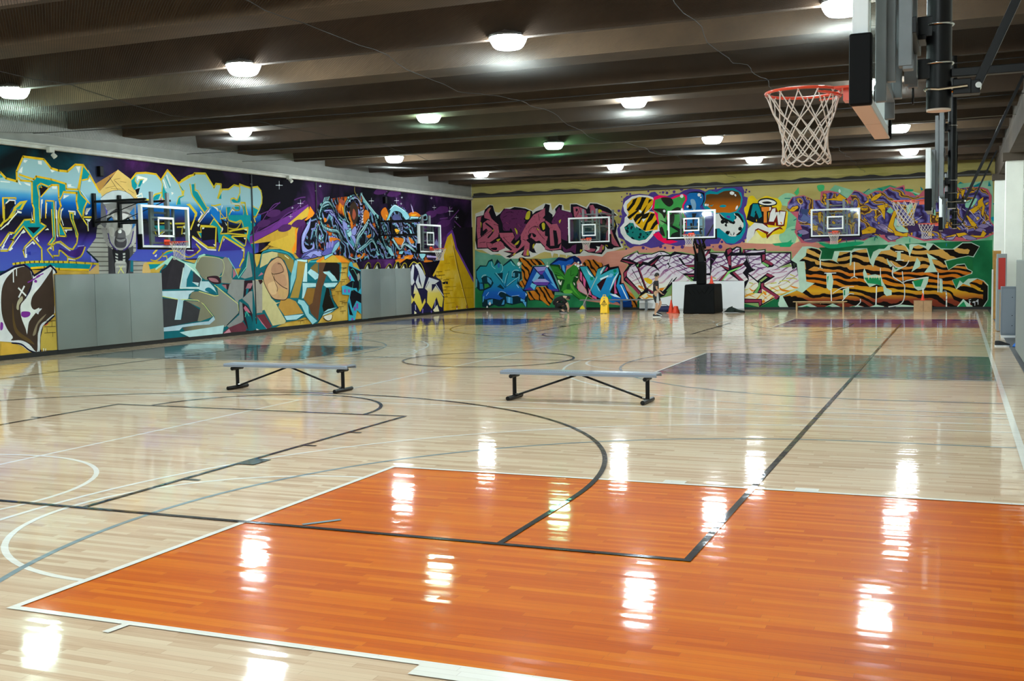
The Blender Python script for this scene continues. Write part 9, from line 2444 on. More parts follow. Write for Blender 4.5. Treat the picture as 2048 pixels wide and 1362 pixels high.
dca61e F 0 3.97,3.20 4.19,3.01 4.11,2.97
2c1c3c L 0.018 3.97,3.20 4.19,3.01 4.11,2.97 3.97,3.20
8a5a14 L 0.013 4.04,3.04 4.08,3.09 4.11,3.04 4.14,3.08
dca61e F 0 5.71,4.06 6.03,4.03 5.88,3.92 5.73,3.95
2c1c3c L 0.017 5.71,4.06 6.03,4.03 5.88,3.92 5.73,3.95 5.71,4.06
8a5a14 L 0.013 5.79,3.97 5.82,4.02 5.85,3.97 5.89,4.01
dca61e F 0 5.37,3.47 5.52,3.51 5.39,3.25
2c1c3c L 0.018 5.37,3.47 5.52,3.51 5.39,3.25 5.37,3.47
8a5a14 L 0.013 5.38,3.39 5.41,3.44 5.44,3.39 5.48,3.43
3c2a52 C 0.018 3.06,4.32 3.33,4.53 3.62,4.52
3c2a52 C 0.018 3.49,4.35 3.66,4.48 3.75,4.34 3.62,4.25 3.49,4.35
3c2a52 C 0.018 4.43,4.51 4.67,4.66 4.80,4.61
3c2a52 C 0.017 5.39,4.52 5.62,4.44 5.79,4.21
3c2a52 C 0.017 5.54,4.60 5.71,4.48
3c2a52 C 0.017 6.70,4.69 6.91,4.52
3c2a52 C 0.017 6.70,4.66 6.81,4.46
3c2a52 C 0.017 6.13,4.27 6.37,4.37
3c2a52 C 0.017 6.53,4.45 6.64,4.47 6.66,4.27 6.54,4.27
3c2a52 C 0.017 5.77,3.90 6.14,3.45 6.69,3.28
3c2a52 C 0.017 6.09,3.71 6.39,3.53 6.65,3.34
3c2a52 C 0.018 3.35,3.67 3.31,3.54 3.51,3.48 3.71,3.61
3c2a52 C 0.017 5.32,4.50 5.49,4.31
3c2a52 C 0.017 6.68,3.87 6.81,3.69 6.73,3.43
3c2a52 C 0.018 4.76,4.25 5.11,4.17
3c2a52 C 0.018 4.37,4.16 4.65,4.12
cfc4d8 C 0.018 3.31,4.35 3.38,4.22 3.31,3.99 3.33,3.85
cfc4d8 C 0.017 6.26,4.02 6.47,3.83 6.54,3.66
cfc4d8 C 0.018 3.29,3.63 3.51,3.53 3.60,3.57
cfc4d8 C 0.017 6.65,3.28 6.90,3.09
cfc4d8 C 0.017 6.05,3.94 6.30,3.97
cfc4d8 C 0.018 3.51,2.82 3.80,2.86
cfc4d8 C 0.017 6.58,3.21 6.82,3.07
0f7f7a C 0.032 2.73,4.54 2.97,4.53
0f7f7a C 0.032 3.00,3.25 3.20,3.27
0f7f7a C 0.03 5.81,4.61 5.96,4.74 6.05,4.78
0f7f7a C 0.03 6.34,4.81 6.53,4.67
0f7f7a C 0.032 3.09,3.63 3.22,3.70
0f7f7a C 0.031 5.15,2.81 5.18,2.67
0f7f7a C 0.031 5.50,2.80 5.52,2.55
0f7f7a C 0.031 4.11,2.67 4.33,2.58
0f7f7a C 0.03 6.23,2.73 6.27,2.89 6.35,2.82
0f7f7a C 0.031 5.26,4.37 5.39,4.32
0f7f7a F 0 6.36,4.81 6.53,4.76 6.51,4.65
0f7f7a F 0 3.24,3.06 3.44,3.08 3.40,2.96 3.29,2.97
1f9f6a S 0 4.11,2.72 4.55,2.64 5.41,2.71 5.84,2.68 5.63,2.57 5.16,2.51 4.55,2.46 4.24,2.58
1f9f6a F 0 2.54,2.73 3.09,2.74 2.95,2.56 2.54,2.57
cfe0d8 S 0 4.85,4.76 4.89,4.83 4.94,4.74 4.89,4.67
3fae6a F 0 3.11,4.75 3.29,4.97 3.31,4.74 3.22,4.63
3fae6a S 0 4.02,5.00 4.28,5.01 4.28,4.81 4.10,4.77
7fc09a F 0 6.68,3.87 6.81,4.04 6.98,3.86 6.81,3.78
3c2a52 F 0 7.46,3.29 8.08,3.43 8.69,3.13 9.22,3.11 9.66,2.99 10.10,3.08 10.45,3.20 10.61,3.03 10.34,2.84 9.70,2.73 9.10,2.83 8.49,3.04 7.79,3.06 7.50,2.98
a6d0bc S 0 6.98,3.62 7.25,3.30 7.50,3.05 7.13,3.08 6.96,3.35
8fd0b0 F 0 8.28,3.92 8.48,3.87 8.49,3.65 8.32,3.70
8fd0b0 S 0 9.59,4.15 9.97,4.25 9.81,3.95 9.57,3.92
9fd4bc F 0 7.41,4.08 7.66,4.16 7.60,3.90 7.46,3.73
8a7aa8 S 0 6.69,2.90 6.92,2.93 7.17,2.84 6.84,2.72
2c1c3c C 0.017 6.69,2.90 6.92,2.93 7.17,2.84 6.84,2.72 6.69,2.90
8a7aa8 S 0 9.44,2.84 9.66,2.86 9.98,2.70 9.66,2.67
2c1c3c C 0.017 9.44,2.84 9.66,2.86 9.98,2.70 9.66,2.67 9.44,2.84
8a7aa8 S 0 8.80,2.73 9.10,2.85 9.22,2.85 9.10,2.68
2c1c3c C 0.017 8.80,2.73 9.10,2.85 9.22,2.85 9.10,2.68 8.80,2.73
8a7aa8 S 0 9.98,3.15 10.13,3.28 10.41,3.20 10.22,3.10
2c1c3c C 0.016 9.98,3.15 10.13,3.28 10.41,3.20 10.22,3.10 9.98,3.15
8a7aa8 S 0 9.88,3.03 10.06,3.13 10.30,3.04 10.18,2.95
2c1c3c C 0.016 9.88,3.03 10.06,3.13 10.30,3.04 10.18,2.95 9.88,3.03
8a7aa8 S 0 8.04,2.82 8.21,2.86 8.41,2.81 8.17,2.73
2c1c3c C 0.017 8.04,2.82 8.21,2.86 8.41,2.81 8.17,2.73 8.04,2.82
dca61e F 0 6.62,4.20 6.72,4.18 6.70,4.02 6.62,4.03
2c1c3c L 0.017 6.62,4.20 6.72,4.18 6.70,4.02 6.62,4.03 6.62,4.20
8a5a14 L 0.013 6.62,4.09 6.65,4.14 6.68,4.09 6.72,4.12
dca61e F 0 6.73,3.27 6.94,3.88 7.17,3.96 7.00,3.62 6.94,3.31 7.04,3.11 7.30,2.99 7.50,3.03 7.46,2.85 7.00,2.91 6.94,3.09
2c1c3c L 0.017 6.73,3.27 6.94,3.88 7.17,3.96 7.00,3.62 6.94,3.31 7.04,3.11 7.30,2.99 7.50,3.03 7.46,2.85 7.00,2.91 6.94,3.09 6.73,3.27
8a5a14 L 0.013 7.05,3.26 7.08,3.30 7.11,3.26 7.14,3.29
dca61e F 0 7.50,3.73 7.70,4.16 7.79,4.11 7.75,3.85 7.62,3.68
2c1c3c L 0.017 7.50,3.73 7.70,4.16 7.79,4.11 7.75,3.85 7.62,3.68 7.50,3.73
8a5a14 L 0.013 7.63,3.89 7.66,3.94 7.69,3.89 7.72,3.92
dca61e F 0 8.20,3.03 8.41,2.96 8.49,2.85 8.23,2.86
2c1c3c L 0.017 8.20,3.03 8.41,2.96 8.49,2.85 8.23,2.86 8.20,3.03
8a5a14 L 0.013 8.29,2.91 8.32,2.95 8.35,2.90 8.38,2.94
dca61e F 0 8.67,3.99 8.81,3.99 8.69,3.41 8.63,3.69
2c1c3c L 0.017 8.67,3.99 8.81,3.99 8.69,3.41 8.63,3.69 8.67,3.99
8a5a14 L 0.013 8.65,3.76 8.69,3.80 8.71,3.75 8.75,3.79
dca61e F 0 8.83,3.34 8.95,3.33 8.96,3.14 8.84,3.14
2c1c3c L 0.017 8.83,3.34 8.95,3.33 8.96,3.14 8.84,3.14 8.83,3.34
8a5a14 L 0.013 8.85,3.22 8.88,3.27 8.91,3.22 8.94,3.26
dca61e F 0 8.82,2.82 9.22,2.92 9.26,2.83 8.90,2.79
2c1c3c L 0.017 8.82,2.82 9.22,2.92 9.26,2.83 8.90,2.79 8.82,2.82
8a5a14 L 0.013 9.01,2.82 9.04,2.86 9.07,2.82 9.10,2.85
dca61e F 0 9.22,2.94 9.54,2.97 9.70,2.86 10.10,2.83 10.18,3.04 10.32,2.91 10.22,2.76 9.94,2.75 9.62,2.88 9.32,2.78
2c1c3c L 0.016 9.22,2.94 9.54,2.97 9.70,2.86 10.10,2.83 10.18,3.04 10.32,2.91 10.22,2.76 9.94,2.75 9.62,2.88 9.32,2.78 9.22,2.94
8a5a14 L 0.012 9.77,2.86 9.81,2.90 9.83,2.85 9.87,2.89
dca61e F 0 9.55,3.66 9.65,3.61 9.98,3.24 9.90,3.16 9.78,3.20
2c1c3c L 0.017 9.55,3.66 9.65,3.61 9.98,3.24 9.90,3.16 9.78,3.20 9.55,3.66
8a5a14 L 0.012 9.73,3.36 9.76,3.40 9.79,3.36 9.82,3.39
dca61e F 0 9.65,3.79 9.99,3.99 9.99,4.16 10.20,4.32 10.17,4.13 10.25,3.94 10.19,3.51 10.11,3.66 10.15,3.94 9.85,3.67 9.77,3.72
2c1c3c L 0.016 9.65,3.79 9.99,3.99 9.99,4.16 10.20,4.32 10.17,4.13 10.25,3.94 10.19,3.51 10.11,3.66 10.15,3.94 9.85,3.67 9.77,3.72 9.65,3.79
8a5a14 L 0.012 9.99,3.88 10.02,3.92 10.05,3.88 10.08,3.91
dca61e F 0 9.17,4.47 9.35,4.51 9.29,4.19 9.17,4.32
2c1c3c L 0.017 9.17,4.47 9.35,4.51 9.29,4.19 9.17,4.32 9.17,4.47
8a5a14 L 0.012 9.20,4.36 9.23,4.40 9.26,4.35 9.29,4.39
dca61e F 0 9.36,4.64 9.56,4.63 9.49,4.39 9.35,4.18 9.47,4.09 9.49,4.01
2c1c3c L 0.017 9.36,4.64 9.56,4.63 9.49,4.39 9.35,4.18 9.47,4.09 9.49,4.01 9.36,4.64
8a5a14 L 0.012 9.41,4.31 9.44,4.35 9.47,4.31 9.50,4.34
dca61e F 0 9.55,4.43 9.80,4.55 9.92,4.50 9.69,4.45
2c1c3c L 0.016 9.55,4.43 9.80,4.55 9.92,4.50 9.69,4.45 9.55,4.43
8a5a14 L 0.012 9.70,4.47 9.73,4.51 9.76,4.47 9.79,4.50
dca61e F 0 8.49,2.85 8.70,2.71 8.90,2.66 8.70,2.78
2c1c3c L 0.017 8.49,2.85 8.70,2.71 8.90,2.66 8.70,2.78 8.49,2.85
8a5a14 L 0.013 8.65,2.74 8.68,2.78 8.71,2.73 8.75,2.77
3c2a52 C 0.021 6.68,4.71 6.85,4.63 7.00,4.45
3c2a52 C 0.021 6.70,4.66 6.74,4.53 6.95,4.39
3c2a52 C 0.021 9.37,4.57 9.64,4.65 9.92,4.63
3c2a52 C 0.021 9.53,4.26 9.73,4.23 9.69,4.13 9.55,4.11
3c2a52 C 0.02 10.28,4.49 10.36,4.40
3c2a52 C 0.021 9.25,3.67 9.54,3.45
3c2a52 C 0.021 9.17,3.54 9.42,3.32
3c2a52 C 0.021 7.50,3.56 7.75,3.64 7.91,3.80
3c2a52 C 0.021 7.95,3.63 8.12,3.54 8.08,3.45
3c2a52 C 0.021 10.25,3.98 10.33,3.85 10.27,3.64
3c2a52 C 0.021 8.49,3.13 8.80,2.82 9.00,2.68
3c2a52 C 0.021 8.32,4.27 8.28,3.92
d4cada C 0.019 7.54,3.38 7.79,3.50 7.99,3.63
d4cada C 0.019 9.87,3.69 10.05,3.73 10.13,3.51 10.45,3.20
d4cada C 0.019 9.36,3.28 9.50,3.10 9.64,3.14 9.64,2.95
d4cada C 0.019 9.46,3.41 9.58,3.36 9.58,3.27 9.38,3.24
d4cada C 0.019 9.65,3.87 10.01,3.43
d4cada C 0.019 9.45,3.88 9.57,3.79
d4cada C 0.019 9.21,3.97 9.37,3.84 9.39,3.97
d4cada C 0.019 8.90,2.73 9.10,2.75 9.22,2.87
d4cada C 0.019 9.46,2.82 9.58,2.71
d4cada C 0.019 6.73,2.85 6.88,2.76
0f7f8a F 0 9.80,4.72 10.08,4.86 10.08,4.71 9.88,4.68
0f7f8a F 0 10.37,4.89 10.45,4.70 10.34,4.70
0f7f8a F 0 9.28,4.83 9.36,4.91 9.48,4.85
0f8fa8 F 0 10.45,3.50 10.53,3.54 10.68,3.47 10.53,3.35
0f7f8a F 0 10.52,4.05 10.68,4.03 10.54,3.99
1f9f6a S 0 7.37,4.72 7.66,4.69 7.62,4.62 7.41,4.63
1f9f6a F 0 7.62,4.58 7.84,4.48 7.74,4.44
0f7f8a F 0 7.92,4.81 8.03,4.67 7.95,4.63
0f8f9a F 0 8.65,3.30 8.79,3.30 8.77,3.17 8.65,3.17
2f8f7a L 0.034 7.55,2.79 7.55,2.63
1f6fa8 L 0.025 8.89,2.56 8.89,2.45
"""),
 ('B', 'painted_letters', 'tiger striped graffiti letters with pale green edges on the end wall', """
b9d6c0 F 0 3.00,2.02 3.44,2.56 3.73,2.57 4.11,2.47 4.21,2.36 4.15,2.04 4.61,2.03 4.70,2.35 5.37,2.36 5.46,2.44 5.95,2.44 6.10,1.92 6.19,2.29 6.40,2.40 6.59,2.40 6.82,2.54 7.03,2.54 7.04,0.10 2.54,0.10 2.47,0.18 2.54,0.55 3.15,0.82 3.33,0.89 3.22,1.88
b9d6c0 F 0 6.63,2.42 6.75,2.55 7.15,2.58 7.36,2.58 7.53,2.33 7.57,2.57 7.88,2.56 8.15,2.47 8.17,2.60 8.41,2.57 8.70,2.37 9.11,2.34 9.46,2.58 9.78,2.58 10.08,2.42 9.87,2.00 9.67,2.05 8.87,1.87 8.97,1.54 9.27,1.75 9.55,1.77 9.66,1.57 9.84,1.48 9.82,1.37 9.12,1.14 9.26,0.81 9.38,1.12 9.50,1.01 9.68,1.18 10.00,1.20 10.24,1.11 10.40,0.93 10.40,0.37 10.25,0.10 10.13,0.10 9.89,0.10 6.58,0.10
TIGER F 0 3.31,1.97 3.58,2.19 3.62,2.46 3.80,2.50 4.11,2.43 4.18,2.34 4.09,2.02 4.24,1.97 4.61,2.00 4.87,1.85 4.79,1.94 4.90,2.32 5.31,2.30 5.33,2.20 5.39,2.29 5.61,2.37 5.93,2.42 6.06,1.87 6.19,1.69 6.27,2.00 6.48,2.31 6.82,2.35 6.82,2.46 7.03,2.52 7.04,0.10 6.71,0.10 6.32,0.19 6.07,0.10 5.83,0.10 5.62,0.17 5.27,0.10 4.94,0.10 4.64,0.24 4.33,0.10 4.02,0.10 3.73,0.25 3.22,0.10 2.88,0.10 2.66,0.55 3.22,0.78 3.44,0.68 3.89,1.07 3.60,1.14 3.53,1.96
17130f F 0 2.88,0.10 2.66,0.53 2.95,0.57 3.22,0.36 3.22,0.10
17130f F 0 3.55,1.96 3.93,1.95 3.98,1.79 3.71,1.64 3.60,1.55
TIGER F 0 6.59,2.33 6.80,2.35 7.01,2.54 7.22,2.56 7.40,2.47 7.51,2.24 7.55,2.07 7.67,2.46 7.88,2.52 8.15,2.38 8.23,2.29 8.41,2.54 8.70,2.33 9.19,2.32 9.47,2.55 9.78,2.55 10.06,2.40 9.85,2.04 9.67,2.07 8.81,1.89 8.97,1.52 9.27,1.71 9.55,1.74 9.64,1.55 9.81,1.46 9.78,1.38 9.10,1.14 9.26,0.77 9.50,0.99 9.78,0.88 9.72,1.01 10.00,1.18 10.22,1.09 10.38,0.89 10.38,0.37 10.21,0.10 10.01,0.10 9.77,0.16 9.51,0.40 9.29,0.10 8.37,0.10 8.10,0.10 7.27,0.19 7.02,0.10 6.60,0.10
17130f F 0 9.47,2.55 9.78,2.55 10.06,2.40 9.85,2.04 9.67,2.11 9.73,2.28 9.59,2.37 9.37,2.44
17130f F 0 8.23,2.29 8.41,2.54 8.66,2.33 8.41,2.31
17130f F 0 10.20,1.07 10.38,0.89 10.38,0.37 10.21,0.10 10.01,0.10 10.21,0.37 10.22,0.72 10.12,0.76
17130f F 0 9.69,0.42 10.17,0.42 10.21,0.11 10.01,0.10 9.85,0.10
b9d6c0 F 0 7.09,2.27 7.22,2.27 7.22,1.96 7.07,1.96
b9d6c0 F 0 7.82,2.04 7.95,1.84 7.93,1.68 7.62,1.47
b9d6c0 F 0 8.17,2.21 8.58,1.94 8.36,1.96 8.42,1.79 8.56,1.48 8.61,1.46 8.09,1.44 8.30,1.74 8.25,1.96
b9d6c0 F 0 7.64,1.09 8.26,1.28 8.22,1.04 8.10,0.78 7.87,0.74 7.73,0.85
b9d6c0 F 0 8.65,1.19 8.75,1.13 8.77,0.84 8.76,0.64 8.65,0.67
b9d6c0 F 0 6.72,2.02 6.80,1.86 6.93,1.72 6.82,1.68 6.72,1.86
b9d6c0 F 0 6.95,1.66 7.33,1.65 6.95,1.46
b9d6c0 F 0 9.51,0.40 9.85,0.10 9.31,0.10
b9d6c0 F 0 7.53,2.55 7.71,2.52 7.55,2.09
1f8a52 F 0 9.53,0.31 9.63,0.10 9.33,0.10
1f8a52 F 0 7.68,1.12 8.07,1.20 7.97,0.89 7.77,0.89
1f8a52 F 0 6.97,1.63 7.14,1.65 7.05,1.57
1f8a52 F 0 9.16,1.12 9.36,1.21 9.52,1.20 9.38,1.14 9.22,0.90
1f6a3a F 0 8.89,1.87 9.67,2.05 9.83,1.96 9.84,1.46 9.68,1.57 9.57,1.77 9.27,1.75 8.97,1.56
e4eae4 C 0.034 6.84,1.90 7.01,1.70 7.20,1.65 7.41,1.72 7.53,1.93
e4eae4 C 0.039 6.95,1.70 6.93,1.32 7.33,1.01 7.37,0.74 7.35,0.41 7.19,0.19 6.77,0.10
e4eae4 C 0.034 7.28,1.50 7.31,1.19 7.31,1.03
e4eae4 C 0.039 7.31,1.03 7.47,1.14 8.22,1.26
e4eae4 L 0.055 8.05,0.83 8.06,0.34
e4eae4 L 0.034 8.60,1.43 8.60,0.67
e4eae4 C 0.03 8.63,1.19 8.73,1.17 8.75,1.04
e4eae4 C 0.046 8.80,0.69 8.90,0.66 8.91,0.10
e4eae4 L 0.03 7.01,2.29 7.32,2.28
e4eae4 L 0.03 7.03,1.94 7.34,1.94
e4eae4 L 0.017 7.57,2.07 7.51,2.26
e8ecf0 L 0.025 9.73,0.33 9.75,0.18
e8ecf0 L 0.021 9.71,0.36 9.79,0.38
e8ecf0 L 0.019 9.73,0.27 9.79,0.29
e8ecf0 L 0.019 9.89,0.31 9.85,0.27 9.89,0.25 9.93,0.31 9.93,0.14
e8ecf0 L 0.019 10.01,0.35 9.97,0.31 10.01,0.29 10.04,0.38 10.04,0.18
b9d6c0 F 0 3.44,2.56 3.62,2.51 3.58,2.37 3.22,2.04 3.00,2.02
b9d6c0 F 0 4.68,2.30 4.85,2.32 4.79,1.96 4.66,2.03
b9d6c0 F 0 5.31,2.27 5.39,2.20 5.35,1.79 5.29,1.75
b9d6c0 F 0 6.08,1.98 6.19,2.29 6.38,2.38 6.23,2.00 6.17,1.69
b9d6c0 F 0 5.80,1.47 5.85,1.65 5.98,1.36 6.27,1.40 6.49,1.33 6.55,1.11 6.70,0.84 6.89,0.75 6.89,0.57 6.70,0.53 6.60,0.64 6.57,0.91 6.32,1.00 6.06,0.89 5.85,1.16
b9d6c0 F 0 4.39,1.47 4.59,1.47 4.66,1.17 4.62,0.83 4.51,0.77 4.40,0.88
b9d6c0 F 0 5.03,0.81 5.27,0.89 5.27,0.67 5.05,0.40
b9d6c0 F 0 6.69,2.02 6.89,1.77 6.86,1.68 6.76,1.77
b9d6c0 F 0 3.60,1.07 3.93,1.07 3.38,0.68
b9d6c0 F 0 2.63,0.57 2.88,0.10 2.54,0.10 2.47,0.27
b9d6c0 F 0 3.73,0.22 4.02,0.10 3.44,0.10
b9d6c0 F 0 4.62,0.24 4.92,0.10 4.40,0.10
b9d6c0 F 0 6.28,0.19 6.47,0.10 6.15,0.10
1f8a52 F 0 5.85,1.27 6.47,1.26 6.51,0.93 6.34,1.00 5.98,1.05
1f8a52 F 0 3.62,0.15 3.76,0.10 3.44,0.10
1f8a52 F 0 4.49,0.15 4.62,0.10 4.33,0.10
1f8a52 F 0 5.34,0.10 5.42,0.13 5.60,0.10
1f8a52 F 0 6.20,0.10 6.26,0.10 6.26,0.10 6.15,0.10
1f8a52 F 0 4.42,1.33 4.48,1.36 4.44,1.04
1f7a52 F 0 5.07,0.78 5.12,0.78 5.12,0.58 5.07,0.56
e8dcae F 0 5.98,1.34 6.04,1.34 6.02,1.16
e8dcae F 0 6.10,1.33 6.17,1.33 6.14,1.22
e8dcae F 0 6.19,1.33 6.25,1.33 6.23,1.22
e8dcae F 0 6.27,1.33 6.34,1.33 6.31,1.22
e8dcae F 0 6.38,1.33 6.44,1.33 6.42,1.15
e4eae4 L 0.045 4.15,2.00 4.15,1.68
e4eae4 C 0.027 4.06,1.66 4.15,1.70 4.24,1.65
e4eae4 L 0.04 5.47,1.90 5.47,1.30
e4eae4 C 0.031 5.33,1.25 5.46,1.31 5.60,1.25
e4eae4 L 0.031 4.31,1.47 4.77,1.47
e4eae4 L 0.04 4.57,0.83 4.59,0.31
e4eae4 L 0.044 6.32,0.93 6.30,0.19
e4eae4 C 0.035 5.01,0.35 5.27,0.62 5.46,0.62
e4eae4 C 0.035 5.70,0.42 5.70,0.28 5.51,0.10
e4eae4 C 0.027 4.64,0.65 4.99,0.87 5.46,0.92
e4eae4 L 0.03 6.46,1.64 6.47,1.29
e4eae4 C 0.035 6.93,1.68 6.93,1.32 7.04,1.21
"""),
]

# ---- paints of the murals: plain colours plus a few sprayed fades and patterns (all in wall coordinates)
def _paint_base(t, col, rough=0.6):
    t.set(Base_Color=col, Roughness=0.8, Specular_IOR_Level=0.08)
    return t.m
def _noise(t, scale, detail=3.0, vec=None, dist=0.0):
    n = t.n('ShaderNodeTexNoise', i_Scale=scale, i_Detail=detail, i_Distortion=dist)
    t.l(vec if vec is not None else t.pos(), n.inputs['Vector'])
    return n.outputs[0]
def _map(t, s, ry=0.0):
    m = t.n('ShaderNodeMapping'); m.inputs['Scale'].default_value = s; m.inputs['Rotation'].default_value = (0, ry, 0); t.l(t.pos(), m.inputs[0]); return m.outputs[0]
def _zfade(t, z0, z1, stops, wob=0.12):
    x, y, z = t.sep(t.pos())
    zz = t.math('ADD', z, t.math('MULTIPLY', t.math('SUBTRACT', _noise(t, 1.2), 0.5), wob))
    mr = t.n('ShaderNodeMapRange'); mr.inputs['From Min'].default_value = z0; mr.inputs['From Max'].default_value = z1
    t.l(zz, mr.inputs['Value'])
    return t.ramp(mr.outputs[0], [((a - z0) / (z1 - z0), c) for a, c in stops])
def _stripes(t, scale_vec, scale, dist, thr, soft=0.04, detail=2.0, dscale=1.5, ry=0.0, brk=0.0):
    w = t.n('ShaderNodeTexWave', i_Scale=scale, i_Distortion=dist, i_Detail=detail)
    w.inputs['Detail Scale'].default_value = dscale
    w.bands_direction = 'Z'
    t.l(_map(t, scale_vec, ry), w.inputs['Vector'])
    fac = w.outputs['Fac']
    if brk: fac = t.math('ADD', fac, t.math('MULTIPLY', t.math('SUBTRACT', _noise(t, 1.0, 2.0, _map(t, (2.2, 1, 4.0))), 0.5), brk))
    return t.ramp(fac, [(thr - soft, (0, 0, 0, 1)), (thr + soft, (1, 1, 1, 1))])
def lift(h, g=0.95):
    """spray paint is a little lighter and more vivid than it looks in the dim hall"""
    return ''.join('%02x' % min(255, round(255 * (int(h[i:i + 2], 16) / 255) ** g)) for i in (0, 2, 4))
def paint(key):
    nm = 'paint_' + key
    if nm in MATS: return MATS[nm]
    if len(key) == 6 and all(c in '0123456789abcdef' for c in key):
        return plain(nm, lift(key), 0.8, noise=0.07, scale=4.0, spec=0.08)
    t = NT(nm)
    if key == 'GALAXY':
        n1 = _noise(t, 0.55, 6.0, dist=0.6); n2 = _noise(t, 0.9, 3.0)
        pur = t.ramp(n1, [(0.40, '0d0b14'), (0.52, '2a1838'), (0.62, '4a2258'), (0.75, '7a4490')])
        tea = t.ramp(n1, [(0.38, '0a1216'), (0.55, '0d3a44'), (0.72, '155a62')])
        x, y, z = t.sep(t.pos())
        mr = t.n('ShaderNodeMapRange'); mr.inputs['From Min'].default_value = 14.2; mr.inputs['From Max'].default_value = 16.2
        t.l(y, mr.inputs['Value'])
        col = t.mix(mr.outputs[0], tea, pur)
    elif key == 'SAND':
        col = t.ramp(_noise(t, 1.4, 5.0), [(0.3, 'b5872e'), (0.5, 'c9a243'), (0.75, 'd9b860')])
    elif key == 'PYR':
        col = t.ramp(_noise(t, 1.6, 5.0), [(0.3, 'c99a10'), (0.5, 'd9b01c'), (0.75, 'e0bf55')])
    elif key == 'BLUEZ':
        col = _zfade(t, 2.2, 4.8, [(2.2, '4858b4'), (2.55, '4650b0'), (2.85, '3a2a80'), (3.05, '1d1830'), (3.35, '15141c'), (3.55, '0a3a80'), (3.75, '0f6ac0'), (3.90, '4f9fd0'), (4.02, '9cc4d0'), (4.8, '96b8bc')])
    elif key == 'STRIPEGREY':
        s = _stripes(t, (1, 0.05, 1), 2.6, 0.5, 0.10, 0.05)
        col = t.mix(s, '55544f', t.ramp(_noise(t, 1.0), [(0.3, '8d8c86'), (0.7, 'b4b2aa')]))
    elif key == 'GREYX':
        x, y, z = t.sep(t.pos())
        f = t.math('FRACT', t.math('DIVIDE', t.math('SUBTRACT', y, 17.6), 3.4))
        col = t.ramp(f, [(0.0, '45464c'), (0.18, '4a4a4c'), (0.32, '78745e'), (0.6, '8a8876'), (0.85, '8f9290'), (1.0, '8f9290')])
    elif key == 'YWZ':
        col = _zfade(t, 0.3, 2.2, [(0.3, 'd8c23a'), (0.9, 'dcc860'), (1.15, 'd0cfc0'), (1.5, 'c2c8d4'), (2.2, 'd8dae0')])
    elif key == 'BYELLOW':
        col = t.ramp(_noise(t, 0.7, 4.0, _map(t, (0.6, 1, 1.6))), [(0.3, 'a09450'), (0.5, 'b5a564'), (0.75, 'c4b878')])
    elif key == 'BMINT':
        col = t.ramp(_noise(t, 0.8, 4.0), [(0.3, '3f7a66'), (0.6, '629c86'), (0.8, '7fb09a')])
    elif key == 'BMINT2':
        col = t.ramp(_noise(t, 0.7, 4.0), [(0.3, '3f9a6e'), (0.48, '7fba94'), (0.62, 'a8ccb0'), (0.8, '5fae86')])
    elif key == 'BGREEN':
        col = t.ramp(_noise(t, 0.8, 4.0), [(0.3, '175a34'), (0.5, '1f6e44'), (0.7, '2f8a56'), (0.85, '1d7a7a')])
    elif key == 'BPINK':
        col = t.ramp(_noise(t, 0.9, 4.0, _map(t, (0.5, 1, 2.0))), [(0.3, 'b9705e'), (0.6, 'd08c7a'), (0.8, 'd99c8c')])
    elif key in ('PINKW', 'PLUM'):
        v = t.n('ShaderNodeTexVoronoi', i_Scale=7.0); t.l(t.pos(), v.inputs['Vector'])
        a, b, c = ('8a3e52', 'a8566a', 'b26a72') if key == 'PINKW' else ('451c3c', '5a2850', '6f3a66')
        col = t.ramp(v.outputs['Distance'], [(0.0, c), (0.12, a), (0.3, b), (0.8, b)])
    elif key == 'TBZ':
        col = _zfade(t, 0.4, 2.3, [(0.4, '1a4aa8'), (0.8, '1a5fb8'), (1.25, '1f86a8'), (2.3, '2a9498')])
    elif key == 'CYZ':
        col = _zfade(t, 0.4, 2.0, [(0.4, '1f7fb8'), (1.0, '2a9fc0'), (1.5, '3aa8b8'), (2.0, '2a98a8')])
    elif key == 'BLN':
        col = _zfade(t, 0.2, 1.8, [(0.2, '0f4a98'), (0.8, '1a70c8'), (1.4, '2aa0b8'), (1.8, '2aa0a8')])
    elif key == 'ORST':
        s = _stripes(t, (1.0, 1, 1.0), 1.35, 7.0, 0.34, 0.05, 2.0, 1.0, R(-55), 0.9)
        col = t.mix(s, '1c140c', t.ramp(_noise(t, 2.0), [(0.3, 'a8601a'), (0.7, 'c87a20')]))
    elif key == 'ORGR':
        col = _zfade(t, 3.0, 4.7, [(3.0, 'd87a1e'), (3.9, 'cc6c14'), (4.3, 'b86414'), (4.7, '5a3a1c')])
    elif key in ('TEALDOT', 'BWDOT'):
        v = t.n('ShaderNodeTexVoronoi', i_Scale=6.5 if key == 'TEALDOT' else 4.2); t.l(t.pos(), v.inputs['Vector'])
        d, g = ('0f2028', '1a7a74') if key == 'TEALDOT' else ('151618', 'dadcd8')
        col = t.ramp(v.outputs['Distance'], [(0.0, d), (0.34, d), (0.40, g), (1.0, g)])
    elif key == 'ZEB':
        base = _zfade(t, 0.2, 2.7, [(0.2, 'e2dcc8'), (0.6, 'e8e0c0'), (1.0, 'e8e6d8'), (1.5, 'dcd2dc'), (2.7, 'd8cfdc')])
        s = _stripes(t, (0.8, 1, 1.0), 1.5, 8.0, 0.16, 0.06, 1.0, 0.9, R(33), 0.9)
        tint = _zfade(t, 0.2, 2.7, [(0.2, 'd88a2a'), (0.55, 'e0a030'), (0.8, 'dcd05a'), (1.2, 'd0a8b8'), (1.7, '8a5a86'), (2.7, '5c2f66')])
        col = t.mix(s, tint, base)
    elif key in ('BIO', 'WILD'):
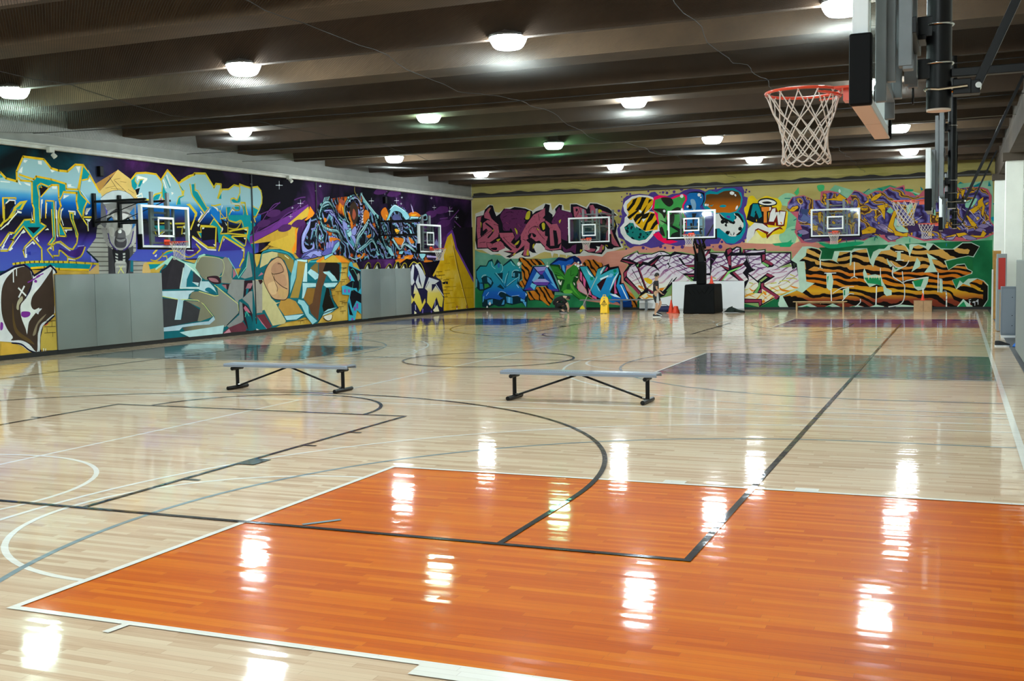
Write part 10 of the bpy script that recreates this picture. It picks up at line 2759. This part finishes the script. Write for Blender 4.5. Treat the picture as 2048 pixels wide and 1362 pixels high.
        w = t.n('ShaderNodeTexWave', i_Scale=0.75, i_Distortion=11.0, i_Detail=2.5); w.inputs['Detail Scale'].default_value = 1.5; w.bands_direction = 'DIAGONAL'
        t.l(t.pos(), w.inputs['Vector'])
        if key == 'BIO':
            a = t.ramp(w.outputs['Fac'], [(0.0, '0e0d14'), (0.28, '16202c'), (0.42, '3f8498'), (0.52, '9fd6de'), (0.58, '14121c'), (0.66, '5a5aa6'), (0.78, '9a9de0'), (0.84, '0e0d14')])
            b = t.ramp(_noise(t, 1.9, 3.0), [(0.60, '0e0c12'), (0.66, 'b8501a'), (0.74, 'e88a1e')])
            col = t.mix(t.ramp(_noise(t, 1.9, 3.0), [(0.59, (0, 0, 0, 1)), (0.62, (1, 1, 1, 1))]), a, b)
        else:
            col = t.ramp(w.outputs['Fac'], [(0.0, '32224a'), (0.2, '565092'), (0.4, '7470b0'), (0.5, '9a94cc'), (0.54, '2c1c3c'), (0.6, '6f6aa6'), (0.76, '5d588f'), (0.8, '2c1c3c'), (0.84, 'd8a21e'), (0.93, 'e0b030'), (0.97, '5a3a2a')])
    elif key == 'TIGER':
        base = _zfade(t, 0.0, 2.7, [(0.0, '6a2a20'), (0.38, '8a3c26'), (0.55, 'c07a24'), (0.75, 'd8a428'), (1.0, 'cf7a1a'), (1.4, 'd0701e'), (1.8, 'd09a48'), (2.7, 'd8a858')])
        s = _stripes(t, (0.85, 1, 1.0), 1.05, 11.0, 0.47, 0.03, 1.0, 0.85, R(-10), 1.5)
        col = t.mix(s, '17110d', base)
    else:
        col = lin('ff00ff')
    MATS[nm] = _paint_base(t, col)
    return t.m

def _catmull(q, closed, n=4):
    out = []; m = len(q)
    rng = range(m) if closed else range(m - 1)
    for i in rng:
        if closed: p0, p1, p2, p3 = q[i - 1], q[i], q[(i + 1) % m], q[(i + 2) % m]
        else: p0, p1, p2, p3 = q[max(i - 1, 0)], q[i], q[i + 1], q[min(i + 2, m - 1)]
        for k in range(n):
            t = k / n
            out.append(tuple(0.5 * (2 * b + (c - a) * t + (2 * a - 5 * b + 4 * c - d) * t * t + (3 * b - a - 3 * c + d) * t ** 3) for a, b, c, d in zip(p0, p1, p2, p3)))
    if not closed: out.append(q[-1])
    return out
def _ribbon(q, w):
    """stroke as overlapping quads with small joins; returns (verts2d, faces)"""
    V = []; Fc = []
    for i in range(len(q) - 1):
        a, b = Vector(q[i]), Vector(q[i + 1]); d = b - a
        if d.length < 1e-5: continue
        d.normalize(); nr = Vector((-d.y, d.x)) * w / 2
        e = d * w * 0.28
        k = len(V)
        V += [a - e * (i > 0) - nr, b + e * (i < len(q) - 2) - nr, b + e * (i < len(q) - 2) + nr, a - e * (i > 0) + nr]
        Fc.append((k, k + 1, k + 2, k + 3))
    return V, Fc
STEP = 0.00035
_layers = {'L': [], 'B': []}
for wall, name, label, data in MURALS:
    b = MB(); mats = []; idx = {}
    for row in data.strip().splitlines():
        key, kind, w, rest = row.split(' ', 3)
        q = [tuple(float(v) for v in a.split(',')) for a in rest.split()]
        if kind == 'S': q = _catmull(q, True)
        if kind == 'C': q = _catmull(q, False)
        if kind in 'FS':
            clean = [q[0]]
            for p_ in q[1:]:
                if abs(p_[0] - clean[-1][0]) + abs(p_[1] - clean[-1][1]) > 1e-4: clean.append(p_)
            if len(clean) < 3: continue
            V = clean; Fc = [tuple(t_) for t_ in tessellate_polygon([[Vector((p_[0], p_[1], 0)) for p_ in clean]])]
        else:
            V, Fc = _ribbon(q, max(float(w), 0.012))
            V = [(v[0], v[1]) for v in V]
        if not Fc: continue
        lo, hi = (YF + 0.01, YB - 0.015) if wall == 'L' else (XL + 0.015, XR - 0.01)
        V = [(min(max(a, lo), hi), min(max(c, 0.02), ZTOP if wall == 'L' else 5.75)) for a, c in V]
        x0, x1 = min(v[0] for v in V), max(v[0] for v in V); z0, z1 = min(v[1] for v in V), max(v[1] for v in V)
        lev = 1
        for (a0, a1, c0, c1, lv) in _layers[wall]:
            if lv >= lev and x0 < a1 and x1 > a0 and z0 < c1 and z1 > c0: lev = lv + 1
        _layers[wall].append((x0, x1, z0, z1, lev))
        if key not in idx: idx[key] = len(mats); mats.append(paint(key))
        b.mat(idx[key])
        off = 0.001 + STEP * lev
        if wall == 'L':
            b.add([(XL + off, a, c) for a, c in V], Fc)
        else:
            b.add([(a, YB - off, c) for a, c in V], Fc)
    o = b.build(name, mats, wall_left if wall == 'L' else wall_back)
    o['label'] = label
print('mural layers', max(l[4] for l in _layers['L']), max(l[4] for l in _layers['B']))
